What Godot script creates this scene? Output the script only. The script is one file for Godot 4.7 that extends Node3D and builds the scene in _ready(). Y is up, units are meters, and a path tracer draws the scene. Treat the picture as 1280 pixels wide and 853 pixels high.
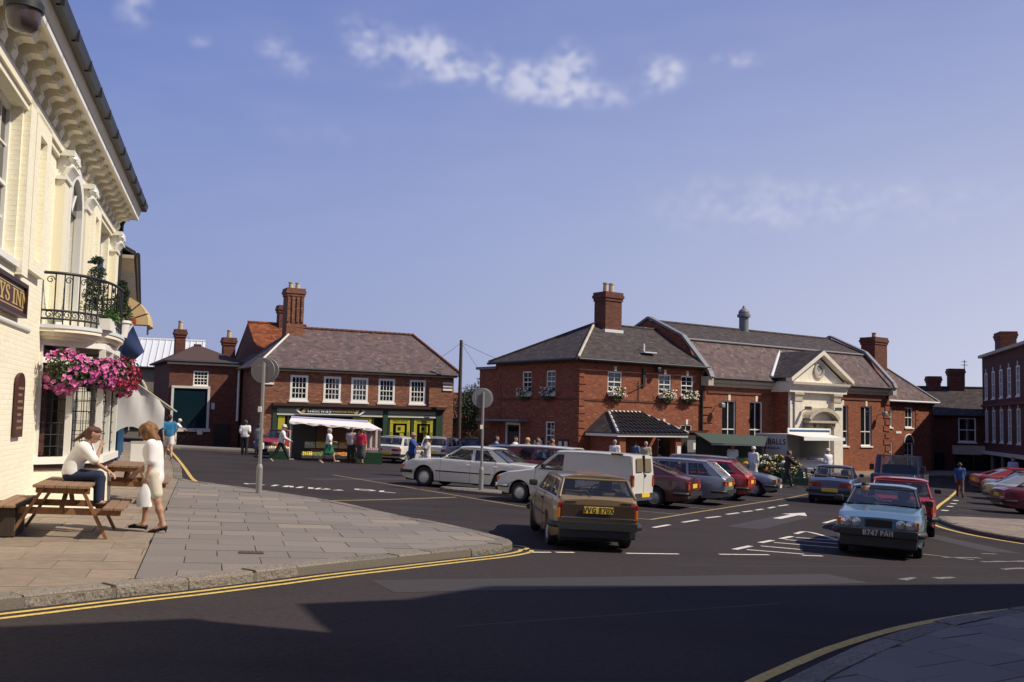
extends Node3D
# A market place in a small town: an inn on the left, shops, council office and town hall behind, parked and moving cars.
# World: x to the right, z towards the viewer (d = -z is the distance ahead), y up. Ground falls gently to the right and ahead.

const SUN_AZ := 100.0
const SUN_EL := 46.0
var M := {}
var rng := RandomNumberGenerator.new()
var YO := 0.0
var wheel_cache := {}

func gh(x: float, d: float) -> float:
	var m := clampf(d - 42.0, 0.0, 60.0)
	return -0.033 * x - 0.0125 * d + 0.034 * m * m / (m + 6.0) * smoothstep(-6.0, 8.0, x)

func P(x: float, d: float, up := 0.0) -> Vector3:
	return Vector3(x, gh(x, d) + up, -d)

func lin(r: float, g: float, b: float) -> Color:
	return Color(r, g, b).linear_to_srgb()

class MB:
	var v := PackedVector3Array()
	var n := PackedVector3Array()
	var u := PackedVector2Array()
	var c := PackedColorArray()
	var col := Color.WHITE
	var usecol := false
	var xf := Transform3D.IDENTITY
	func at(p: Vector3, b := Basis.IDENTITY) -> MB:
		xf = Transform3D(b, p)
		return self
	func vert(p: Vector3, nm: Vector3, uv: Vector2) -> void:
		v.append(p); n.append(nm); u.append(uv)
		if usecol: c.append(col)
	func tri(a: Vector3, b: Vector3, d: Vector3) -> void:
		a = xf * a; b = xf * b; d = xf * d
		var nm := (b - a).cross(d - a).normalized()
		if nm == Vector3.ZERO: return
		var t := Vector3(nm.z, 0, -nm.x)
		if t.length_squared() < 0.02: t = Vector3.RIGHT
		t = t.normalized()
		var bt := nm.cross(t)
		vert(a, nm, Vector2(a.dot(t), -a.dot(bt))); vert(d, nm, Vector2(d.dot(t), -d.dot(bt))); vert(b, nm, Vector2(b.dot(t), -b.dot(bt)))
	func quad(a: Vector3, b: Vector3, d: Vector3, e: Vector3) -> void:
		tri(a, b, d); tri(a, d, e)
	func box(p: Vector3, q: Vector3) -> void:
		var a := Vector3(minf(p.x, q.x), minf(p.y, q.y), minf(p.z, q.z))
		var b := Vector3(maxf(p.x, q.x), maxf(p.y, q.y), maxf(p.z, q.z))
		quad(Vector3(a.x, a.y, b.z), Vector3(b.x, a.y, b.z), Vector3(b.x, b.y, b.z), Vector3(a.x, b.y, b.z))
		quad(Vector3(b.x, a.y, a.z), Vector3(a.x, a.y, a.z), Vector3(a.x, b.y, a.z), Vector3(b.x, b.y, a.z))
		quad(Vector3(b.x, a.y, b.z), Vector3(b.x, a.y, a.z), Vector3(b.x, b.y, a.z), Vector3(b.x, b.y, b.z))
		quad(Vector3(a.x, a.y, a.z), Vector3(a.x, a.y, b.z), Vector3(a.x, b.y, b.z), Vector3(a.x, b.y, a.z))
		quad(Vector3(a.x, b.y, b.z), Vector3(b.x, b.y, b.z), Vector3(b.x, b.y, a.z), Vector3(a.x, b.y, a.z))
		quad(Vector3(a.x, a.y, a.z), Vector3(b.x, a.y, a.z), Vector3(b.x, a.y, b.z), Vector3(a.x, a.y, b.z))
	# box with rounded edges: a grid over the cube whose corners are pulled in, smooth normals
	func rbox(p: Vector3, q: Vector3, r: float) -> void:
		var ce := (p + q) * 0.5
		var hs := (q - p).abs() * 0.5
		r = minf(r, minf(hs.x, minf(hs.y, hs.z)) * 0.98)
		for ax in 3:
			for sg in [-1.0, 1.0]:
				var g := [-1.0, -0.0, 0.0, 1.0]
				var ps := []; var ns := []
				for i in 4:
					for j in 4:
						var e := Vector3.ZERO
						var i2: int = (ax + 1) % 3
						var j2: int = (ax + 2) % 3
						var core := hs - Vector3(r, r, r)
						var o := Vector3.ZERO
						o[ax] = sg * core[ax]
						var nn := Vector3.ZERO
						nn[ax] = sg
						o[i2] = core[i2] * (-1.0 if i < 2 else 1.0); o[j2] = core[j2] * (-1.0 if j < 2 else 1.0)
						if i == 0: nn[i2] = -1.0
						if i == 3: nn[i2] = 1.0
						if j == 0: nn[j2] = -1.0
						if j == 3: nn[j2] = 1.0
						nn = nn.normalized()
						ps.append(xf * (ce + o + nn * r)); ns.append(xf.basis * nn)
				for i in 3:
					for j in 3:
						var k := i * 4 + j
						var idx := [k, k + 4, k + 5, k, k + 5, k + 1] if sg > 0 else [k, k + 5, k + 4, k, k + 1, k + 5]
						for t in 2:
							for w in [0, 2, 1]:
								var z: int = idx[t * 3 + w]
								vert(ps[z], ns[z], Vector2(ps[z].x + ps[z].z, -ps[z].y))
	# polygon in xy (counter-clockwise), pushed out from z0 to z1
	func prism(poly: PackedVector2Array, z0: float, z1: float) -> void:
		if Geometry2D.is_polygon_clockwise(poly): pass
		var area := 0.0
		for i in poly.size():
			var a := poly[i]; var b := poly[(i + 1) % poly.size()]
			area += a.x * b.y - b.x * a.y
		if area < 0: poly.reverse()
		var ix := Geometry2D.triangulate_polygon(poly)
		for k in range(0, ix.size(), 3):
			var a := poly[ix[k]]; var b := poly[ix[k + 1]]; var d := poly[ix[k + 2]]
			if (b - a).cross(d - a) < 0: var t := b; b = d; d = t
			tri(Vector3(a.x, a.y, z1), Vector3(b.x, b.y, z1), Vector3(d.x, d.y, z1))
			tri(Vector3(a.x, a.y, z0), Vector3(d.x, d.y, z0), Vector3(b.x, b.y, z0))
		for i in poly.size():
			var a := poly[i]; var b := poly[(i + 1) % poly.size()]
			quad(Vector3(a.x, a.y, z0), Vector3(b.x, b.y, z0), Vector3(b.x, b.y, z1), Vector3(a.x, a.y, z1))
	# rows of points, smooth; faces look to (along a row) x (to the next row)
	func grid(rows: Array, closed := false, flip := false) -> void:
		var nr := rows.size()
		var nc: int = rows[0].size()
		var nrm := []
		for i in nr:
			var row := PackedVector3Array()
			for j in nc:
				var j0 := j - 1; var j1 := j + 1
				if closed:
					j0 = (j0 + nc) % nc; j1 = j1 % nc
				else:
					j0 = maxi(j0, 0); j1 = mini(j1, nc - 1)
				var du: Vector3 = rows[i][j1] - rows[i][j0]
				var dv: Vector3 = rows[mini(i + 1, nr - 1)][j] - rows[maxi(i - 1, 0)][j]
				var m := du.cross(dv)
				if m.length_squared() < 1e-14:
					m = (rows[mini(i + 1, nr - 1)][j1] - rows[maxi(i - 1, 0)][j0]).cross(dv)
				if m.length_squared() < 1e-14:
					m = Vector3.UP
				row.append(xf.basis * (m.normalized() * (-1.0 if flip else 1.0)))
			nrm.append(row)
		for i in nr - 1:
			for j in (nc if closed else nc - 1):
				var k := (j + 1) % nc
				var q := [[i, j], [i, k], [i + 1, k], [i + 1, j]]
				for t in ([[0, 2, 1], [0, 3, 2]] if not flip else [[0, 1, 2], [0, 2, 3]]):
					var a: Vector3 = rows[q[t[0]][0]][q[t[0]][1]]; var b: Vector3 = rows[q[t[1]][0]][q[t[1]][1]]; var d: Vector3 = rows[q[t[2]][0]][q[t[2]][1]]
					if (b - a).cross(d - a).length_squared() < 1e-16: continue
					for w in t:
						var p: Vector3 = rows[q[w][0]][q[w][1]]
						vert(xf * p, nrm[q[w][0]][q[w][1]], Vector2(p.x + p.z, -p.y))
	func tube(pts: Array, rad, seg := 8, caps := true) -> void:
		var rows := []
		var np := pts.size()
		var ref := Vector3.ZERO
		for i in np:
			var t: Vector3 = (pts[mini(i + 1, np - 1)] - pts[maxi(i - 1, 0)]).normalized()
			if ref == Vector3.ZERO:
				ref = Vector3.UP.cross(t)
				if ref.length() < 0.1: ref = Vector3.RIGHT.cross(t)
			ref = (ref - t * ref.dot(t)).normalized()
			var bn := t.cross(ref)
			var r: float = rad[i] if rad is Array else rad
			var row := PackedVector3Array()
			for k in seg:
				var a := TAU * k / seg
				row.append(pts[i] + ref * cos(a) * r + bn * sin(a) * r)
			rows.append(row)
		grid(rows, true)
		if caps:
			for e in [0, np - 1]:
				var row: PackedVector3Array = rows[e]
				for k in range(1, seg - 1):
					if e == 0: tri(row[0], row[k + 1], row[k])
					else: tri(row[0], row[k], row[k + 1])
	# profile of (radius, height) turned about y
	func lathe(prof: Array, seg := 16, o := Vector3.ZERO) -> void:
		var rows := []
		for q in prof:
			var row := PackedVector3Array()
			for k in seg:
				var a := -TAU * k / seg
				row.append(o + Vector3(cos(a) * q.x, q.y, sin(a) * q.x))
			rows.append(row)
		grid(rows, true)
	# profile of (radius, height) turned about y with hard edges between the rings
	func turned(prof: Array, seg := 16, o := Vector3.ZERO) -> void:
		for i in prof.size() - 1:
			lathe([prof[i], prof[i + 1]], seg, o)
	func bar(a: Vector3, b: Vector3, w: float, h: float) -> void:
		var t := (b - a)
		var L := t.length()
		t = t / L
		var s := Vector3.UP.cross(t)
		if s.length() < 0.05: s = Vector3.RIGHT.cross(t)
		s = s.normalized()
		var q := t.cross(s)
		var keep := xf
		xf = xf * Transform3D(Basis(s, q, t), a)
		box(Vector3(-w / 2, -h / 2, 0), Vector3(w / 2, h / 2, L))
		xf = keep
	func mesh() -> ArrayMesh:
		var a := []
		a.resize(Mesh.ARRAY_MAX)
		a[Mesh.ARRAY_VERTEX] = v
		a[Mesh.ARRAY_NORMAL] = n
		a[Mesh.ARRAY_TEX_UV] = u
		if usecol: a[Mesh.ARRAY_COLOR] = c
		var m := ArrayMesh.new()
		m.add_surface_from_arrays(Mesh.PRIMITIVE_TRIANGLES, a)
		return m

func nb() -> MB:
	var m := MB.new()
	m.xf.origin.y = -YO
	return m

var name_count := {}
func numbered(parent: Node, called: String) -> String:
	var key := "%d/%s" % [parent.get_instance_id(), called]
	var k: int = name_count.get(key, 0)
	name_count[key] = k + 1
	return called if k == 0 else "%s_%03d" % [called, k]

func put(mb, called: String, m: Material, parent: Node = self, kind := "") -> MeshInstance3D:
	var o := MeshInstance3D.new()
	o.mesh = mb.mesh() if mb is MB else mb
	o.material_override = m
	o.name = numbered(parent, called)
	parent.add_child(o, true)
	if kind: o.set_meta("kind", kind)
	return o

func tag(o: Node, label: String, category: String, group := "") -> Node:
	o.set_meta("label", label); o.set_meta("category", category)
	if group: o.set_meta("group", group)
	return o

# a thing whose local x runs along heading az (degrees right of straight ahead) and whose local z points to its right
func thing(called: String, label: String, category: String, pos: Vector3, az := 90.0, group := "") -> Node3D:
	var o := Node3D.new()
	o.name = numbered(self, called)
	add_child(o, true)
	o.position = pos
	o.rotation.y = deg_to_rad(90.0 - az)
	tag(o, label, category, group)
	return o

func on_ground(o: Node3D, az: float) -> void:   # lean a thing with the slope of the ground under it
	var p := o.position
	var up := Vector3(gh(p.x - 0.5, -p.z) - gh(p.x + 0.5, -p.z), 1.0, gh(p.x, -p.z + 0.5) - gh(p.x, -p.z - 0.5)).normalized()
	var f := Vector3(sin(deg_to_rad(az)), 0, -cos(deg_to_rad(az)))
	f = (f - up * f.dot(up)).normalized()
	o.basis = Basis(f, up, f.cross(up))

func text(s: String, size: float, m: Material, parent: Node, called: String, xf: Transform3D, bold := true, serif := false, depth := 0.004) -> MeshInstance3D:
	var t := TextMesh.new()
	var f := SystemFont.new()
	f.font_names = PackedStringArray(["Droid Serif" if serif else "Droid Sans"])
	f.font_weight = 700 if bold else 400
	t.font = f
	t.text = s
	t.font_size = 48
	t.pixel_size = size / 48.0
	t.depth = depth
	t.curve_step = 4.0
	var o := put(t, called, m, parent)
	o.transform = xf
	return o

# ---------- materials and textures ----------
func mat(key: String, c: Color, rough := 0.8, metal := 0.0, spec := 0.5) -> StandardMaterial3D:
	var m := StandardMaterial3D.new()
	m.albedo_color = c.linear_to_srgb()
	m.roughness = rough
	m.metallic = metal
	m.metallic_specular = spec
	m.resource_name = key
	M[key] = m
	return m

func textured(key: String, t: Texture2D, tile: Vector2, rough := 0.85, bump: Texture2D = null, depth := 0.0) -> StandardMaterial3D:
	var m := mat(key, Color(1, 1, 1), rough)
	m.albedo_texture = t
	m.uv1_scale = Vector3(1.0 / tile.x, 1.0 / tile.y, 1)
	if bump:
		m.heightmap_enabled = true
		m.heightmap_texture = bump
		m.heightmap_scale = depth
	return m

func vary(c: Color, k: float) -> Color:
	var f := 1.0 + rng.randf_range(-k, k)
	return Color(c.r * f * (1.0 + rng.randf_range(-k, k) * 0.3), c.g * f, c.b * f * (1.0 + rng.randf_range(-k, k) * 0.3)).linear_to_srgb()

func speckle(im: Image, count: int, cols: Array, smax := 3) -> void:
	var w := im.get_width(); var h := im.get_height()
	for i in count:
		im.fill_rect(Rect2i(rng.randi() % w, rng.randi() % h, 1 + rng.randi() % smax, 1 + rng.randi() % smax), cols[rng.randi() % cols.size()])

func tex_brick(cols: Array, mortar: Color, k: float, odd: Array = []) -> Array:
	var im := Image.create(1024, 1056, false, Image.FORMAT_RGB8)
	var hm := Image.create(512, 528, false, Image.FORMAT_L8)
	im.fill(mortar.linear_to_srgb())
	hm.fill(Color(0.2, 0.2, 0.2))
	for r in 48:
		for q in 17:
			var x := q * 64 - (32 if r % 2 else 0)
			var base: Color = cols[rng.randi() % cols.size()]
			if odd.size() and rng.randf() < 0.07: base = odd[rng.randi() % odd.size()]
			var cc := vary(base, k)
			im.fill_rect(Rect2i(x + 1, r * 22 + 1, 61, 19), cc)
			var g := rng.randf_range(0.8, 1.0)
			hm.fill_rect(Rect2i(x / 2 + 1, r * 11 + 1, 30, 9), Color(g, g, g))
	var sp := []
	for b in cols: sp.append(vary(b * 0.8, k)); sp.append(vary(b * 1.2, k))
	speckle(im, 9000, sp, 4)
	return [ImageTexture.create_from_image(im), ImageTexture.create_from_image(hm)]

func tex_slate(cols: Array, k: float, lichen: Array, nl: int) -> Array:
	var im := Image.create(1022, 1020, false, Image.FORMAT_RGB8)
	var hm := Image.create(1022, 1020, false, Image.FORMAT_L8)
	for r in 20:
		for q in 15:
			var x := q * 73 - (36 if r % 2 else 0)
			var cc := vary(cols[rng.randi() % cols.size()], k)
			im.fill_rect(Rect2i(x, r * 51, 73, 51), cc)
			var e := rng.randf_range(0.0, 0.2)
			for y in 51:
				var g := 0.35 + 0.4 * y / 51.0 + e
				hm.fill_rect(Rect2i(x, r * 51 + y, 71, 1), Color(g, g, g))
				hm.fill_rect(Rect2i(x + 71, r * 51 + y, 2, 1), Color(g - 0.25, g - 0.25, g - 0.25))
	speckle(im, 5000, [vary(cols[0] * 0.8, k), vary(cols[0] * 1.25, k), vary(cols[0], k)], 5)
	for i in nl:
		var cx := rng.randi() % 1022; var cy := rng.randi() % 1020
		var lc: Color = vary(lichen[rng.randi() % lichen.size()], 0.2)
		for j in 14:
			im.fill_rect(Rect2i(cx + rng.randi() % 34, cy + rng.randi() % 16, 2 + rng.randi() % 9, 2 + rng.randi() % 5), lc)
	return [ImageTexture.create_from_image(im), ImageTexture.create_from_image(hm)]

func tex_grain(c: Color, w: int, n: int, k: float, smax := 3) -> ImageTexture:   # fine irregular grain of one stuff
	var im := Image.create(w, w, false, Image.FORMAT_RGB8)
	im.fill(c.linear_to_srgb())
	var sp := []
	for i in 14: sp.append(vary(c, k))
	speckle(im, n, sp, smax)
	return ImageTexture.create_from_image(im)

func tex_noise(ramp: Array, freq: float, size := 512, seed := 1, oct := 5, sx := 1.0) -> ImageTexture:
	var f := FastNoiseLite.new()
	f.seed = seed; f.frequency = freq; f.fractal_octaves = oct
	f.noise_type = FastNoiseLite.TYPE_SIMPLEX_SMOOTH
	var src := f.get_seamless_image(size, size)
	var im := Image.create(size, size, false, Image.FORMAT_RGB8)
	var lut := []
	for i in 256:
		var t := i / 255.0 * (ramp.size() - 1)
		var a := mini(int(t), ramp.size() - 2)
		lut.append((ramp[a] as Color).lerp(ramp[a + 1], t - a).linear_to_srgb())
	var data := src.get_data()
	var out := PackedByteArray()
	out.resize(size * size * 3)
	for i in size * size:
		var cc: Color = lut[data[i]]
		out[i * 3] = int(cc.r * 255); out[i * 3 + 1] = int(cc.g * 255); out[i * 3 + 2] = int(cc.b * 255)
	return ImageTexture.create_from_image(Image.create_from_data(size, size, false, Image.FORMAT_RGB8, out))

func height_noise(freq: float, size := 512, seed := 1) -> ImageTexture:
	var f := FastNoiseLite.new()
	f.seed = seed; f.frequency = freq; f.fractal_octaves = 4
	return ImageTexture.create_from_image(f.get_seamless_image(size, size))

func materials() -> void:
	rng.seed = 11
	var t := tex_brick([Color(0.225, 0.064, 0.028), Color(0.255, 0.077, 0.033), Color(0.195, 0.054, 0.025), Color(0.24, 0.07, 0.03)], Color(0.2, 0.085, 0.05), 0.15, [Color(0.13, 0.04, 0.024), Color(0.3, 0.12, 0.06)])
	textured("brick_red", t[0], Vector2(3.6, 3.6), 0.9)
	t = tex_brick([Color(0.20, 0.072, 0.036), Color(0.26, 0.095, 0.045), Color(0.155, 0.06, 0.033)], Color(0.22, 0.14, 0.1), 0.22, [Color(0.1, 0.045, 0.035), Color(0.33, 0.16, 0.085)])
	textured("brick_brown", t[0], Vector2(3.6, 3.6), 0.9)
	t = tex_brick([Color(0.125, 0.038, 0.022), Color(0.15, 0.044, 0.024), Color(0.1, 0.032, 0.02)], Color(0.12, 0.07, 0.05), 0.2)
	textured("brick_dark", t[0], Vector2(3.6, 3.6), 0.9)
	t = tex_brick([Color(0.86, 0.81, 0.64), Color(0.87, 0.83, 0.67), Color(0.85, 0.79, 0.61)], Color(0.83, 0.77, 0.59), 0.018)
	textured("cream_brick", t[0], Vector2(3.6, 3.6), 0.7, t[1], 0.22)
	t = tex_slate([Color(0.122, 0.09, 0.088), Color(0.14, 0.102, 0.098), Color(0.102, 0.078, 0.078), Color(0.13, 0.09, 0.082)], 0.2, [Color(0.4, 0.37, 0.3), Color(0.3, 0.27, 0.23)], 30)
	textured("slate_purple", t[0], Vector2(4, 4), 0.75, t[1], 1.2)
	t = tex_slate([Color(0.068, 0.056, 0.053), Color(0.082, 0.067, 0.062), Color(0.057, 0.048, 0.047)], 0.14, [Color(0.22, 0.21, 0.18)], 14)
	textured("slate_grey", t[0], Vector2(4, 4), 0.7, t[1], 1.2)
	t = tex_slate([Color(0.20, 0.062, 0.03), Color(0.165, 0.053, 0.028), Color(0.24, 0.082, 0.04)], 0.22, [Color(0.12, 0.09, 0.06)], 30)
	textured("tile_red", t[0], Vector2(4, 4), 0.9, t[1], 2.5)
	var a := mat("asphalt", Color(1, 1, 1), 0.92)
	var ab := Color(0.046, 0.0385, 0.0395)
	var ai := Image.create(2048, 2048, false, Image.FORMAT_RGB8)
	ai.fill(ab.linear_to_srgb())
	for k in 2:
		var sp := []
		for i in 16: sp.append(vary(ab, [0.2, 0.5][k]))
		speckle(ai, [14000, 260000][k], sp, [22, 3][k])
	a.albedo_texture = ImageTexture.create_from_image(ai)
	a.uv1_scale = Vector3(1 / 5.3, 1 / 5.3, 1)
	a.vertex_color_use_as_albedo = true
	a.heightmap_enabled = true; a.heightmap_texture = height_noise(0.12, 512, 5); a.heightmap_scale = 0.6
	for i in 4:
		var sc: Color = [Color(0.19, 0.164, 0.148), Color(0.207, 0.178, 0.158), Color(0.174, 0.151, 0.138), Color(0.25, 0.207, 0.168)][i]
		textured("slab_grey_%d" % i, tex_grain(sc, 512, 26000, 0.13, 4), Vector2(1.7, 1.7), 0.9, height_noise(0.06, 256, 20 + i), 0.4)
	for i in 3:
		var sc: Color = [Color(0.228, 0.178, 0.135), Color(0.25, 0.195, 0.147), Color(0.215, 0.165, 0.126)][i]
		textured("slab_sand_%d" % i, tex_noise([sc * 0.8, sc, sc * 1.12], 0.02, 512, 30 + i), Vector2(2.6, 2.6), 0.9, height_noise(0.05, 256, 40 + i), 0.4)
	textured("mortar", tex_grain(Color(0.14, 0.12, 0.1), 256, 8000, 0.3), Vector2(1.5, 1.5), 0.95)
	for i in 2: textured("granite_%d" % i, tex_grain([Color(0.205, 0.172, 0.14), Color(0.165, 0.142, 0.118)][i], 512, 40000, 0.45, 5), Vector2(1.3, 1.3), 0.9, height_noise(0.05, 256, 50 + i), 2.5)
	mat("yellow_paint", Color(0.60, 0.42, 0.10), 0.8)
	textured("yellow_line", tex_noise([Color(0.30, 0.22, 0.09), Color(0.60, 0.42, 0.11), Color(0.66, 0.48, 0.14)], 0.05, 256, 61), Vector2(1.1, 1.1), 0.85)
	textured("yellow_worn", tex_noise([Color(0.12, 0.10, 0.07), Color(0.34, 0.25, 0.10), Color(0.42, 0.31, 0.12)], 0.05, 256, 62), Vector2(1.1, 1.1), 0.85)
	textured("white_line", tex_noise([Color(0.36, 0.33, 0.28), Color(0.62, 0.58, 0.50), Color(0.7, 0.66, 0.58)], 0.05, 256, 63), Vector2(1.1, 1.1), 0.85)
	textured("white_worn", tex_noise([Color(0.07, 0.066, 0.064), Color(0.16, 0.15, 0.14), Color(0.40, 0.37, 0.33)], 0.06, 256, 64), Vector2(0.9, 0.9), 0.88)
	textured("stucco", tex_noise([Color(0.64, 0.58, 0.47), Color(0.74, 0.68, 0.56), Color(0.78, 0.72, 0.6)], 0.02, 512, 65), Vector2(5, 5), 0.85)
	textured("stone", tex_noise([Color(0.38, 0.33, 0.25), Color(0.47, 0.415, 0.32), Color(0.5, 0.45, 0.36)], 0.02, 512, 66), Vector2(3, 3), 0.85)
	mat("cream", Color(0.82, 0.76, 0.58), 0.6)
	mat("plaster", Color(0.36, 0.30, 0.22), 0.9)
	mat("white_paint", Color(0.80, 0.78, 0.72), 0.45)
	mat("grey_white", Color(0.6, 0.58, 0.52), 0.6)
	mat("black_iron", Color(0.018, 0.018, 0.02), 0.5)
	mat("black_trim", Color(0.02, 0.02, 0.022), 0.55)
	mat("dark_green", Color(0.02, 0.05, 0.03), 0.5)
	mat("dark_brown", Color(0.05, 0.022, 0.014), 0.5)
	mat("gold", Color(0.55, 0.38, 0.12), 0.4)
	mat("lead", Color(0.17, 0.17, 0.18), 0.6)
	mat("lead_pale", Color(0.62, 0.64, 0.66), 0.6)
	mat("galvanised", Color(0.30, 0.30, 0.29), 0.55, 0.5)
	mat("sign_back", Color(0.20, 0.20, 0.20), 0.6, 0.3)
	mat("terracotta", Color(0.42, 0.22, 0.11), 0.85)
	mat("pot_buff", Color(0.5, 0.4, 0.26), 0.85)
	mat("chrome", Color(0.7, 0.7, 0.7), 0.18, 1.0)
	mat("rubber", Color(0.018, 0.018, 0.019), 0.85)
	mat("rim", Color(0.4, 0.4, 0.4), 0.4, 0.6)
	mat("hubcap", Color(0.66, 0.64, 0.6), 0.4, 0.3)
	mat("plate_yellow", Color(0.75, 0.5, 0.04), 0.5)
	mat("plate_white", Color(0.7, 0.7, 0.68), 0.5)
	mat("plate_black", Color(0.03, 0.03, 0.03), 0.5)
	mat("amber", Color(0.7, 0.16, 0.015), 0.2)
	mat("lamp_red", Color(0.28, 0.012, 0.012), 0.2)
	mat("lamp_clear", Color(0.55, 0.55, 0.55), 0.1, 0.5)
	var gl := mat("window_glass", Color(0.012, 0.013, 0.016), 0.03)
	gl.metallic_specular = 0.6
	var cg := mat("car_glass", Color(0.03, 0.035, 0.04), 0.02)
	cg.transparency = BaseMaterial3D.TRANSPARENCY_ALPHA
	cg.albedo_color.a = 0.32
	var sg := mat("shop_glass", Color(0.02, 0.02, 0.02), 0.02)
	sg.transparency = BaseMaterial3D.TRANSPARENCY_ALPHA
	sg.albedo_color.a = 0.15
	textured("teak", tex_noise([Color(0.11, 0.045, 0.018), Color(0.22, 0.10, 0.04), Color(0.28, 0.135, 0.06)], 0.03, 512, 71), Vector2(0.35, 3.0), 0.7)
	textured("teak_grey", tex_noise([Color(0.15, 0.085, 0.05), Color(0.24, 0.145, 0.085), Color(0.30, 0.19, 0.12)], 0.03, 512, 72), Vector2(0.35, 3.0), 0.8)
	textured("dark_wood", tex_noise([Color(0.02, 0.014, 0.01), Color(0.035, 0.024, 0.016), Color(0.045, 0.03, 0.02)], 0.03, 256, 73), Vector2(0.35, 2.0), 0.8)
	textured("pole_wood", tex_noise([Color(0.06, 0.04, 0.028), Color(0.1, 0.07, 0.05)], 0.03, 256, 74), Vector2(0.35, 2.0), 0.9)
	textured("flint", tex_noise([Color(0.10, 0.085, 0.07), Color(0.22, 0.19, 0.15), Color(0.34, 0.30, 0.25)], 0.12, 512, 75, 3), Vector2(3, 3), 0.9)
	var lf := mat("leaf", Color(1, 1, 1), 0.6)
	lf.vertex_color_use_as_albedo = true
	lf.backlight_enabled = true; lf.backlight = Color(0.25, 0.25, 0.25)
	var pt := mat("petal", Color(1, 1, 1), 0.6)
	pt.vertex_color_use_as_albedo = true
	pt.backlight_enabled = true; pt.backlight = Color(0.3, 0.3, 0.3)
	var vc := mat("vertex_coloured", Color(1, 1, 1), 0.7)
	vc.vertex_color_use_as_albedo = true

func after_materials() -> void:
	M.brick_tinted = M.brick_dark.duplicate(); M.brick_tinted.albedo_color = lin(0.66, 0.62, 0.62)  # same texture as brick_dark, its colour multiplied to a darker tone
	for k in ["slate_grey", "slate_purple", "asphalt", "tile_red"]: M[k].metallic_specular = 0.2

func dye(key: String, c: Color, rough := 0.85) -> StandardMaterial3D:   # a named plain colour, made once
	if not M.has(key): mat(key, c, rough)
	return M[key]

func carpaint(key: String, c: Color, metal := 0.0) -> StandardMaterial3D:
	if not M.has(key):
		var m := mat(key, c, 0.38, metal)
		m.clearcoat_enabled = true; m.clearcoat = 0.8; m.clearcoat_roughness = 0.08
	return M[key]
func environment() -> void:
	var cam := Camera3D.new()
	cam.name = "camera"
	cam.fov = 2.0 * rad_to_deg(atan(426.5 / 1244.0))
	cam.near = 0.1; cam.far = 1500.0
	add_child(cam)
	var p := deg_to_rad(4.46); var r := deg_to_rad(1.31)
	var fw := Vector3(0, sin(p), -cos(p)); var up := Vector3(0, cos(p), sin(p)); var rt := Vector3.RIGHT
	var rt2 := rt * cos(r) + up * sin(r); var up2 := up * cos(r) - rt * sin(r)
	cam.transform = Transform3D(Basis(rt2, up2, -fw), Vector3(0, 1.95, 0))
	cam.current = true
	var sun := DirectionalLight3D.new()
	sun.name = "sun"
	var az := deg_to_rad(SUN_AZ); var el := deg_to_rad(SUN_EL)
	var to := Vector3(sin(az) * cos(el), sin(el), -cos(az) * cos(el))
	sun.look_at_from_position(to * 50.0, Vector3.ZERO)
	sun.light_energy = 1.6
	sun.light_color = Color(1.0, 0.955, 0.87)
	sun.light_angular_distance = 0.5
	sun.shadow_enabled = true
	add_child(sun)
	var env := Environment.new()
	env.background_mode = Environment.BG_SKY
	var sm := PanoramaSkyMaterial.new()
	sm.panorama = sky_picture()
	var sky := Sky.new()
	sky.sky_material = sm
	env.sky = sky
	env.tonemap_mode = Environment.TONE_MAPPER_LINEAR
	env.tonemap_exposure = 1.0
	env.sdfgi_enabled = true; env.ssao_enabled = true; env.ssil_enabled = true
	var we := WorldEnvironment.new()
	we.name = "world_environment"
	we.environment = env
	add_child(we)

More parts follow.
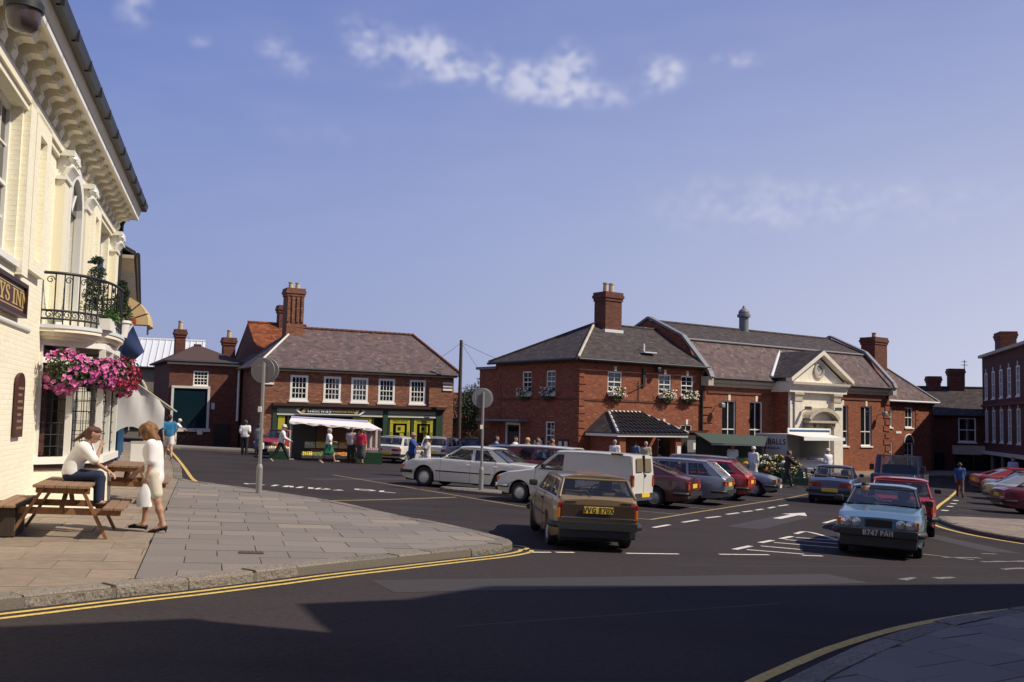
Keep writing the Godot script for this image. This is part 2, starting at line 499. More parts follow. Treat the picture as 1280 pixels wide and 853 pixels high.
# blue air, paler towards the horizon, with a drift of small ragged clouds about twenty degrees up
func sky_picture() -> ImageTexture:
	var w := 2048; var h := 1024
	var stops := [[0.0, Color(0.34, 0.375, 0.56)], [4.0, Color(0.315, 0.37, 0.59)], [10.0, Color(0.26, 0.33, 0.60)], [18.0, Color(0.172, 0.246, 0.555)], [25.0, Color(0.12, 0.188, 0.50)], [45.0, Color(0.085, 0.145, 0.43)], [90.0, Color(0.07, 0.115, 0.36)]]
	var sun := Vector3(sin(deg_to_rad(SUN_AZ)) * cos(deg_to_rad(SUN_EL)), sin(deg_to_rad(SUN_EL)), -cos(deg_to_rad(SUN_AZ)) * cos(deg_to_rad(SUN_EL)))
	var f := FastNoiseLite.new()
	f.seed = 4; f.frequency = 0.75; f.fractal_octaves = 5; f.noise_type = FastNoiseLite.TYPE_SIMPLEX_SMOOTH
	var f2 := FastNoiseLite.new()
	f2.seed = 9; f2.frequency = 0.05; f2.fractal_octaves = 4; f2.noise_type = FastNoiseLite.TYPE_SIMPLEX_SMOOTH
	# clouds as soft clumps: azimuth, elevation, half width, half height (degrees), strength
	var cl := [[-5.5, 20.6, 2.0, 1.1, 1.15], [-3.6, 19.6, 1.4, 0.8, 0.9], [-1.6, 20.0, 0.5, 1.2, 0.7], [0.3, 19.3, 1.4, 1.0, 0.95], [3.0, 19.9, 1.4, 1.4, 1.0], [2.4, 18.6, 2.2, 0.7, 0.8], [5.4, 18.3, 1.4, 0.7, 0.6],
		[8.3, 19.6, 1.3, 1.0, 1.0], [12.6, 20.2, 1.8, 0.5, 0.7], [-9.3, 21.4, 1.5, 0.9, 0.7], [-9.0, 20.0, 1.5, 0.7, 0.5], [-14.0, 20.0, 1.6, 1.0, 0.55], [-12.3, 19.0, 1.2, 0.8, 0.4], [-21.8, 21.4, 1.2, 1.7, 0.6], [-18.3, 20.0, 0.9, 0.5, 0.5], [-7.0, 18.6, 1.0, 0.5, 0.35],
		[12, 13.0, 7.0, 1.6, 0.34], [16, 11.5, 8.0, 1.5, 0.34], [-12, 15.8, 8.0, 1.2, 0.26], [-3, 10.5, 8.0, 1.6, 0.2], [13.5, 25.0, 4.0, 2.0, 0.36], [24, 12.5, 6, 1.6, 0.3]]
	rng.seed = 77
	for i in 110:
		var a := rng.randf_range(32, 328)
		var e := rng.randf_range(12, 40)
		var n := rng.randi_range(1, 3)
		for k in n: cl.append([a + rng.randf_range(-4, 4), e + rng.randf_range(-1, 1), rng.randf_range(1, 3), rng.randf_range(0.5, 1.5), rng.randf_range(0.4, 1.0)])
	var dens := PackedFloat32Array()
	dens.resize(w * h / 2)
	for q in cl:
		var px: float = q[0] / 360.0 * w   # straight ahead lies at the picture's edge
		var py: float = (0.5 - q[1] / 180.0) * h
		var sx: float = q[2] / 360.0 * w; var sy: float = q[3] / 180.0 * h
		for y in range(maxi(0, int(py - sy * 2.6)), mini(h / 2 - 1, int(py + sy * 2.6)) + 1):
			for x in range(int(px - sx * 2.6), int(px + sx * 2.6) + 1):
				var dx := (x - px) / sx; var dy := (y - py) / sy
				dens[y * w + posmod(x, w)] += q[4] * exp(-(dx * dx + dy * dy) * 0.9)
	var data := PackedFloat32Array()
	data.resize(w * h * 3)
	for y in h:
		var el := (0.5 - (y + 0.5) / h) * 180.0
		var base: Color = stops[0][1]
		if el > 0:
			for i in stops.size() - 1:
				if el >= stops[i][0] and el <= stops[i + 1][0]:
					var t: float = (el - stops[i][0]) / (stops[i + 1][0] - stops[i][0])
					base = (stops[i][1] as Color).lerp(stops[i + 1][1], t)
		else:
			base = Color(0.16, 0.15, 0.15)
		for x in w:
			var cc := base
			if el > 1.0:
				var s := 0.0
				var dn := dens[y * w + x] if y < h / 2 else 0.0
				var xx := x if x < w / 2 else x - w
				if dn > 0.02:
					var nz := 0.55 * f.get_noise_2d(xx * 0.09, y * 0.15) + 0.6 * f.get_noise_2d(xx * 0.26, y * 0.36) * clampf(dn * 1.6, 0.25, 1.0)
					s = clampf(dn * (0.74 + 1.15 * nz) - 0.10, 0.0, 1.0)
					s = s * s * (3.0 - 2.0 * s) * 0.66
				var hz := clampf(0.10 + 0.5 * f2.get_noise_2d(xx * 0.35, y * 1.6), 0.0, 1.0) * 0.17 * clampf((el - 4.0) / 8.0, 0.0, 1.0)
				# the air is whiter towards the sun's side and low down
				var az := (x + 0.5) / w * TAU
				var ce := cos(deg_to_rad(el))
				var g := smoothstep(-0.35, 0.65, Vector3(sin(az) * ce, sin(deg_to_rad(el)), -cos(az) * ce).dot(sun))
				cc = cc.lerp(Color(0.62, 0.645, 0.80), minf(0.85, g * exp(-el / 13.0) * 1.7))
				cc = cc.lerp(Color(0.48, 0.52, 0.72), hz)
				cc = cc.lerp(Color(0.74, 0.74, 0.85), s)
			var k := (y * w + x) * 3
			data[k] = cc.r; data[k + 1] = cc.g; data[k + 2] = cc.b
	return ImageTexture.create_from_image(Image.create_from_data(w, h, false, Image.FORMAT_RGBF, data.to_byte_array()))
# ---------- ground, pavements, kerbs and road markings ----------
func ground() -> void:
	rng.seed = 5
	var xs := []; var ds := []
	var x := -300.0
	while x < -24.0: xs.append(x); x += maxf(2.0, (-x - 20.0) * 0.18)
	x = -24.0
	while x < 40.0: xs.append(x); x += 0.5
	while x < 330.0: xs.append(x); x += maxf(2.0, (x - 36.0) * 0.18)
	x = -60.0
	while x < 2.0: ds.append(x); x += 4.0
	while x < 60.0: ds.append(x); x += 0.5
	while x < 450.0: ds.append(x); x += maxf(2.0, (x - 56.0) * 0.18)
	var f := FastNoiseLite.new()
	f.seed = 3; f.frequency = 0.09; f.fractal_octaves = 4
	var f2 := FastNoiseLite.new()
	f2.seed = 8; f2.frequency = 0.5; f2.fractal_octaves = 3
	var m := MB.new()
	m.usecol = true
	var nx := xs.size()
	var pv := []; var cv := []
	for d in ds:
		for q in xs:
			pv.append(P(q, d))
			var t := 1.0 + 0.3 * f.get_noise_2d(q, d * 0.6) + 0.3 * f2.get_noise_2d(q * 0.3, d)
			cv.append(Color(t, t * (0.985 + 0.02 * f2.get_noise_2d(d, q)), t))
	for i in ds.size() - 1:
		for j in nx - 1:
			var k := i * nx + j
			for w in [k, k + nx, k + nx + 1, k, k + nx + 1, k + 1]:
				m.col = cv[w]
				m.vert(pv[w], Vector3(0.033, 1, -0.0125).normalized(), Vector2(pv[w].x, pv[w].z))
	put(m, "road", M.asphalt, self, "structure")

# a raised pavement: bed, kerb stones along its road edge and one stone for each slab
# edge: kerb line (x, d) with the pavement on the left hand when going along it; outline: whole polygon
func pavement(called: String, outline: PackedVector2Array, edge: Array, origin: Vector2, az: float, slab: Vector2, up: float, mode: int, keep := 300, stone := 0.85, kw := 0.26) -> Node3D:
	var o := Node3D.new()
	o.name = called
	add_child(o)
	o.set_meta("kind", "structure")
	var m := MB.new()
	prism_on_ground(m, outline, -0.25, up - 0.014)
	put(m, "bed", M.mortar, o)
	# kerb stones
	var pts := PackedVector2Array(edge)
	var stones := []
	var carry := PackedVector2Array([pts[0]])
	var left := stone * rng.randf_range(0.8, 1.2)
	var i := 0
	var cur := pts[0]
	while i < pts.size() - 1:
		var seg := pts[i + 1] - cur
		if seg.length() >= left:
			cur += seg.normalized() * left
			carry.append(cur); stones.append(carry)
			carry = PackedVector2Array([cur]); left = stone * rng.randf_range(0.8, 1.2)
		else:
			left -= seg.length()
			cur = pts[i + 1]; carry.append(cur); i += 1
	if carry.size() > 1: stones.append(carry)
	var inner := outline
	for s in stones:
		var a := PackedVector2Array([s[0]])
		for q in s: if q.distance_to(a[a.size() - 1]) > 0.05: a.append(q)
		if a.size() < 2: continue
		# shrink both ends a little for the joint
		a[0] += (a[1] - a[0]).normalized() * 0.008
		a[a.size() - 1] += (a[a.size() - 2] - a[a.size() - 1]).normalized() * 0.008
		var out := PackedVector2Array(); var inn := PackedVector2Array()
		var jit := rng.randf_range(-0.012, 0.012)
		for k in a.size():
			var t := (a[mini(k + 1, a.size() - 1)] - a[maxi(k - 1, 0)]).normalized()
			var nn := Vector2(-t.y, t.x)
			out.append(a[k] - nn * jit); inn.append(a[k] + nn * kw)
		inn.reverse()
		var poly := out + inn
		var sm := MB.new()
		kerb_stone(sm, poly, out.size(), up + rng.randf_range(-0.006, 0.012))
		put(sm, "kerb_stone", M["granite_%d" % (rng.randi() % 2)], o)
	# slabs fill what is inside the kerb
	var cut := PackedVector2Array()
	for k in pts.size():
		var t := (pts[mini(k + 1, pts.size() - 1)] - pts[maxi(k - 1, 0)]).normalized()
		cut.append(pts[k] + Vector2(-t.y, t.x) * (kw + 0.008))
	var back := PackedVector2Array()
	for k in pts.size():
		var t := (pts[mini(k + 1, pts.size() - 1)] - pts[maxi(k - 1, 0)]).normalized()
		back.append(pts[k] - Vector2(-t.y, t.x) * 0.3)
	back.reverse()
	var area := [outline]
	var cl := Geometry2D.clip_polygons(outline, cut + back)
	if cl.size(): area = cl
	if pts[0].distance_to(pts[pts.size() - 1]) < 0.01:
		area = Geometry2D.offset_polygon(outline, -kw - 0.01)
	var ex := Vector2(sin(deg_to_rad(az)), cos(deg_to_rad(az))); var ez := Vector2(ex.y, -ex.x)
	var lo := Vector2(1e9, 1e9); var hi := -lo
	for q in outline:
		var w := Vector2((q - origin).dot(ex), (q - origin).dot(ez))
		lo = lo.min(w); hi = hi.max(w)
	var all := []
	var r := floori(lo.x / slab.x)
	while r * slab.x < hi.x:
		var c := floori(lo.y / slab.y) - 1
		var off: float = (0.5 if posmod(r, 2) else 0.0) * slab.y + rng.randf_range(-0.06, 0.06)
		while c * slab.y < hi.y + slab.y:
			var j := 0.006
			var a0 := r * slab.x + j; var a1 := (r + 1) * slab.x - j; var b0 := c * slab.y + off + j; var b1 := (c + 1) * slab.y + off - j
			var poly := PackedVector2Array([origin + ex * a0 + ez * b0, origin + ex * a1 + ez * b0, origin + ex * a1 + ez * b1, origin + ex * a0 + ez * b1])
			var ce := (poly[0] + poly[2]) * 0.5
			if (ce.y > 3.0 and absf(ce.x) < ce.y * 0.62 + 2.0):
				for ar in area:
					for piece in Geometry2D.intersect_polygons(poly, ar):
						if mode > 0:
							if absf(area_of(piece)) > 0.01: all.append([ce.length(), piece, mode])
							continue
						for hh in 2:   # the seam between the two pavings
							var a := Vector2(-2.93, 7.3); var b := Vector2(-18.0, 57.0)
							var nn := Vector2(-(b - a).y, (b - a).x).normalized() * (1.0 if hh else -1.0)
							for bit in Geometry2D.intersect_polygons(piece, PackedVector2Array([a + nn * 0.009, b + nn * 0.009, b + nn * 30.0, a + nn * 30.0])):
								if absf(area_of(bit)) > 0.01: all.append([ce.length(), bit, 1 + hh])
			c += 1
		r += 1
	all.sort_custom(func(p, q): return p[0] < q[0])
	var rest := MB.new()
	for k in all.size():
		var sm := rest if k >= keep else MB.new()
		prism_on_ground(sm, all[k][1], up - 0.03, up + rng.randf_range(-0.003, 0.004))
		if k < keep: put(sm, "paving_slab", slab_stone(all[k][2]), o)
	if rest.v.size(): put(rest, "far_paving_slabs", slab_stone(all[-1][2]), o, "stuff")
	return o

func slab_stone(mode: int) -> Material:   # 1 grey, 2 sandy
	if mode == 2: return M["slab_sand_%d" % (rng.randi() % 3)]
	return M["slab_grey_%d" % (3 if rng.randf() < 0.06 else rng.randi() % 3)]

func area_of(p: PackedVector2Array) -> float:
	var a := 0.0
	for i in p.size(): a += p[i].cross(p[(i + 1) % p.size()])
	return a * 0.5

func prism_on_ground(m: MB, poly: PackedVector2Array, lo: float, hi: float) -> void:
	var p := poly.duplicate()
	if area_of(p) < 0: p.reverse()   # counter-clockwise in (x, d), which seen from above is counter-clockwise too
	var ix := Geometry2D.triangulate_polygon(p)
	for k in range(0, ix.size(), 3):
		var a := p[ix[k]]; var b := p[ix[k + 1]]; var c := p[ix[k + 2]]
		if (b - a).cross(c - a) < 0: var t := b; b = c; c = t
		m.tri(P(a.x, a.y, hi), P(b.x, b.y, hi), P(c.x, c.y, hi))
	for i in p.size():
		var a := p[i]; var b := p[(i + 1) % p.size()]
		m.quad(P(a.x, a.y, lo), P(b.x, b.y, lo), P(b.x, b.y, hi), P(a.x, a.y, hi))

func kerb_stone(m: MB, poly: PackedVector2Array, n_out: int, up: float) -> void:
	# outer edge rounded: the top starts 3 cm in from the face, 2.5 cm lower at the arris
	var top := poly.duplicate()
	var mid := poly.duplicate()
	for k in n_out:
		var inn: Vector2 = poly[poly.size() - 1 - k]
		top[k] = poly[k] + (inn - poly[k]).normalized() * 0.03
	if area_of(top) < 0:
		top.reverse(); mid.reverse()
	var ix := Geometry2D.triangulate_polygon(top)
	for k in range(0, ix.size(), 3):
		var a := top[ix[k]]; var b := top[ix[k + 1]]; var c := top[ix[k + 2]]
		if (b - a).cross(c - a) < 0: var t := b; b = c; c = t
		m.tri(P(a.x, a.y, up), P(b.x, b.y, up), P(c.x, c.y, up))
	for i in top.size():
		var j := (i + 1) % top.size()
		m.quad(P(mid[i].x, mid[i].y, up - 0.03), P(mid[j].x, mid[j].y, up - 0.03), P(top[j].x, top[j].y, up), P(top[i].x, top[i].y, up))
		m.quad(P(mid[i].x, mid[i].y, -0.15), P(mid[j].x, mid[j].y, -0.15), P(mid[j].x, mid[j].y, up - 0.03), P(mid[i].x, mid[i].y, up - 0.03))

func smooth_line(pts: Array, n := 6) -> PackedVector2Array:
	var out := PackedVector2Array()
	for i in pts.size() - 1:
		var a: Vector2 = pts[maxi(i - 1, 0)]; var b: Vector2 = pts[i]; var c: Vector2 = pts[i + 1]; var d: Vector2 = pts[mini(i + 2, pts.size() - 1)]
		for k in n:
			out.append(b.cubic_interpolate(c, a, d, float(k) / n))
	out.append(pts[-1])
	return out

# paint on the road, its edges a little uneven
func paint(called: String, pts: PackedVector2Array, w: float, m: Material, up := 0.005, ragged := 0.08) -> MeshInstance3D:
	var mb := MB.new()
	var fine := PackedVector2Array()
	for i in pts.size() - 1:
		var n := maxi(1, int((pts[i + 1] - pts[i]).length() / 0.25))
		for k in n: fine.append(pts[i].lerp(pts[i + 1], float(k) / n))
	fine.append(pts[pts.size() - 1])
	var l := []; var r := []
	for i in fine.size():
		var t := (fine[mini(i + 1, fine.size() - 1)] - fine[maxi(i - 1, 0)]).normalized()
		var nn := Vector2(-t.y, t.x)
		var a := fine[i] + nn * w * 0.5 * (1.0 + rng.randf_range(-ragged, ragged)); var b := fine[i] - nn * w * 0.5 * (1.0 + rng.randf_range(-ragged, ragged))
		l.append(P(a.x, a.y, up)); r.append(P(b.x, b.y, up))
	for i in fine.size() - 1:
		mb.quad(r[i], r[i + 1], l[i + 1], l[i])
	return put(mb, called, m, self, "structure")

func vv(a: Array) -> Array:
	var out := []
	for i in range(0, a.size(), 2): out.append(Vector2(a[i], a[i + 1]))
	return out

const INN_O := Vector2(-7.36, 14.61)
const INN_AZ := -15.75

func pavements() -> void:
	rng.seed = 21
	# left: in front of the inn, with its rounded nose
	var e := smooth_line(vv([-6.6, 6.6, -5.75, 8.1, -4.75, 9.53, -4.08, 10.48, -3.5, 11.26, -2.91, 12.14, -2.39, 12.95, -1.69, 13.93, -0.88, 15.06, -0.3, 15.85, 0.02, 16.5, 0.05, 17.0, -0.2, 17.57, -0.58, 18.3, -1.14, 19.2, -1.83, 20.04, -2.6, 21.08, -3.72, 22.75, -4.93, 24.24, -6.48, 25.7, -7.62, 26.6, -8.65, 27.4, -9.25, 28.5, -10.18, 31.24, -11.65, 35.48, -12.72, 38.25, -13.99, 41.43, -15.9, 46.0, -17.6, 51.0, -20.5, 58.0]), 6)
	var poly := e.duplicate()
	for q in vv([-27.0, 58.0, -17.8, 44.0, -13.0, 30.0, -11.9, 30.6, -8.2, 17.6, -7.75, 16.0, -5.2, 6.95, -5.9, 5.0]): poly.append(q)
	pavement("pavement", poly, e, Vector2(-3.91, 10.45), -16.6, Vector2(0.62, 0.93), 0.12, 0, 300)
	# right, at our feet
	e = smooth_line(vv([0.2, 4.0, 1.1, 6.1, 2.15, 7.94, 2.78, 8.86, 3.45, 9.76, 4.31, 10.76, 5.24, 11.68, 6.51, 12.72, 8.5, 14.0, 12.0, 15.9, 20.0, 20.1]), 3)
	e.reverse()
	poly = e.duplicate()
	for q in vv([1.3, 4.0, 5.2, 7.3, 21.3, 16.2]): poly.append(q)
	pavement("pavement_002", poly, e, Vector2(4.3, 9.0), 54.0, Vector2(0.75, 0.6), 0.12, 1, 200)
	# island by the parked cars on the right
	e = smooth_line(vv([13.9, 31.1, 13.2, 30.75, 12.7, 29.6, 12.3, 28.2, 12.0, 26.6, 11.95, 25.0, 12.2, 23.8, 12.8, 22.6, 14.5, 21.0, 20.0, 20.2]), 3)
	poly = e.duplicate()
	for q in vv([24.0, 27.0, 20.0, 31.6]): poly.append(q)
	pavement("traffic_island", poly, e, Vector2(14, 26), 70.0, Vector2(0.6, 0.9), 0.1, 2, 160, 0.9, 0.2)
	# little island round the second sign post
	var ring := []
	for k in 25:
		var a := TAU * k / 24.0
		ring.append(Vector2(-0.35 + 1.75 * cos(a), 30.7) + Vector2(0.55 * sin(a) * 0.64 * 0.9, 0.75 * sin(a)) + Vector2(0, -0.62 * cos(a) * 1.2))
	e = PackedVector2Array(ring)
	if area_of(e) < 0: e.reverse()
	poly = e.duplicate()
	pavement("kerb_island", poly, e, Vector2(-0.3, 30.7), 120.0, Vector2(0.6, 0.6), 0.1, 1, 60, 0.8, 0.2)
	# pavement before council office and town hall
	var dir := Vector2(sin(deg_to_rad(54.3)), cos(deg_to_rad(54.3))); var nrm := Vector2(dir.y, -dir.x)
	var c0 := Vector2(3.41, 50.0)
	e = PackedVector2Array([c0 + dir * 60 + nrm * 3.0, c0 + dir * 30 + nrm * 3.0, c0 + dir * 8 + nrm * 3.2, c0 - dir * 2.2 + nrm * 3.4, c0 - dir * 2.8 + nrm * 2.4, c0 - dir * 2.6 - nrm * 12.0])
	poly = e.duplicate()
	poly.append(c0 + dir * 0.3 - nrm * 12.0); poly.append(c0 + dir * 0.3 - nrm * 0.3); poly.append(c0 + dir * 60 - nrm * 0.3)
	e.reverse()
	pavement("pavement_003", poly, e, c0, 54.3, Vector2(0.9, 0.7), 0.12, 2, 120, 1.0, 0.2)
	# pavement before the food shop
	dir = Vector2(sin(deg_to_rad(62.6)), cos(deg_to_rad(62.6))); nrm = Vector2(dir.y, -dir.x)
	c0 = Vector2(-9.03, 60.0)
	e = PackedVector2Array([c0 + dir * 7.5 - nrm * 6.0, c0 + dir * 7.5 + nrm * 2.0, c0 + dir * 6.6 + nrm * 2.8, c0 - dir * 6.0 + nrm * 2.8, c0 - dir * 18.0 + nrm * 1.0])
	poly = e.duplicate()
	poly.append(c0 - dir * 18.0 - nrm * 4.3); poly.append(c0 - dir * 6 - nrm * 0.3); poly.append(c0 + dir * 6.0 - nrm * 0.3); poly.append(c0 + dir * 6.0 - nrm * 6.0)
	e.reverse()
	pavement("pavement_004", poly, e, c0, 62.6, Vector2(0.9, 0.7), 0.12, 1, 100, 1.0, 0.2)

func offset_line(e: PackedVector2Array, w: float) -> PackedVector2Array:
	var out := PackedVector2Array()
	for k in e.size():
		var t := (e[mini(k + 1, e.size() - 1)] - e[maxi(k - 1, 0)]).normalized()
		out.append(e[k] + Vector2(t.y, -t.x) * w)
	return out

func markings() -> void:
	rng.seed = 31
	var nose := smooth_line(vv([-6.6, 6.6, -5.75, 8.1, -4.75, 9.53, -4.08, 10.48, -3.5, 11.26, -2.91, 12.14, -2.39, 12.95, -1.69, 13.93, -0.88, 15.06, -0.3, 15.85, 0.02, 16.45, 0.07, 16.75]), 5)
	paint("yellow_line", offset_line(nose, 0.16), 0.075, M.yellow_line)
	paint("yellow_line", offset_line(nose, 0.34), 0.075, M.yellow_line)
	paint("yellow_line", smooth_line(vv([0.28, 16.75, 0.34, 17.0, 0.22, 17.25, 0.03, 17.3])), 0.075, M.yellow_line)
	paint("yellow_line", smooth_line(vv([-19.6, 56.8, -17.15, 50.6, -15.4, 46.0, -13.3, 40.4, -11.12, 34.5, -9.5, 30.1, -8.85, 28.6])), 0.11, M.yellow_line)
	var rk := smooth_line(vv([0.2, 4.0, 1.1, 6.1, 2.15, 7.94, 2.78, 8.86, 3.45, 9.76, 4.31, 10.76, 5.24, 11.68, 6.51, 12.72, 8.5, 14.0, 12.0, 15.9]), 4)
	rk.reverse()
	paint("yellow_line", offset_line(rk, 0.1), 0.1, M.yellow_line)
	paint("yellow_line", offset_line(rk, 0.32), 0.12, M.yellow_line)
	# parking bays in the middle of the market place
	paint("yellow_line", smooth_line(vv([-6.4, 36.5, -3.85, 32.69, -1.78, 29.58, 0.41, 26.23, 1.6, 24.9])), 0.09, M.yellow_worn)
	paint("yellow_line", smooth_line(vv([-4.6, 24.4, -3.22, 26.0, -1.48, 28.41])), 0.12, M.yellow_worn)
	paint("yellow_line", smooth_line(vv([3.46, 24.4, 5.18, 27.73, 8.08, 33.3, 10.64, 38.21, 12.65, 42.4])), 0.09, M.yellow_worn)
	paint("yellow_line", smooth_line(vv([2.2, 24.9, 3.46, 24.4])), 0.1, M.yellow_worn)
	for k in 6:
		var a := Vector2(4.6, 26.6).lerp(Vector2(11.9, 40.7), k / 5.0)
		paint("white_line", PackedVector2Array([a, a + Vector2(-4.4, 1.9)]), 0.1, M.white_worn)
	var ds := vv([2.3, 20.7, 2.75, 21.45, 3.22, 22.25, 3.73, 23.22, 4.19, 24.11, 4.75, 25.11, 5.1, 25.9, 5.64, 26.74, 6.01, 27.63, 6.56, 28.54, 6.76, 28.95, 7.22, 29.7, 7.42, 30.1, 7.81, 30.8, 8.14, 31.4, 8.55, 32.2, 8.83, 32.8, 9.41, 33.8])
	for i in range(0, ds.size(), 2):
		paint("white_dash", PackedVector2Array([ds[i], ds[i + 1]]), 0.11, M.white_line)
	var gw := vv([0.35, 16.42, 0.72, 16.58, 0.8, 16.62, 1.11, 16.74, 2.01, 17.04, 2.96, 17.38, 3.72, 17.68, 4.69, 18.06])
	for i in range(0, gw.size(), 2):
		paint("give_way_line", PackedVector2Array([gw[i], gw[i + 1]]), 0.1, M.white_line)
	# lane arrow pointing ahead
	var am := MB.new()
	var ad := Vector2(0.475, 0.88); var an := Vector2(-ad.y, ad.x)
	var sh := [[0, -0.11], [2.1, -0.11], [2.1, -0.36], [3.5, 0.0], [2.1, 0.36], [2.1, 0.11], [0, 0.11]]
	var ap := PackedVector2Array()
	for q in sh: ap.append(Vector2(7.25, 27.1) + ad * q[0] - an * q[1])
	if area_of(ap) < 0: ap.reverse()
	var ti := Geometry2D.triangulate_polygon(ap)
	for k in range(0, ti.size(), 3):
		var a := ap[ti[k]]; var b := ap[ti[k + 1]]; var c := ap[ti[k + 2]]
		if (b - a).cross(c - a) < 0: var t := b; b = c; c = t
		am.tri(P(a.x, a.y, 0.005), P(b.x, b.y, 0.005), P(c.x, c.y, 0.005))
	put(am, "lane_arrow", M.white_line, self, "structure")
	paint("white_dash", PackedVector2Array([Vector2(8.3, 26.4), Vector2(9.15, 28.0)]), 0.11, M.white_line)
	# hatched splitter under the blue car
	var hd := vv([4.2, 18.63, 4.7, 19.44, 5.06, 20.18, 5.49, 20.84, 5.78, 21.29, 6.22, 22.01])
	for i in range(0, hd.size(), 2):
		paint("white_dash", PackedVector2Array([hd[i], hd[i + 1]]), 0.12, M.white_line)
	paint("white_line", smooth_line(vv([6.5, 22.7, 6.85, 23.35, 7.02, 23.3, 7.1, 22.6, 7.15, 21.7, 7.2, 20.6])), 0.11, M.white_line)
	var hl := vv([4.45, 18.72, 5.45, 18.5, 4.92, 19.55, 5.65, 19.28, 5.4, 20.4, 6.75, 20.0, 5.83, 21.15, 6.95, 20.9, 6.24, 21.8, 7.1, 21.66, 5.35, 18.27, 5.75, 18.36])
	for i in range(0, hl.size(), 2):
		paint("hatch_line", PackedVector2Array([hl[i], hl[i + 1]]), 0.1, M.white_line)
	# right-hand side
	paint("yellow_line", smooth_line(vv([25.0, 55.5, 23.0, 51.4, 18.26, 42.09, 15.4, 36.2, 13.2, 31.6, 12.45, 29.9, 11.9, 28.0, 11.65, 26.3, 11.68, 24.8, 12.0, 23.5, 12.6, 22.3])), 0.13, M.yellow_line)
	for q in [[15.4, 35.5], [16.9, 38.5], [18.1, 40.9], [19.4, 43.6]]:
		paint("white_dash", PackedVector2Array([Vector2(q[0], q[1]), Vector2(q[0] + 0.3, q[1] + 0.5)]), 0.22, M.white_line)
	for q in [[20.9, 46.4], [19.3, 43.0], [17.8, 39.8], [16.4, 36.6], [15.0, 33.6]]:
		paint("white_line", PackedVector2Array([Vector2(q[0], q[1]), Vector2(q[0] + 4.6, q[1] - 0.9)]), 0.1, M.white_worn)
	for q in [[8.0, 19.8, 8.9, 19.2], [8.35, 19.35, 9.2, 19.6], [6.1, 15.6, 6.45, 15.95], [6.8, 16.0, 7.2, 16.25], [8.75, 17.85, 9.35, 18.2], [9.3, 17.3, 9.8, 17.6], [9.65, 20.5, 10.0, 20.6], [8.9, 18.9, 10.1, 19.5]]:
		paint("worn_marking", PackedVector2Array([Vector2(q[0], q[1]), Vector2(q[2], q[3])]), 0.13, M.white_worn, 0.005, 0.5)
	# worn words on the road beyond the nose, too far gone to read: their upright and slanting strokes
	var w0 := Vector2(-7.75, 29.3); var w1 := Vector2(-4.85, 28.6)
	var st := [[0.0, 0.5, 0.07, 0.0], [0.11, 0.75, 0.05, 0.25], [0.2, 0.4, 0.2, 0.02], [0.3, 0.95, 0.34, 0.0], [0.42, 0.95, 0.46, 0.0], [0.45, 0.9, 0.53, 0.1], [0.56, 1.0, 0.6, 0.0], [0.66, 0.9, 0.73, 0.05], [0.75, 1.0, 0.79, 0.0], [0.8, 0.95, 0.88, 0.6], [0.88, 0.6, 0.83, 0.1], [0.95, 0.75, 1.02, 0.5], [1.02, 0.5, 0.95, 0.2]]
	for q in st:
		var a: Vector2 = w0.lerp(w1, q[0]) + Vector2(0.12, 0.6) * q[1]; var b: Vector2 = w0.lerp(w1, q[2]) + Vector2(0.12, 0.6) * q[3]
		paint("worn_lettering", PackedVector2Array([a - Vector2(0, 0.3), b - Vector2(0, 0.3)]), 0.13, M.white_line, 0.005, 0.25)
	w0 = Vector2(-4.6, 29.4); w1 = Vector2(-3.3, 29.1)
	for q in [[0.0, 0.9, 0.12, 0.3], [0.12, 0.3, 0.4, 0.05], [0.4, 0.05, 0.5, 0.5], [0.5, 0.5, 0.3, 0.95], [0.3, 0.95, 0.02, 0.9], [0.62, 0.95, 0.7, 0.05], [0.7, 0.05, 1.05, 0.0]]:
		var a: Vector2 = w0.lerp(w1, q[0]) + Vector2(0.1, 0.55) * q[1]; var b: Vector2 = w0.lerp(w1, q[2]) + Vector2(0.1, 0.55) * q[3]
		paint("worn_lettering", PackedVector2Array([a - Vector2(0, 0.3), b - Vector2(0, 0.3)]), 0.12, M.white_line, 0.005, 0.25)
	# trench repairs and tar seams in the road
	textured("tar_patch", tex_grain(Color(0.036, 0.031, 0.033), 512, 40000, 0.4, 4), Vector2(1.8, 1.8), 0.9)
	for q in [[-1.5, 12.2, 5.2, 15.4, 0.9], [2.6, 15.7, 9.5, 18.4, 0.06], [5.5, 23.5, 8.2, 28.6, 0.8], [-3.0, 22.8, 1.2, 21.4, 0.06], [10.4, 21.0, 10.0, 27.0, 0.7], [-6.5, 33.0, -2.5, 38.5, 0.9], [-0.5, 10.0, 3.4, 12.6, 0.05]]:
		paint("road_repair", PackedVector2Array([Vector2(q[0], q[1]), Vector2(q[2], q[3])]), q[4], M.tar_patch, 0.0025, 0.03)
# ---------- building helpers (local x along the front, y up, z outwards) ----------
const FRONT := Basis.IDENTITY
const LEFT := Basis(Vector3(0, 0, 1), Vector3(0, 1, 0), Vector3(-1, 0, 0))
const RIGHT := Basis(Vector3(0, 0, -1), Vector3(0, 1, 0), Vector3(1, 0, 0))
const BACK := Basis(Vector3(-1, 0, 0), Vector3(0, 1, 0), Vector3(0, 0, -1))

func pl(b: Basis, o := Vector3.ZERO) -> Transform3D:
	return Transform3D(b, o - Vector3(0, YO, 0))

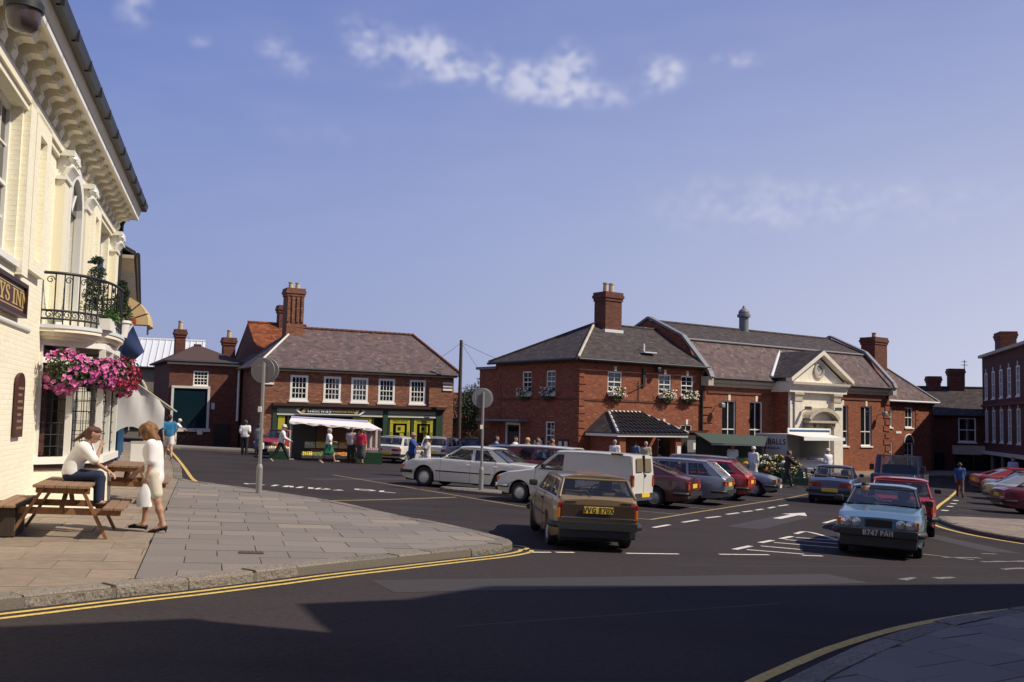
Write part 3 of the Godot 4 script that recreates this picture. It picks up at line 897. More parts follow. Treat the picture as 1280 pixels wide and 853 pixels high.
# wall with openings [u0, v0, u1, v1] and their reveals
func wall(m: MB, u0: float, v0: float, u1: float, v1: float, ops: Array = [], depth := 0.12) -> void:
	var us := [u0, u1]; var vs := [v0, v1]
	for o in ops:
		for k in [0, 2]: if o[k] > u0 and o[k] < u1 and not us.has(o[k]): us.append(o[k])
		for k in [1, 3]: if o[k] > v0 and o[k] < v1 and not vs.has(o[k]): vs.append(o[k])
	us.sort(); vs.sort()
	for i in us.size() - 1:
		for j in vs.size() - 1:
			var cu: float = (us[i] + us[i + 1]) / 2; var cv: float = (vs[j] + vs[j + 1]) / 2
			var skip := false
			for o in ops:
				if cu > o[0] and cu < o[2] and cv > o[1] and cv < o[3]: skip = true
			if not skip: m.quad(Vector3(us[i], vs[j], 0), Vector3(us[i + 1], vs[j], 0), Vector3(us[i + 1], vs[j + 1], 0), Vector3(us[i], vs[j + 1], 0))
	for o in ops:
		var a := Vector3(o[0], o[1], 0); var b := Vector3(o[2], o[1], 0); var c := Vector3(o[2], o[3], 0); var d := Vector3(o[0], o[3], 0)
		var w := Vector3(0, 0, -depth)
		m.quad(a, a + w, b + w, b); m.quad(b, b + w, c + w, c); m.quad(c, c + w, d + w, d); m.quad(d, d + w, a + w, a)

# a window in an opening: frame with rails and glazing bars, pane, sill
func window(parent: Node, t: Transform3D, r: Array, depth: float, nx: int, ny: int, fm: Material, fw := 0.07, sill: Material = null, called := "window", mid := 0.5, glass: Material = null, bw := 0.028) -> MeshInstance3D:
	var m := MB.new()
	m.xf = t
	var z0 := -depth; var z1 := -depth + 0.07
	var u0: float = r[0]; var v0: float = r[1]; var u1: float = r[2]; var v1: float = r[3]
	m.box(Vector3(u0, v0, z0), Vector3(u0 + fw, v1, z1)); m.box(Vector3(u1 - fw, v0, z0), Vector3(u1, v1, z1))
	m.box(Vector3(u0 + fw, v1 - fw, z0), Vector3(u1 - fw, v1, z1)); m.box(Vector3(u0 + fw, v0, z0), Vector3(u1 - fw, v0 + fw * 1.2, z1))
	var vm := lerpf(v0, v1, mid)
	if mid > 0: m.box(Vector3(u0 + fw, vm - 0.025, z0), Vector3(u1 - fw, vm + 0.03, z1 - 0.01))
	for i in range(1, nx):
		var x := lerpf(u0 + fw, u1 - fw, float(i) / nx)
		m.box(Vector3(x - bw / 2, v0 + fw, z0), Vector3(x + bw / 2, v1 - fw, z0 + 0.04))
	for j in range(1, ny):
		var y := lerpf(v0 + fw, v1 - fw, float(j) / ny)
		if mid > 0 and absf(y - vm) < 0.06: continue
		m.box(Vector3(u0 + fw, y - bw / 2, z0 + 0.002), Vector3(u1 - fw, y + bw / 2, z0 + 0.038))
	var o := put(m, called, fm, parent)
	m = MB.new()
	m.xf = t
	m.quad(Vector3(u0 + 0.02, v0 + 0.02, z0 + 0.015), Vector3(u1 - 0.02, v0 + 0.02, z0 + 0.015), Vector3(u1 - 0.02, v1 - 0.02, z0 + 0.015), Vector3(u0 + 0.02, v1 - 0.02, z0 + 0.015))
	put(m, "pane", glass if glass else M.window_glass, o)
	if sill:
		m = MB.new()
		m.xf = t
		m.box(Vector3(u0 - 0.06, v0 - 0.09, -depth), Vector3(u1 + 0.06, v0 + 0.001, 0.07))
		put(m, "sill", sill, o)
	return o

# a flat sheet of some thickness; points counter-clockwise seen from outside
func sheet(m: MB, p: Array, th: float) -> void:
	var n: Vector3 = (p[1] - p[0]).cross(p[2] - p[0]).normalized() * th
	for i in range(1, p.size() - 1):
		m.tri(p[0], p[i], p[i + 1])
		m.tri(p[0] - n, p[i + 1] - n, p[i] - n)
	for i in p.size():
		var a: Vector3 = p[i]; var b: Vector3 = p[(i + 1) % p.size()]
		m.quad(a - n, b - n, b, a)

func chimney(parent: Node, x: float, z: float, y0: float, y1: float, w: float, d: float, brick: Material, pots: int, pot_h := 0.45, potm: Material = null) -> void:
	var m := nb()
	m.box(Vector3(x - w / 2, y0, z - d / 2), Vector3(x + w / 2, y1 - 0.5, z + d / 2))
	var y := y1 - 0.5
	for k in 3:
		var g := 0.05 * (k + 1) if k < 2 else 0.06
		m.box(Vector3(x - w / 2 - g, y, z - d / 2 - g), Vector3(x + w / 2 + g, y + 0.16667, z + d / 2 + g))
		y += 0.16667
	var c := put(m, "chimney", brick, parent)
	m = nb()
	m.box(Vector3(x - w / 2 - 0.09, y0, z - d / 2 - 0.09), Vector3(x + w / 2 + 0.09, y0 + 0.0, z + d / 2 + 0.09))
	for k in pots:
		m = nb()
		var px := x + (k - (pots - 1) / 2.0) * minf(0.42, w / maxf(1, pots))
		m.turned([Vector2(0.0, 0), Vector2(0.16, 0), Vector2(0.13, pot_h * 0.85), Vector2(0.165, pot_h * 0.87), Vector2(0.165, pot_h), Vector2(0.11, pot_h), Vector2(0.1, pot_h * 0.6), Vector2(0, pot_h * 0.6)], 12, Vector3(px, y1, z))
		put(m, "pot", potm if potm else M.terracotta, c)

func quoins(parent: Node, t: Transform3D, u: float, v0: float, v1: float, m: Material, w := 0.42, h := 0.3, gap := 0.08, proud := 0.035, side := 1.0) -> void:
	var v := v0
	var k := 0
	while v + h <= v1:
		var mb := MB.new()
		mb.xf = t
		var ww := w if k % 2 == 0 else w * 0.75
		mb.box(Vector3(u, v, -0.05), Vector3(u + ww * side, v + h, proud))
		put(mb, "quoin", m, parent)
		v += h + gap
		k += 1

func gutter(parent: Node, a: Vector3, b: Vector3, m: Material, r := 0.07) -> void:
	var mb := nb()
	mb.tube([a, b], r, 8)
	put(mb, "gutter", m, parent)

# leaves or petals: small bent blades scattered by the caller
func leaf(m: MB, p: Vector3, d: Vector3, l: float, w: float, c: Color) -> void:
	var s := d.cross(Vector3(rng.randf_range(-1, 1), rng.randf_range(-1, 1), rng.randf_range(-1, 1))).normalized() * w * 0.5
	m.col = c
	var e := p + d * l
	var mid := p + d * l * 0.5 + d.cross(s).normalized() * l * 0.08
	m.tri(p, mid + s, e); m.tri(p, e, mid - s)

func rdir() -> Vector3:
	var z := rng.randf_range(-1, 1); var a := rng.randf() * TAU
	var q := sqrt(1 - z * z)
	return Vector3(q * cos(a), z, q * sin(a))

func greens(base: Color, k := 0.35) -> Color:
	var f := 1.0 + rng.randf_range(-k, k)
	return Color(base.r * f * rng.randf_range(0.8, 1.25), base.g * f, base.b * f * rng.randf_range(0.8, 1.2))

func foliage(m: MB, ce: Vector3, rad: Vector3, n: int, l: float, base: Color, clump := 0) -> void:
	m.usecol = true
	var cs := []
	for k in clump: cs.append(ce + rdir() * rad * rng.randf_range(0.35, 0.95))
	for i in n:
		var p: Vector3
		if clump:
			p = cs[i % clump] + rdir() * rad * pow(rng.randf(), 0.5) * (1.35 / pow(clump, 0.333))
		else:
			p = ce + rdir() * rad * pow(rng.randf(), 0.4)
		var d := (rdir() + (p - ce).normalized() * 0.7 + Vector3(0, 0.2, 0)).normalized()
		leaf(m, p, d, l * rng.randf_range(0.7, 1.3), l * 0.55, greens(base))

func flower(m: MB, p: Vector3, d: Vector3, r: float, c: Color) -> void:
	var s := d.cross(Vector3(0.3, 1, 0.2)).normalized(); var t := d.cross(s)
	m.usecol = true
	for k in 5:
		var a := TAU * k / 5.0; var b := TAU * (k + 1) / 5.0
		m.col = c
		var q := p + (s * cos((a + b) / 2) + t * sin((a + b) / 2)) * r + d * r * 0.2
		m.tri(p - d * r * 0.3, p + (s * cos(a) + t * sin(a)) * r * 0.75, q)
		m.tri(p - d * r * 0.3, q, p + (s * cos(b) + t * sin(b)) * r * 0.75)

func window_box(t: Transform3D, x: float, y: float, z: float, w: float, label: String) -> void:   # a trough of flowers under a window
	var o := Node3D.new()
	o.name = numbered(self, "window_box")
	add_child(o, true)
	o.transform = t * Transform3D(Basis.IDENTITY, Vector3(x, y - YO, z))
	tag(o, label, "flower box", "window boxes of the council office")
	var m := MB.new()
	m.box(Vector3(-w / 2, -0.18, 0), Vector3(w / 2, 0.02, 0.2))
	put(m, "trough", M.white_paint, o)
	m = MB.new()
	foliage(m, Vector3(0, -0.06, 0.17), Vector3(w * 0.5, 0.34, 0.17), 520, 0.1, Color(0.06, 0.10, 0.025))
	put(m, "leaves", M.leaf, o)
	m = MB.new()
	for i in 42:
		var p := Vector3(rng.randf_range(-w * 0.52, w * 0.52), rng.randf_range(-0.15, 0.28), 0.2) + Vector3(0, 0, rng.randf_range(0.0, 0.18))
		flower(m, p, Vector3(rng.randf_range(-0.5, 0.5), 0.5, 1).normalized(), 0.05, [Color(0.75, 0.7, 0.68), Color(0.78, 0.74, 0.72), Color(0.7, 0.6, 0.25), Color(0.75, 0.72, 0.7), Color(0.6, 0.3, 0.3)][rng.randi() % 5])
	put(m, "flowers", M.petal, o)
# ---------- the buildings round the market place ----------
func council_office() -> void:
	rng.seed = 41
	var c := Vector2(3.41, 50.0)
	YO = gh(c.x, c.y) - 0.3
	var o := thing("council_office", "two storey red brick office with hipped slate roof, tall chimney and tiled porch", "building", Vector3(c.x, YO, -c.y), 54.0)
	var L := 9.05; var D := 7.1; var b := YO - 0.9; var E := 5.06
	var fw := [[1.93, 3.42, 2.93, 4.5], [5.55, 3.42, 6.5, 4.5], [7.25, 3.42, 8.2, 4.5]]
	var gw := [[5.55, 0.15, 6.4, 1.85], [7.25, 0.15, 8.15, 1.85]]
	var m := nb()
	wall(m, 0, b, L, E, fw + gw, 0.13)
	var lw := [[-4.78, 3.35, -3.95, 4.5], [-2.68, 3.35, -1.9, 4.5], [-2.66, 0.4, -1.9, 1.85], [-6.1, -0.75, -4.9, 1.6]]
	m.xf = pl(LEFT)
	wall(m, -D, b, 0, E, lw, 0.13)
	m.xf = pl(BACK, Vector3(L, 0, -D)); wall(m, 0, b, L, E)
	m.xf = pl(RIGHT, Vector3(L, 0, 0)); wall(m, 0, b, D, E)
	# lower wing behind on the left
	m.xf = pl(FRONT)
	m.box(Vector3(0.08, b, -9.0), Vector3(L, 4.72, -D - 0.01))
	put(m, "wall", M.brick_red, o)
	m = nb(); m.box(Vector3(-0.1, 4.72, -9.15), Vector3(L, 4.86, -D - 0.02)); put(m, "parapet", M.lead, o)
	for r in fw:
		var w := window(o, pl(FRONT), r, 0.11, 2, 4, M.white_paint, 0.07, M.white_paint, "window", 0.5)
		var k := nb(); k.xf = pl(FRONT); k.box(Vector3((r[0] + r[2]) / 2 - 0.08, r[3], -0.02), Vector3((r[0] + r[2]) / 2 + 0.08, r[3] + 0.27, 0.03)); put(k, "keystone", M.stucco, w)
	for r in gw:
		var w := window(o, pl(FRONT), r, 0.11, 2, 4, M.white_paint, 0.07, M.white_paint, "window", 0.5)
		var k := nb(); k.xf = pl(FRONT); k.box(Vector3((r[0] + r[2]) / 2 - 0.08, r[3], -0.02), Vector3((r[0] + r[2]) / 2 + 0.08, r[3] + 0.27, 0.03)); put(k, "keystone", M.stucco, w)
	for i in 3:
		window(o, pl(LEFT), lw[i], 0.11, 2, 4, M.white_paint, 0.07, M.white_paint, "window", 0.5)
	m = nb(); m.xf = pl(LEFT)
	m.box(Vector3(-6.1, -0.75, -0.13), Vector3(-4.9, 1.6, -0.08)); var dr := put(m, "door", M.dark_brown, o)
	m = nb(); m.xf = pl(LEFT); m.box(Vector3(-6.0, 1.25, -0.08), Vector3(-5.0, 1.52, -0.06)); put(m, "fanlight", M.window_glass, dr)
	m = nb(); m.xf = pl(LEFT); m.box(Vector3(-6.16, -0.75, -0.06), Vector3(-6.08, 1.72, 0.03)); m.box(Vector3(-4.92, -0.75, -0.06), Vector3(-4.84, 1.72, 0.03)); m.box(Vector3(-6.16, 1.62, -0.06), Vector3(-4.84, 1.74, 0.035)); put(m, "door_frame", M.white_paint, o)
	m = nb(); m.xf = pl(LEFT); m.box(Vector3(-8.05, 1.8, 0), Vector3(-4.05, 1.92, 0.75)); put(m, "canopy", M.lead, o)
	# notice boards on the dark side
	for q in [[-3.62, -3.25], [-3.15, -2.78], [-1.55, -1.15], [-1.08, -0.7]]:
		m = nb(); m.xf = pl(LEFT); m.box(Vector3(q[0], -0.15, 0.002), Vector3(q[1], 0.98, 0.05)); var nbd := put(m, "notice_board", M.dark_brown, o)
		m = nb(); m.xf = pl(LEFT)
		m.box(Vector3(q[0] + 0.06, 0.1 + rng.randf() * 0.1, 0.05), Vector3(q[1] - 0.06, 0.85, 0.055)); put(m, "notice", M.grey_white, nbd)
	# string course, cornice, quoins
	m = nb(); m.box(Vector3(-0.04, 2.96, -0.02), Vector3(L, 3.06, 0.045)); m.box(Vector3(-0.045, 2.96, -D), Vector3(0.02, 3.06, 0.045)); put(m, "string_course", M.brick_dark, o)
	m = nb(); m.box(Vector3(-0.14, 4.86, -0.02), Vector3(L, 5.05, 0.14)); m.box(Vector3(-0.14, 4.86, -D), Vector3(0.02, 5.05, -0.02)); put(m, "cornice", M.brick_dark, o)
	quoins(o, pl(FRONT), 0.0, -1.4, 4.8, M.brick_red, 0.46, 0.3, 0.07, 0.04)
	quoins(o, pl(LEFT), 0.0, -1.4, 4.8, M.brick_red, 0.46, 0.3, 0.07, 0.04, -1.0)
	quoins(o, pl(LEFT), -D, -1.4, 4.8, M.brick_red, 0.46, 0.3, 0.07, 0.04)
	# roof: hip to the left, running into the hall on the right
	var ov := 0.38; var rz := -D / 2; var ry := 7.32; var hx := 4.0
	m = nb()
	sheet(m, [Vector3(-ov, 5.08, ov), Vector3(L, 5.08, ov), Vector3(L, ry, rz), Vector3(hx, ry, rz)], 0.1)
	sheet(m, [Vector3(-ov, 5.08, -D - ov), Vector3(-ov, 5.08, ov), Vector3(hx, ry, rz)], 0.1)
	sheet(m, [Vector3(L, 5.08, -D - ov), Vector3(-ov, 5.08, -D - ov), Vector3(hx, ry, rz), Vector3(L, ry, rz)], 0.1)
	var rf := put(m, "roof", M.slate_grey, o)
	m = nb(); m.tube([Vector3(-ov, 5.1, ov), Vector3(hx, ry + 0.02, rz)], 0.08, 6); put(m, "hip_ridge", M.stone, rf)
	m = nb(); m.tube([Vector3(-ov, 5.1, -D - ov), Vector3(hx, ry + 0.02, rz)], 0.08, 6); m.tube([Vector3(hx, ry + 0.02, rz), Vector3(L, ry + 0.02, rz)], 0.08, 6); put(m, "ridge_tiles", M.slate_grey, rf)
	m = nb(); m.box(Vector3(4.7, 5.62, -0.55), Vector3(5.6, 5.68, -0.2)); m.tube([Vector3(5.1, 5.6, -0.7), Vector3(5.1, 6.15, -0.7)], 0.06, 6); put(m, "vent", M.lead_pale, rf)
	gutter(o, Vector3(-ov, 5.0, ov + 0.05), Vector3(L, 5.0, ov + 0.05), M.black_iron)
	gutter(o, Vector3(-ov - 0.05, 5.0, -D - ov), Vector3(-ov - 0.05, 5.0, ov), M.black_iron)
	m = nb(); m.tube([Vector3(L - 0.25, 4.95, 0.12), Vector3(L - 0.25, b, 0.12)], 0.05, 8); put(m, "downpipe", M.black_iron, o)
	m = nb(); m.tube([Vector3(4.05, 4.1, 0.05), Vector3(4.05, 3.0, 0.05)], 0.02, 5); m.tube([Vector3(4.4, 4.6, 0.06), Vector3(4.4, 3.85, 0.06), Vector3(3.6, 3.8, 0.3)], 0.025, 5); m.box(Vector3(4.32, 3.8, 0.02), Vector3(4.5, 4.75, 0.1)); put(m, "bracket", M.black_iron, o)
	m = nb(); m.tube([Vector3(5.2, 4.85, 0.05), Vector3(5.2, 4.8, 0.35)], 0.03, 6); m.rbox(Vector3(5.05, 4.55, 0.2), Vector3(5.35, 4.85, 0.45), 0.08); put(m, "wall_lamp", M.black_iron, o)
	chimney(o, 4.75, rz + 0.3, 6.6, 9.1, 1.2, 0.95, M.brick_dark, 2, 0.55, M.pot_buff)
	chim_extra(o, 4.75, rz + 0.3)
	var T := o.transform
	var keep := YO
	for q in [[fw[0], "flower box under the single window above the tiled porch"], [fw[1], "flower box under the middle upper window of the council office"], [fw[2], "flower box under the upper window next to the town hall"]]:
		var r: Array = q[0]
		window_box(T, (r[0] + r[2]) / 2, r[1] - 0.02, 0.06, 1.05, q[1])
	for q in [[-4.36, "flower box under the upper window farther along the shaded brick side"], [-2.29, "flower box under the upper window nearer the corner on the shaded side"]]:
		window_box(T * Transform3D(LEFT, Vector3.ZERO), q[0], 3.33, 0.06, 0.95, q[1])
	YO = keep
	porch(c)

func chim_extra(o: Node3D, x: float, z: float) -> void:
	var m := nb()
	m.box(Vector3(x - 0.68, 6.75, z - 0.55), Vector3(x + 0.68, 7.0, z + 0.55))
	put(m, "flashing", M.lead_pale, o)

func porch(c: Vector2) -> void:   # a lean-to shelter with glazed pantiles on brick piers, before the office
	YO = gh(c.x + 3.5, c.y + 0.5) - 0.3
	var o := thing("bus_shelter", "open fronted brick shelter with hipped dark pantile roof and white fascia", "shelter", Vector3(c.x, YO, -c.y), 54.0)
	var x0 := 0.62; var x1 := 5.05; var z := 2.05; var ey := 1.2; var ty := 2.42
	var m := nb()
	var b := YO - 0.4
	m.box(Vector3(x0 + 0.1, b, 0.06), Vector3(x0 + 0.32, ey, z - 0.15)); put(m, "side_wall", M.brick_red, o)
	for q in [[x0 + 0.1, z - 0.15], [x1 - 0.5, z - 0.15]]:
		m = nb(); m.box(Vector3(q[0], b, q[1]), Vector3(q[0] + 0.4, ey, q[1] + 0.4)); put(m, "pier", M.brick_red, o)
	m = nb(); m.box(Vector3(x1 - 0.42, -0.3, z + 0.25), Vector3(x1 - 0.16, 0.75, z + 0.28)); put(m, "notice", M.white_paint, o)
	m = nb(); m.box(Vector3(x0 - 0.15, ey, z + 0.36), Vector3(x1 + 0.15, ey + 0.17, z + 0.42)); m.box(Vector3(x0 - 0.21, ey, 0.06), Vector3(x0 - 0.15, ey + 0.17, z + 0.42)); m.box(Vector3(x1 + 0.15, ey, 0.06), Vector3(x1 + 0.21, ey + 0.17, z + 0.42)); put(m, "fascia", M.white_paint, o)
	m = nb(); m.box(Vector3(x0 - 0.1, ey + 0.02, 0.06), Vector3(x1 + 0.1, ey + 0.06, z + 0.34)); put(m, "ceiling", M.teak, o)
	# roof planes carry rolls of pantiles
	var ra := Vector3(x0 + 1.1, ty, 0.35); var rb := Vector3(x1 - 1.15, ty, 0.35)
	var fa := Vector3(x0 - 0.25, ey + 0.17, z + 0.5); var fb := Vector3(x1 + 0.25, ey + 0.17, z + 0.5)
	var la := Vector3(x0 - 0.25, ey + 0.17, 0.05); var lb := Vector3(x1 + 0.25, ey + 0.17, 0.05)
	m = nb()
	sheet(m, [fa, fb, rb, ra], 0.05)
	sheet(m, [la, fa, ra, Vector3(x0 + 1.1, ty, 0.05)], 0.05)
	sheet(m, [fb, lb, Vector3(x1 - 1.15, ty, 0.05), rb], 0.05)
	var rf := put(m, "roof", M.slate_grey, o)
	dye("pantile", Color(0.035, 0.033, 0.036), 0.25)
	var n := 18
	for i in n + 1:
		var t := float(i) / n
		var x := lerpf(fa.x, fb.x, t)
		var top := 1.0
		if x < ra.x: top = (x - fa.x) / (ra.x - fa.x)
		elif x > rb.x: top = (fb.x - x) / (fb.x - rb.x)
		if top < 0.08: continue
		var pts := []
		var rows := maxi(2, int(6 * top))
		m = nb()
		for k in rows:
			var a := top * k / rows; var e := top * (k + 1) / rows
			var za := lerpf(fa.z, ra.z, a); var ze := lerpf(fa.z, ra.z, e)
			var ya := lerpf(fa.y, ra.y, a); var ye := lerpf(fa.y, ra.y, e)
			m.tube([Vector3(x, ya + 0.05, za), Vector3(x, ye + 0.025, ze)], [0.085, 0.07], 6)
		put(m, "pantile_roll", M.pantile, rf)
	m = nb(); m.tube([ra, rb], 0.08, 6); m.tube([fa + Vector3(0.05, 0.05, -0.05), ra], 0.07, 6); m.tube([fb + Vector3(-0.05, 0.05, -0.05), rb], 0.07, 6); put(m, "ridge_tiles", M.grey_white, rf)

func town_hall() -> void:
	rng.seed = 43
	var c := Vector2(10.59, 55.10)
	YO = gh(c.x + 7, c.y + 5) - 0.3
	var o := thing("town_hall", "red brick town hall with cream pedimented portico, clock and long slate mansard roof", "building", Vector3(c.x, YO, -c.y), 54.6)
	var L := 17.4; var D := 8.8; var b := YO - 1.0; var E := 4.45
	var wn := [[1.6, 0.72, 2.75, 3.25], [3.9, 0.72, 5.02, 3.25], [11.95, 0.72, 13.07, 3.25], [14.35, 0.72, 15.5, 3.25]]
	var m := nb()
	wall(m, 0, b, L, E, wn, 0.16)
	for q in [[LEFT, 0.0], [RIGHT, L]]:
		m.xf = pl(FRONT)
		var poly := PackedVector2Array([Vector2(0, b), Vector2(D, b), Vector2(D, E), Vector2(D - 1.6, 6.75), Vector2(D / 2, 7.95), Vector2(1.6, 6.75), Vector2(0, E)])
		var x: float = q[1]
		m.xf = Transform3D(Basis(Vector3(0, 0, -1), Vector3(0, 1, 0), Vector3(1, 0, 0)), Vector3(x - (0.0 if x == 0.0 else 0.3), -YO, 0))
		m.prism(poly, 0.0, 0.3)
	m.xf = pl(BACK, Vector3(L, 0, -D)); wall(m, 0, b, L, E)
	put(m, "wall", M.brick_red, o)
	for r in wn:
		var w := window(o, pl(FRONT), r, 0.14, 2, 1, M.white_paint, 0.07, M.white_paint, "window", 0.36, null, 0.05)
		var k := nb(); k.box(Vector3((r[0] + r[2]) / 2 - 0.09, r[3], -0.02), Vector3((r[0] + r[2]) / 2 + 0.09, r[3] + 0.32, 0.03)); put(k, "keystone", M.stucco, w)
	# plinth, string, cornice
	m = nb(); m.box(Vector3(0, b, 0), Vector3(5.9, 0.0, 0.08)); m.box(Vector3(10.9, b, 0), Vector3(L, -0.05, 0.08)); put(m, "plinth", M.brick_red, o)
	m = nb(); m.box(Vector3(0.4, 3.62, -0.02), Vector3(5.85, 3.74, 0.06)); m.box(Vector3(10.95, 3.62, -0.02), Vector3(L - 0.5, 3.74, 0.06)); put(m, "string_course", M.brick_dark, o)
	m = nb(); m.xf = Transform3D(Basis(Vector3(0, 0, 1), Vector3(0, 1, 0), Vector3(-1, 0, 0)), Vector3(5.9, -YO, 0)); m.prism(PackedVector2Array([Vector2(-0.02, 4.0), Vector2(0.08, 4.0), Vector2(0.12, 4.14), Vector2(0.3, 4.22), Vector2(0.34, 4.44), Vector2(-0.02, 4.44)]), 0, 5.9)
	put(m, "cornice", M.stone, o)
	var mx := m.xf; m = nb(); m.xf = mx; m.xf.origin.x = L; m.prism(PackedVector2Array([Vector2(-0.02, 4.0), Vector2(0.08, 4.0), Vector2(0.12, 4.14), Vector2(0.3, 4.22), Vector2(0.34, 4.44), Vector2(-0.02, 4.44)]), 0, 6.5)
	put(m, "cornice", M.stone, o)
	quoins(o, pl(FRONT), 0.02, -0.6, 3.6, M.brick_red, 0.8, 0.34, 0.09, 0.05)
	quoins(o, pl(FRONT), L - 0.02, -0.9, 3.9, M.brick_red, 0.62, 0.34, 0.09, 0.05, -1.0)
	# roof
	var ez := 0.4; var y0 := 4.47; var kz := -1.75; var ky := 6.72; var rz := -D / 2; var ry := 7.92
	m = nb(); sheet(m, [Vector3(0.3, y0, ez), Vector3(L - 0.3, y0, ez), Vector3(L - 0.3, ky, kz), Vector3(0.3, ky, kz)], 0.1)
	sheet(m, [Vector3(L - 0.3, y0, -D - ez), Vector3(0.3, y0, -D - ez), Vector3(0.3, ky, -D - kz), Vector3(L - 0.3, ky, -D - kz)], 0.1)
	var rf := put(m, "lower_roof", M.slate_purple, o)
	m = nb(); sheet(m, [Vector3(0.3, ky + 0.04, kz + 0.12), Vector3(L - 0.3, ky + 0.04, kz + 0.12), Vector3(L - 0.3, ry, rz), Vector3(0.3, ry, rz)], 0.08)
	sheet(m, [Vector3(L - 0.3, ky + 0.04, -D - kz - 0.12), Vector3(0.3, ky + 0.04, -D - kz - 0.12), Vector3(0.3, ry, rz), Vector3(L - 0.3, ry, rz)], 0.08)
	put(m, "upper_roof", M.slate_grey, o)
	m = nb(); m.tube([Vector3(0.3, ky - 0.0, kz + 0.1), Vector3(L - 0.3, ky - 0.0, kz + 0.1)], 0.075, 6); put(m, "roof_curb", M.lead, o)
	m = nb(); m.tube([Vector3(0.3, ry + 0.02, rz), Vector3(L - 0.3, ry + 0.02, rz)], 0.09, 6); put(m, "ridge_tiles", M.slate_grey, o)
	gutter(o, Vector3(0.1, y0 - 0.02, ez + 0.02), Vector3(5.6, y0 - 0.02, ez + 0.02), M.black_iron)
	gutter(o, Vector3(11.2, y0 - 0.02, ez + 0.02), Vector3(L - 0.1, y0 - 0.02, ez + 0.02), M.black_iron)
	# gable copings, raised above the slates
	for x in [0.12, L - 0.18]:
		m = nb()
		var pts := [Vector3(x, y0 + 0.0, 0.62), Vector3(x, y0 + 0.35, 0.45), Vector3(x, ky + 0.18, -1.62), Vector3(x, ry + 0.2, rz), Vector3(x, ky + 0.18, -D + 1.62), Vector3(x, y0, -D - 0.4)]
		for i in pts.size() - 1: m.bar(pts[i], pts[i + 1], 0.34, 0.14)
		put(m, "coping", M.lead, o)
		m = nb(); m.box(Vector3(x - 0.2, y0 - 0.45, -0.02), Vector3(x + 0.2, y0 + 0.05, 0.55)); put(m, "kneeler", M.stone, o)
	# ventilator on the ridge
	m = nb(); m.turned([Vector2(0.3, 7.7), Vector2(0.3, 8.75), Vector2(0.42, 8.78), Vector2(0.42, 8.95), Vector2(0.34, 8.97), Vector2(0.34, 9.12), Vector2(0.26, 9.25), Vector2(0.12, 9.34), Vector2(0.06, 9.5), Vector2(0, 9.55)], 14, Vector3(8.35, 0, rz)); put(m, "ventilator", M.lead, o)
	# wall brackets
	for q in [[1.05, 2.9], [16.2, 2.75]]:
		m = nb(); m.tube([Vector3(q[0], q[1], 0.02), Vector3(q[0], q[1] + 0.05, 0.4)], 0.03, 6); m.rbox(Vector3(q[0] - 0.16, q[1] - 0.1, 0.35), Vector3(q[0] + 0.16, q[1] + 0.2, 0.65), 0.08); put(m, "wall_lamp", M.galvanised, o)
	# ---- portico
	var x0 := 5.95; var x1 := 10.85; var z := 1.2
	m = nb()
	var door := [7.72, b + 0.01, 9.08, 1.85]
	m.xf = pl(FRONT, Vector3(0, 0, z - 0.12)); wall(m, x0 + 0.02, b, x1 - 0.02, 4.0, [door], 0.3)
	var po := put(m, "portico", M.stucco, o)
	m = nb(); m.box(Vector3(x0, b, 0), Vector3(x0 + 0.05, 4.0, z - 0.14)); put(m, "side_wall", M.brick_red, po)
	m = nb(); m.box(Vector3(x1 - 0.05, b, 0), Vector3(x1, 4.0, z - 0.14)); put(m, "side_wall", M.brick_red, po)
	for q in [[x0, x0 + 0.22], [x0 + 0.32, x0 + 0.98], [x1 - 0.98, x1 - 0.32], [x1 - 0.22, x1]]:
		var wide: bool = q[1] - q[0] > 0.4
		m = nb(); m.box(Vector3(q[0], b, z - 0.13), Vector3(q[1], 3.35, z + (0.12 if wide else 0.02))); var pi := put(m, "pilaster", M.stucco, po)
		if wide:
			m = nb(); m.box(Vector3(q[0] - 0.05, 3.35, z - 0.1), Vector3(q[1] + 0.05, 3.45, z + 0.16)); m.box(Vector3(q[0], 3.45, z - 0.1), Vector3(q[1], 3.62, z + 0.13)); m.box(Vector3(q[0] - 0.04, 3.62, z - 0.1), Vector3(q[1] + 0.04, 3.72, z + 0.15)); m.box(Vector3(q[0] - 0.09, 3.72, z - 0.1), Vector3(q[1] + 0.09, 3.86, z + 0.2)); put(m, "capital", M.stone, pi)
			m = nb(); m.box(Vector3(q[0] - 0.06, b, z - 0.1), Vector3(q[1] + 0.06, b + 1.1, z + 0.2)); put(m, "base", M.stucco, pi)
	m = nb()
	var prof := PackedVector2Array([Vector2(-z - 0.1, 3.86), Vector2(0.17, 3.86), Vector2(0.17, 4.05), Vector2(0.2, 4.05), Vector2(0.2, 4.2), Vector2(0.28, 4.24), Vector2(0.42, 4.32), Vector2(0.46, 4.46), Vector2(-z - 0.1, 4.46)])
	m.xf = Transform3D(Basis(Vector3(0, 0, 1), Vector3(0, 1, 0), Vector3(-1, 0, 0)), Vector3(x1 + 0.2, -YO, z)); m.prism(prof, 0.0, x1 - x0 + 0.4)
	put(m, "entablature", M.stucco, po)
	var cx := (x0 + x1) / 2; var py := 4.46; var ay := 6.12; var hw := (x1 - x0) / 2 + 0.42
	m = nb(); m.prism(PackedVector2Array([Vector2(cx - hw + 0.3, py), Vector2(cx + hw - 0.3, py), Vector2(cx, ay - 0.12)]), -2.2, z + 0.1); put(m, "tympanum", M.stucco, po)
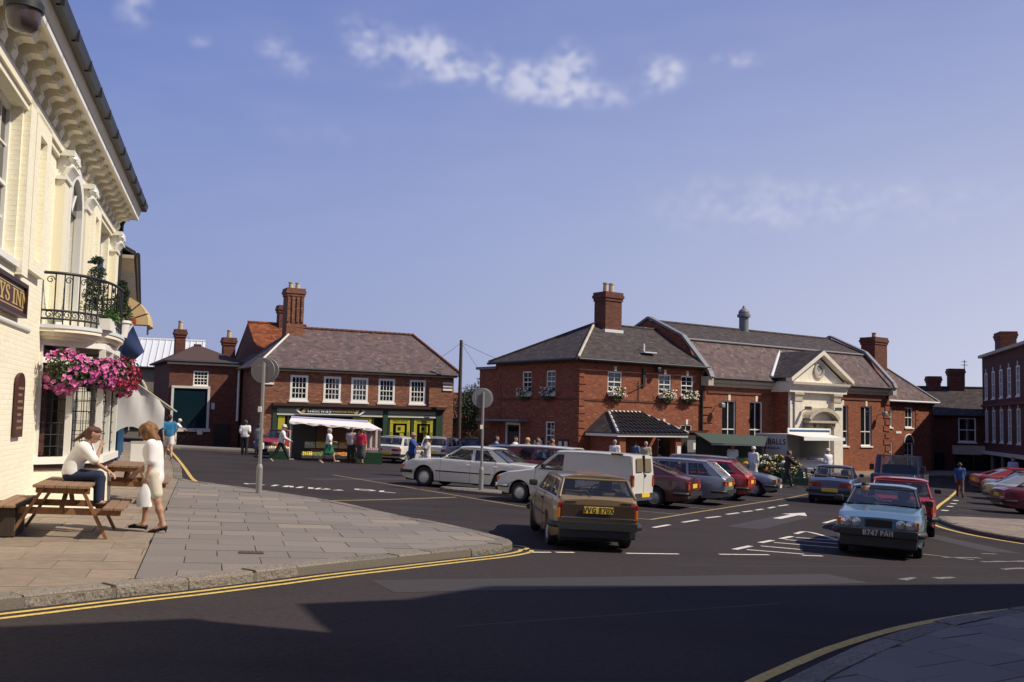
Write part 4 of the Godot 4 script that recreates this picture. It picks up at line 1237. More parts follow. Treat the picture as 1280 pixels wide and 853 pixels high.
	for s in [-1.0, 1.0]:
		m = nb()
		sheet(m, [Vector3(cx - hw, py, z + 0.52), Vector3(cx, ay, z + 0.52), Vector3(cx, ay + 0.26, z + 0.52), Vector3(cx - hw - 0.05, py + 0.2, z + 0.52)] if s < 0 else [Vector3(cx, ay, z + 0.52), Vector3(cx + hw, py, z + 0.52), Vector3(cx + hw + 0.05, py + 0.2, z + 0.52), Vector3(cx, ay + 0.26, z + 0.52)], 0.44)
		put(m, "raking_cornice", M.stucco, po)
		m = nb()
		var a := Vector3(cx + s * (hw + 0.05), py + 0.22, z + 0.5); var a2 := Vector3(cx, ay + 0.28, z + 0.5)
		var k2 := Vector3(cx, ay + 0.28, -1.6); var k1 := Vector3(cx + s * (hw + 0.05), py + 0.22, 0.25)
		if s < 0: sheet(m, [a, a2, k2, k1], 0.05)
		else: sheet(m, [a2, a, k1, k2], 0.05)
		put(m, "portico_roof", M.slate_grey, po)
		m = nb(); m.tube([k1 + Vector3(0, 0.05, 0), k2 + Vector3(0, 0.04, 0)], 0.1, 6); put(m, "valley", M.lead_pale if s < 0 else M.lead, po)
	# clock
	m = nb(); m.xf = Transform3D(Basis(Vector3(1, 0, 0), Vector3(0, 0, -1), Vector3(0, 1, 0)), Vector3(cx, 5.17 - YO, z + 0.12))
	m.xf.basis = Basis(Vector3(1, 0, 0), Vector3(0, 0, 1), Vector3(0, -1, 0))
	m.turned([Vector2(0.3, 0.0), Vector2(0.45, 0.0), Vector2(0.45, 0.09), Vector2(0.37, 0.1), Vector2(0.33, 0.05), Vector2(0.3, 0.05)], 24); var ck := put(m, "clock", M.stone, po)
	m = nb(); m.xf = Transform3D(Basis(Vector3(1, 0, 0), Vector3(0, 0, 1), Vector3(0, -1, 0)), Vector3(cx, 5.17 - YO, z + 0.11)); m.turned([Vector2(0, 0.03), Vector2(0.33, 0.03)], 24)
	m.turned([Vector2(0.33, 0.03), Vector2(0, 0.03)], 24); put(m, "dial", M.white_paint, ck)
	m = nb(); m.xf = pl(FRONT, Vector3(cx, 5.17, z + 0.15))
	m.bar(Vector3(0, 0, 0), Vector3(0.14, 0.1, 0), 0.03, 0.01); m.bar(Vector3(0, 0, 0.012), Vector3(-0.12, 0.2, 0.012), 0.025, 0.01)
	for k in 12:
		var aa := TAU * k / 12.0
		m.bar(Vector3(cos(aa), sin(aa), 0) * 0.25, Vector3(cos(aa), sin(aa), 0) * 0.31, 0.02, 0.008)
	put(m, "hands", M.black_iron, ck)
	# segmental hood over the door, on consoles
	m = nb()
	var arc := PackedVector2Array(); var arc2 := PackedVector2Array()
	for k in 13:
		var t := k / 12.0; var aa := lerpf(PI * 0.86, PI * 0.14, t)
		arc.append(Vector2(8.4 + 1.42 * cos(aa) / cos(PI * 0.14), 1.86 + 1.08 * sin(aa) + 0.06)); arc2.append(Vector2(8.4 + 1.26 * cos(aa) / cos(PI * 0.14), 1.82 + 0.94 * sin(aa) + 0.02))
	arc2.reverse()
	m.prism(arc + arc2, z - 0.1, z + 0.6); m.box(Vector3(7.02, 2.1, z - 0.1), Vector3(9.78, 2.24, z + 0.55)); put(m, "door_hood", M.stone, po)
	m = nb(); arc2.reverse(); var lun := PackedVector2Array(arc2); m.prism(lun, z - 0.1, z + 0.12); put(m, "lunette", M.stucco, po)
	for x in [7.2, 9.3]:
		m = nb(); m.prism(PackedVector2Array([Vector2(0, 1.5), Vector2(0.12, 1.5), Vector2(0.2, 1.7), Vector2(0.42, 1.85), Vector2(0.46, 2.1), Vector2(0, 2.1)]), 0, 0.3)
		var mm := nb(); mm.xf = Transform3D(Basis(Vector3(0, 0, 1), Vector3(0, 1, 0), Vector3(-1, 0, 0)), Vector3(x + 0.3, -YO, z - 0.1)); mm.prism(PackedVector2Array([Vector2(0, 1.45), Vector2(0.2, 1.45), Vector2(0.26, 1.7), Vector2(0.5, 1.86), Vector2(0.54, 2.1), Vector2(0, 2.1)]), 0, 0.3); put(mm, "console", M.stone, po)
		m = nb(); m.box(Vector3(x + 0.02, b, z - 0.1), Vector3(x + 0.28, 1.45, z + 0.05)); put(m, "door_jamb", M.stone, po)
	m = nb(); m.box(Vector3(7.72, b, z - 0.4), Vector3(9.08, 1.85, z - 0.36)); var dd := put(m, "door", M.stucco, po)
	m = nb(); m.box(Vector3(7.8, 0.95, z - 0.36), Vector3(8.35, 1.5, z - 0.33)); put(m, "door_pane", M.window_glass, dd)
	m = nb(); m.box(Vector3(7.68, 1.62, z - 0.12), Vector3(9.12, 1.86, z + 0.0)); m.box(Vector3(8.3, 1.7, z), Vector3(8.5, 2.05, z + 0.06)); put(m, "transom", M.cream, po)
	for q in [[6.95, 2.75], [9.75, 2.75]]:
		m = nb(); m.tube([Vector3(q[0], q[1], z - 0.1), Vector3(q[0], q[1] + 0.2, z + 0.55)], 0.03, 6); m.rbox(Vector3(q[0] - 0.08, q[1] + 0.1, z + 0.3), Vector3(q[0] + 0.08, q[1] + 0.3, z + 0.75), 0.04); put(m, "flood_lamp", M.lead, po)

func corner_house() -> void:   # the lower brick house on the right of the hall
	rng.seed = 44
	var c := Vector2(24.77, 65.18)
	YO = gh(c.x + 2, c.y) - 0.3
	var o := thing("corner_house", "small two storey brick house with quoins and slate roof right of the town hall", "building", Vector3(c.x, YO, -c.y), 54.6)
	var L := 5.6; var D := 6.0; var b := YO - 1.0; var E := 3.72; var z := -0.35
	var ws := [[0.1, 1.95, 0.85, 3.3], [2.3, 1.95, 3.2, 3.3], [0.1, -0.35, 0.85, 1.0], [2.2, -0.7, 3.2, 0.95]]
	var m := nb()
	m.xf = pl(FRONT, Vector3(0, 0, z)); wall(m, 0, b, L, E, ws, 0.13)
	m.xf = pl(RIGHT, Vector3(L, 0, z)); wall(m, 0, b, D, E)
	m.xf = pl(BACK, Vector3(L, 0, z - D)); wall(m, 0, b, L, E)
	m.xf = pl(LEFT, Vector3(0, 0, z)); wall(m, -D, b, 0, E)
	put(m, "wall", M.brick_red, o)
	for i in 4:
		var r: Array = ws[i]
		window(o, pl(FRONT, Vector3(0, 0, z)), r, 0.11, 2, 2, M.white_paint, 0.07, M.white_paint)
		if i == 3:
			m = nb(); m.xf = pl(FRONT, Vector3(0, 0, z))
			var a := PackedVector2Array()
			for k in 9: a.append(Vector2(2.7 + 0.5 * cos(PI * k / 8.0), 0.95 + 0.5 * sin(PI * k / 8.0)))
			m.prism(a, 0.0, 0.02); put(m, "fanlight", M.window_glass, o)
			var q := MB.new(); q.xf = pl(FRONT, Vector3(0, 0, z))
			var pts := []
			for k in 9: pts.append(Vector3(2.7 + 0.55 * cos(PI * k / 8.0), 0.95 + 0.55 * sin(PI * k / 8.0), 0.02))
			q.tube(pts, 0.05, 5); put(q, "arch", M.stucco, o)
	quoins(o, pl(FRONT, Vector3(0, 0, z)), 3.5, b + 0.3, 3.5, M.brick_red, 0.4, 0.3, 0.08, 0.04)
	quoins(o, pl(FRONT, Vector3(0, 0, z)), L, b + 0.3, 3.2, M.brick_red, 0.4, 0.3, 0.08, 0.04, -1.0)
	m = nb(); m.box(Vector3(1.25, 1.55, z), Vector3(1.85, 1.7, z + 0.03)); put(m, "street_name_plate", M.white_paint, o)
	m = nb(); m.box(Vector3(0, 3.5, z - 0.02), Vector3(L, 3.7, z + 0.14)); put(m, "cornice", M.brick_dark, o)
	var ov := 0.3; var rz := z - 2.0; var ry := 6.1
	m = nb()
	sheet(m, [Vector3(-0.1, E, z + ov), Vector3(L + ov, E, z + ov), Vector3(2.9, ry, rz), Vector3(-0.1, ry, rz)], 0.1)
	sheet(m, [Vector3(L + ov, E, z + ov), Vector3(L + ov, E, z - D - ov), Vector3(2.9, ry, z - 4), Vector3(2.9, ry, rz)], 0.1)
	put(m, "roof", M.slate_purple, o)
	m = nb(); m.tube([Vector3(L + ov, E + 0.04, z + ov), Vector3(2.9, ry + 0.04, rz)], 0.08, 6); put(m, "hip_ridge", M.lead, o)
	gutter(o, Vector3(0, E - 0.03, z + ov + 0.05), Vector3(L + ov, E - 0.03, z + ov + 0.05), M.lead_pale)
	chimney(o, 2.25, rz - 0.3, 5.2, 8.1, 1.4, 1.1, M.brick_dark, 1, 0.35)
	m = nb(); m.tube([Vector3(L - 0.3, 3.5, z + 0.12), Vector3(L - 0.3, b, z + 0.12)], 0.05, 6); put(m, "downpipe", M.black_iron, o)

func food_shop() -> void:
	rng.seed = 45
	var c := Vector2(-9.03, 60.0)
	YO = gh(c.x, c.y) - 0.2
	var o := thing("food_shop", "brown brick food shop with five sash windows, slate roof and green fascia", "building", Vector3(c.x, YO, -c.y), 62.6)
	var x0 := -5.9; var x1 := 6.1; var D := 8.0; var b := YO - 0.8; var E := 4.6
	var ws := []
	for x in [-4.36, -2.36, -0.66, 1.06, 3.09]: ws.append([x + 0.04, 2.72, x + 1.1, 4.2])
	var m := nb()
	wall(m, x0, 2.3, x1, E, ws, 0.1)
	m.box(Vector3(x0, b, -0.5), Vector3(x0 + 0.72, 2.3, 0.0)); m.box(Vector3(x1 - 0.72, b, -0.5), Vector3(x1, 2.3, 0.0))
	m.xf = pl(LEFT, Vector3(x0, 0, 0)); wall(m, -D, b, 0, E)
	m.xf = pl(RIGHT, Vector3(x1, 0, 0)); wall(m, 0, b, D, E)
	m.xf = pl(BACK, Vector3(x1, 0, -D)); wall(m, 0, b, x1 - x0, E)
	put(m, "wall", M.brick_brown, o)
	for r in ws:
		window(o, pl(FRONT), r, 0.06, 4, 4, M.white_paint, 0.13, M.white_paint, "window", 0.5, null, 0.035)
	# pier panels at the ends
	for q in [[x0 + 0.05, x0 + 0.62], [x1 - 0.75, x1 - 0.12]]:
		m = nb()
		for y in [3.6, 3.82, 4.0]: m.box(Vector3(q[0], y, 0.0), Vector3(q[1], y + 0.12, 0.07))
		put(m, "pier_band", M.white_paint, o)
	# shop front
	m = nb(); m.box(Vector3(x0 + 0.55, 2.4, -0.05), Vector3(x1 - 0.6, 2.56, 0.3)); m.box(Vector3(x0 + 0.6, 2.26, -0.05), Vector3(x1 - 0.65, 2.4, 0.2)); put(m, "shop_cornice", M.dark_brown, o)
	m = nb()
	for q in [[x0 + 0.62, x0 + 0.85], [1.45, 1.75], [4.95, 5.4]]: m.box(Vector3(q[0], b, -0.3), Vector3(q[1], 2.26, 0.06))
	put(m, "shop_pillar", M.dark_green, o)
	dye("fascia_green", Color(0.36, 0.40, 0.27), 0.5); dye("fascia_pale", Color(0.62, 0.62, 0.5), 0.5)
	m = nb()
	for q in [[x0 + 0.87, 1.43], [1.77, 4.93]]:
		m.box(Vector3(q[0], 2.05, -0.1), Vector3(q[1], 2.26, 0.02))
	put(m, "fascia", M.fascia_green, o)
	m = nb()
	for q in [[x0 + 0.87, 1.43], [1.77, 4.93]]: m.box(Vector3(q[0], 1.86, -0.1), Vector3(q[1], 2.0, 0.03))
	put(m, "fascia_strip", M.fascia_pale, o)
	# hexagonal sign
	m = nb(); m.prism(PackedVector2Array([Vector2(-4.0, 2.17), Vector2(-3.65, 1.93), Vector2(-0.05, 1.93), Vector2(0.3, 2.17), Vector2(-0.05, 2.41), Vector2(-3.65, 2.41)]), 0.06, 0.14); var sg := put(m, "shop_sign", M.white_paint, o)
	m = nb(); m.prism(PackedVector2Array([Vector2(-3.82, 2.17), Vector2(-3.56, 1.99), Vector2(-0.14, 1.99), Vector2(0.12, 2.17), Vector2(-0.14, 2.35), Vector2(-3.56, 2.35)]), 0.14, 0.146); put(m, "sign_panel", dye("sign_green", Color(0.012, 0.03, 0.018), 0.4), sg)
	for s in [-1, 1]:
		m = nb(); m.prism(PackedVector2Array([Vector2(-1.85 + s * 1.62 - 0.2, 2.01), Vector2(-1.85 + s * 1.62, 2.01), Vector2(-1.85 + s * 1.62 + 0.2, 2.33), Vector2(-1.85 + s * 1.62, 2.33)]), 0.146, 0.15); put(m, "sign_stripe", M.gold, sg)
	text("Gateway", 0.34, M.white_paint, sg, "lettering", Transform3D(Basis.IDENTITY, Vector3(-2.55, 2.17 - YO, 0.148)), true, true)
	text("foodmarkets", 0.26, M.gold, sg, "lettering", Transform3D(Basis.IDENTITY, Vector3(-1.08, 2.17 - YO, 0.148)), true)
	# windows with yellow posters, dark shop behind
	m = nb(); m.box(Vector3(x0 + 0.7, b, -7.2), Vector3(x1 - 0.7, 2.2, -7.1)); m.box(Vector3(x0 + 0.72, 1.95, -7.1), Vector3(x1 - 0.72, 2.05, -0.1)); m.box(Vector3(x0 + 0.72, b, -7.1), Vector3(x1 - 0.72, YO + 0.3, -0.12)); m.box(Vector3(x0 + 0.73, b, -7.1), Vector3(x0 + 0.78, 2.0, -0.3)); m.box(Vector3(x1 - 0.78, b, -7.1), Vector3(x1 - 0.73, 2.0, -0.3)); put(m, "interior", M.plaster, o)
	dye("poster_yellow", Color(0.68, 0.62, 0.05), 0.5)
	dye("poster_ink", Color(0.02, 0.04, 0.02), 0.6)
	for q in [[-5.03, -4.35], [-0.5, 0.85], [0.3, 1.43], [1.85, 3.36], [3.42, 4.9]]:
		if q[0] == 0.3: continue
		var u0: float = q[0]; var u1: float = q[1]
		m = nb(); m.quad(Vector3(u0, -0.2, -0.06), Vector3(u1, -0.2, -0.06), Vector3(u1, 1.86, -0.06), Vector3(u0, 1.86, -0.06)); var pn := put(m, "shop_window", M.shop_glass, o)
		m = nb(); m.box(Vector3(u0 - 0.03, -0.2, -0.1), Vector3(u0 + 0.03, 1.86, -0.02)); m.box(Vector3(u1 - 0.03, -0.2, -0.1), Vector3(u1 + 0.03, 1.86, -0.02)); m.box(Vector3(u0, -0.26, -0.1), Vector3(u1, -0.2, -0.01)); put(m, "window_frame", M.dark_green, pn)
		m = nb(); m.box(Vector3(u0, b, -0.12), Vector3(u1, -0.26, -0.03)); put(m, "stall_riser", M.dark_green, pn)
		var w := u1 - u0
		if w < 1.0:
			m = nb(); m.box(Vector3(u0 + 0.1, 0.2, -0.075), Vector3(u0 + 0.5, 1.8, -0.07)); put(m, "poster", M.poster_yellow, pn); continue
		for r in [[u0 + 0.1, 1.5, u1 - 0.1, 1.8], [u0 + 0.1, -0.1, u0 + 0.3, 1.49], [u1 - 0.3, -0.1, u1 - 0.1, 1.49], [u0 + 0.5, 0.95, u1 - 0.45, 1.38], [u0 + 0.75, 0.35, u1 - 0.5, 0.9]]:
			m = nb(); m.box(Vector3(r[0], r[1], -0.08), Vector3(r[2], r[3], -0.072)); put(m, "poster", M.poster_yellow, pn)
		text("PRICE SLICE", 0.2, M.poster_ink, pn, "lettering", Transform3D(Basis.IDENTITY.scaled(Vector3(w / 1.75, 1, 1)), Vector3((u0 + u1) / 2, 1.65 - YO, -0.07)), true)
		for k in 2:
			text("PRICE", 0.16, M.poster_ink, pn, "lettering", Transform3D(Basis(Vector3(0, 0, 1), PI / 2), Vector3([u0 + 0.2, u1 - 0.2][k], 0.75 - YO, -0.07)), true)
		m = nb()
		for k in 3: m.box(Vector3(u0 + 0.82 + k * 0.2, 0.45, -0.071), Vector3(u0 + 0.93 + k * 0.2, 0.75, -0.068))
		m.box(Vector3(u0 + 0.6, 1.06, -0.071), Vector3(u0 + 0.8, 1.28, -0.068)); put(m, "print", M.poster_ink, pn)
	# roof
	var ov := 0.35; var rz := -4.0; var ry := 7.3
	m = nb()
	sheet(m, [Vector3(x0 - 0.5, 4.62, ov), Vector3(x1 + ov, 4.62, ov), Vector3(4.8, ry, rz), Vector3(-3.05, ry, rz)], 0.1)
	sheet(m, [Vector3(x1 + ov, 4.62, ov), Vector3(x1 + ov, 4.62, -D - ov), Vector3(4.8, ry, rz)], 0.1)
	sheet(m, [Vector3(x0 - 0.5, 4.62, -D - ov), Vector3(x0 - 0.5, 4.62, ov), Vector3(-3.05, ry, rz)], 0.1)
	sheet(m, [Vector3(x1 + ov, 4.62, -D - ov), Vector3(x0 - 0.5, 4.62, -D - ov), Vector3(-3.05, ry, rz), Vector3(4.8, ry, rz)], 0.1)
	var rf := put(m, "roof", M.slate_purple, o)
	for k in 2:
		m = nb()
		var a := Vector3(-3.05, ry + 0.04, rz) if k == 0 else Vector3(4.8, ry + 0.04, rz)
		var e := Vector3(4.8, ry + 0.04, rz) if k == 0 else Vector3(x1 + ov, 4.66, ov)
		var n := 24 if k == 0 else 18
		for i in n: m.tube([a.lerp(e, (i + 0.02) / n), a.lerp(e, (i + 0.98) / n)], [0.11, 0.09], 6)
		put(m, "ridge_tiles", M.brick_dark, rf)
	m = nb(); m.tube([Vector3(-3.05, ry + 0.03, rz), Vector3(x0 - 0.5, 4.66, ov)], 0.07, 6); put(m, "hip_ridge", M.grey_white, rf)
	m = nb(); m.box(Vector3(x0 - 0.5, 4.42, 0.0), Vector3(x1 + 0.1, 4.6, 0.3)); put(m, "eaves_board", M.stone, o)
	gutter(o, Vector3(x0 - 0.5, 4.56, ov + 0.04), Vector3(x1 + ov, 4.56, ov + 0.04), M.black_iron)
	# ribbed stack
	chimney(o, -3.35, rz + 0.4, 6.6, 9.7, 1.05, 1.0, M.brick_brown, 2, 0.4, M.pot_buff)
	for k in 4:
		m = nb(); m.box(Vector3(-3.87 + k * 0.29, 7.6, rz + 0.9), Vector3(-3.72 + k * 0.29, 9.15, rz + 0.97)); put(m, "chimney_rib", M.brick_brown, o)

func simple_house(called: String, label: String, c: Vector2, az: float, x0: float, x1: float, D: float, E: float, ry: float, brick: Material, roofm: Material, wins: Array, hip := 0.0, drop := 1.0, nx := 2, ny := 4, fm: Material = null) -> Node3D:
	YO = gh(c.x, c.y) - 0.2
	var o := thing(called, label, "building", Vector3(c.x, YO, -c.y), az)
	var b := YO - drop
	var m := nb()
	wall(m, x0, b, x1, E, wins, 0.1)
	m.xf = pl(LEFT, Vector3(x0, 0, 0)); wall(m, -D, b, 0, E)
	m.xf = pl(RIGHT, Vector3(x1, 0, 0)); wall(m, 0, b, D, E)
	m.xf = pl(BACK, Vector3(x1, 0, -D)); wall(m, 0, b, x1 - x0, E)
	if hip == 0.0:
		m.xf = Transform3D(Basis(Vector3(0, 0, -1), Vector3(0, 1, 0), Vector3(1, 0, 0)), Vector3(x0, -YO, 0))
		m.prism(PackedVector2Array([Vector2(0, E), Vector2(D, E), Vector2(D / 2, ry - 0.1)]), 0, 0.2)
		m.xf.origin.x = x1 - 0.2
		m.prism(PackedVector2Array([Vector2(0, E), Vector2(D, E), Vector2(D / 2, ry - 0.1)]), 0, 0.2)
	put(m, "wall", brick, o)
	for r in wins: window(o, pl(FRONT), r, 0.08, nx, ny, fm if fm else M.white_paint, 0.08, fm if fm else M.white_paint)
	var ov := 0.3
	m = nb()
	var e0 := x0 - (ov if hip > 0 else 0.05); var e1 := x1 + (ov if hip > 0 else 0.05)
	sheet(m, [Vector3(e0, E, ov), Vector3(e1, E, ov), Vector3(x1 - hip, ry, -D / 2), Vector3(x0 + hip, ry, -D / 2)], 0.1)
	sheet(m, [Vector3(e1, E, -D - ov), Vector3(e0, E, -D - ov), Vector3(x0 + hip, ry, -D / 2), Vector3(x1 - hip, ry, -D / 2)], 0.1)
	if hip > 0:
		sheet(m, [Vector3(e1, E, ov), Vector3(e1, E, -D - ov), Vector3(x1 - hip, ry, -D / 2)], 0.1)
		sheet(m, [Vector3(e0, E, -D - ov), Vector3(e0, E, ov), Vector3(x0 + hip, ry, -D / 2)], 0.1)
	var rf := put(m, "roof", roofm, o)
	m = nb(); m.tube([Vector3(x0 + hip, ry + 0.03, -D / 2), Vector3(x1 - hip, ry + 0.03, -D / 2)], 0.1, 6); put(m, "ridge_tiles", roofm, rf)
	gutter(o, Vector3(e0, E - 0.04, ov + 0.04), Vector3(e1, E - 0.04, ov + 0.04), M.black_iron)
	return o

func back_row() -> void:
	rng.seed = 46
	var m: MB
	# brick house with the great dark window
	var o := simple_house("chapel_house", "dark red brick building with a huge dark display window and hipped roof", Vector2(-18.6, 61.0), 62.6, -2.25, 2.0, 6.5, 5.0, 6.15, M.brick_dark, dye("roof_brown", Color(0.07, 0.04, 0.033), 0.9), [[-0.85, 3.5, 0.05, 4.42]], 1.9, 1.0, 4, 4)
	m = nb(); m.box(Vector3(-2.4, 4.78, 0.0), Vector3(2.15, 4.98, 0.22)); put(m, "eaves_board", M.grey_white, o)
	m = nb(); m.box(Vector3(-2.1, 0.8, 0.02), Vector3(-1.96, 3.46, 0.14)); m.box(Vector3(0.02, 0.8, 0.02), Vector3(0.16, 3.46, 0.14)); m.box(Vector3(-2.1, 3.34, 0.02), Vector3(0.16, 3.48, 0.15)); m.box(Vector3(-2.2, 0.72, 0.02), Vector3(0.26, 0.92, 0.2)); var dw := put(m, "display_window", M.grey_white, o)
	m = nb(); m.quad(Vector3(-1.96, 0.92, 0.05), Vector3(0.02, 0.92, 0.05), Vector3(0.02, 3.34, 0.05), Vector3(-1.96, 3.34, 0.05)); put(m, "pane", dye("deep_glass", Color(0.006, 0.02, 0.028), 0.04), dw)
	m = nb(); m.tube([Vector3(1.86, 4.8, 0.12), Vector3(1.86, 1.4, 0.12)], 0.08, 6); put(m, "downpipe", M.white_paint, o)
	m = nb(); m.box(Vector3(0.28, 2.1, 0.0), Vector3(0.48, 2.5, 0.08)); put(m, "alarm_box", M.grey_white, o)
	m = nb(); m.box(Vector3(0.5, -0.9, 0.02), Vector3(1.5, 1.2, 0.06)); put(m, "door", M.dark_wood, o)
	chimney(o, -1.3, -2.8, 5.0, 7.1, 0.6, 0.6, M.brick_dark, 1, 0.55, M.pot_buff)
	chimney(o, 1.75, -2.8, 5.0, 6.75, 0.75, 0.6, M.brick_dark, 1, 0.5, M.pot_buff)
	# dark yard wall between it and the shop
	YO = gh(-16, 61) - 0.1
	o = thing("yard_wall", "dark brick yard wall between the great window and the food shop", "wall", Vector3(-18.6, YO, -61.0), 62.6)
	m = nb(); m.box(Vector3(2.1, YO - 1, -1.6), Vector3(6.0, 2.4, -1.3)); put(m, "wall", M.brick_dark, o)
	m = nb(); m.box(Vector3(2.1, 2.4, -1.7), Vector3(6.0, 2.5, -1.2)); put(m, "coping", M.brick_dark, o)
	m = nb(); m.box(Vector3(3.6, YO - 1, -1.3), Vector3(4.9, 1.7, -1.25)); put(m, "gate", M.dark_wood, o)
	# red tiled house behind the shop's left end
	o = simple_house("tiled_house", "tall brick house with steep red tiled roof behind the food shop", Vector2(-14.6, 62.5), 62.6, -1.3, 2.6, 7.0, 5.4, 7.85, M.brick_dark, M.tile_red, [], 0.0)
	chimney(o, 1.3, -3.4, 7.2, 9.1, 1.3, 0.7, M.brick_dark, 1, 0.7, M.pot_buff)
	o = simple_house("side_house", "low red roofed lean-to house left of the steep red tiled house", Vector2(-16.5, 64.2), 62.6, 0.0, 0.95, 6.0, 5.2, 7.4, M.brick_dark, M.tile_red, [], 0.0)
	# flint hall with pale sheet roof
	o = simple_house("flint_hall", "flint walled hall with a pale metal sheet roof and arched window", Vector2(-27.5, 70.0), 75.0, -4.0, 5.5, 7.0, 5.0, 7.2, M.flint, M.lead_pale, [], 0.0)
	m = nb()
	for k in 22: m.bar(Vector3(-3.9 + k * 0.44, 5.05, 0.3), Vector3(-3.9 + k * 0.44, 7.24, -3.5), 0.05, 0.05)
	put(m, "roof_rolls", M.lead_pale, o)
	m = nb()
	var a := PackedVector2Array([Vector2(-0.2, 0.5)])
	for k in 9: a.append(Vector2(0.75 + 0.95 * cos(PI - PI * k / 8.0), 3.0 + 1.25 * sin(PI * k / 8.0)))
	a.append(Vector2(1.7, 0.5))
	m.prism(a, 0.0, 0.03); var aw := put(m, "arched_window", M.window_glass, o)
	m = nb()
	var pts := [Vector3(-0.3, 0.5, 0.04)]
	for k in 9: pts.append(Vector3(0.75 + 1.05 * cos(PI - PI * k / 8.0), 3.0 + 1.35 * sin(PI * k / 8.0), 0.04))
	pts.append(Vector3(1.8, 0.5, 0.04))
	m.tube(pts, 0.14, 6); m.bar(Vector3(0.75, 0.5, 0.06), Vector3(0.75, 4.2, 0.06), 0.1, 0.08); put(m, "arch_stones", M.stone, aw)
	m = nb(); m.turned([Vector2(0.5, 7.3), Vector2(0.5, 7.55), Vector2(0.2, 7.8), Vector2(0, 7.85)], 12, Vector3(-1.5, 0, -3.5)); put(m, "roof_vent", M.lead, o)
	# a little spire far off, seen over the roofs
	YO = gh(-40, 150)
	o = thing("church_spirelet", "thin grey spirelet far off between the two chimneys", "spire", Vector3(-45.6, YO, -140), 90)
	m = nb(); m.box(Vector3(-0.4, YO, -0.4), Vector3(0.4, 10.9, 0.4)); put(m, "turret", M.stone, o)
	m = nb(); m.turned([Vector2(0.5, 10.9), Vector2(0.32, 11.2), Vector2(0.08, 11.9), Vector2(0, 12.7)], 8); put(m, "spire", M.lead, o)
	# lower red roofed shed, garden wall and trees between shop and office
	o = simple_house("red_roofed_cottage", "red pantiled cottage roof beyond the telegraph pole", Vector2(-3.6, 80.0), 80.0, -3.5, 3.4, 6.0, 1.9, 3.9, M.brick_dark, M.tile_red, [], 0.0)
	YO = gh(-2, 72)
	o = thing("garden_wall", "low brick garden wall between the food shop and the council office", "wall", Vector3(-4.0, gh(-3, 72), -72.0), 84)
	m = MB.new(); m.box(Vector3(-1.5, -0.5, -0.15), Vector3(6.5, 1.5, 0.15)); put(m, "wall", M.brick_dark, o)
	m = MB.new(); m.box(Vector3(-1.5, 1.5, -0.2), Vector3(6.5, 1.6, 0.2)); put(m, "coping", M.brick_dark, o)

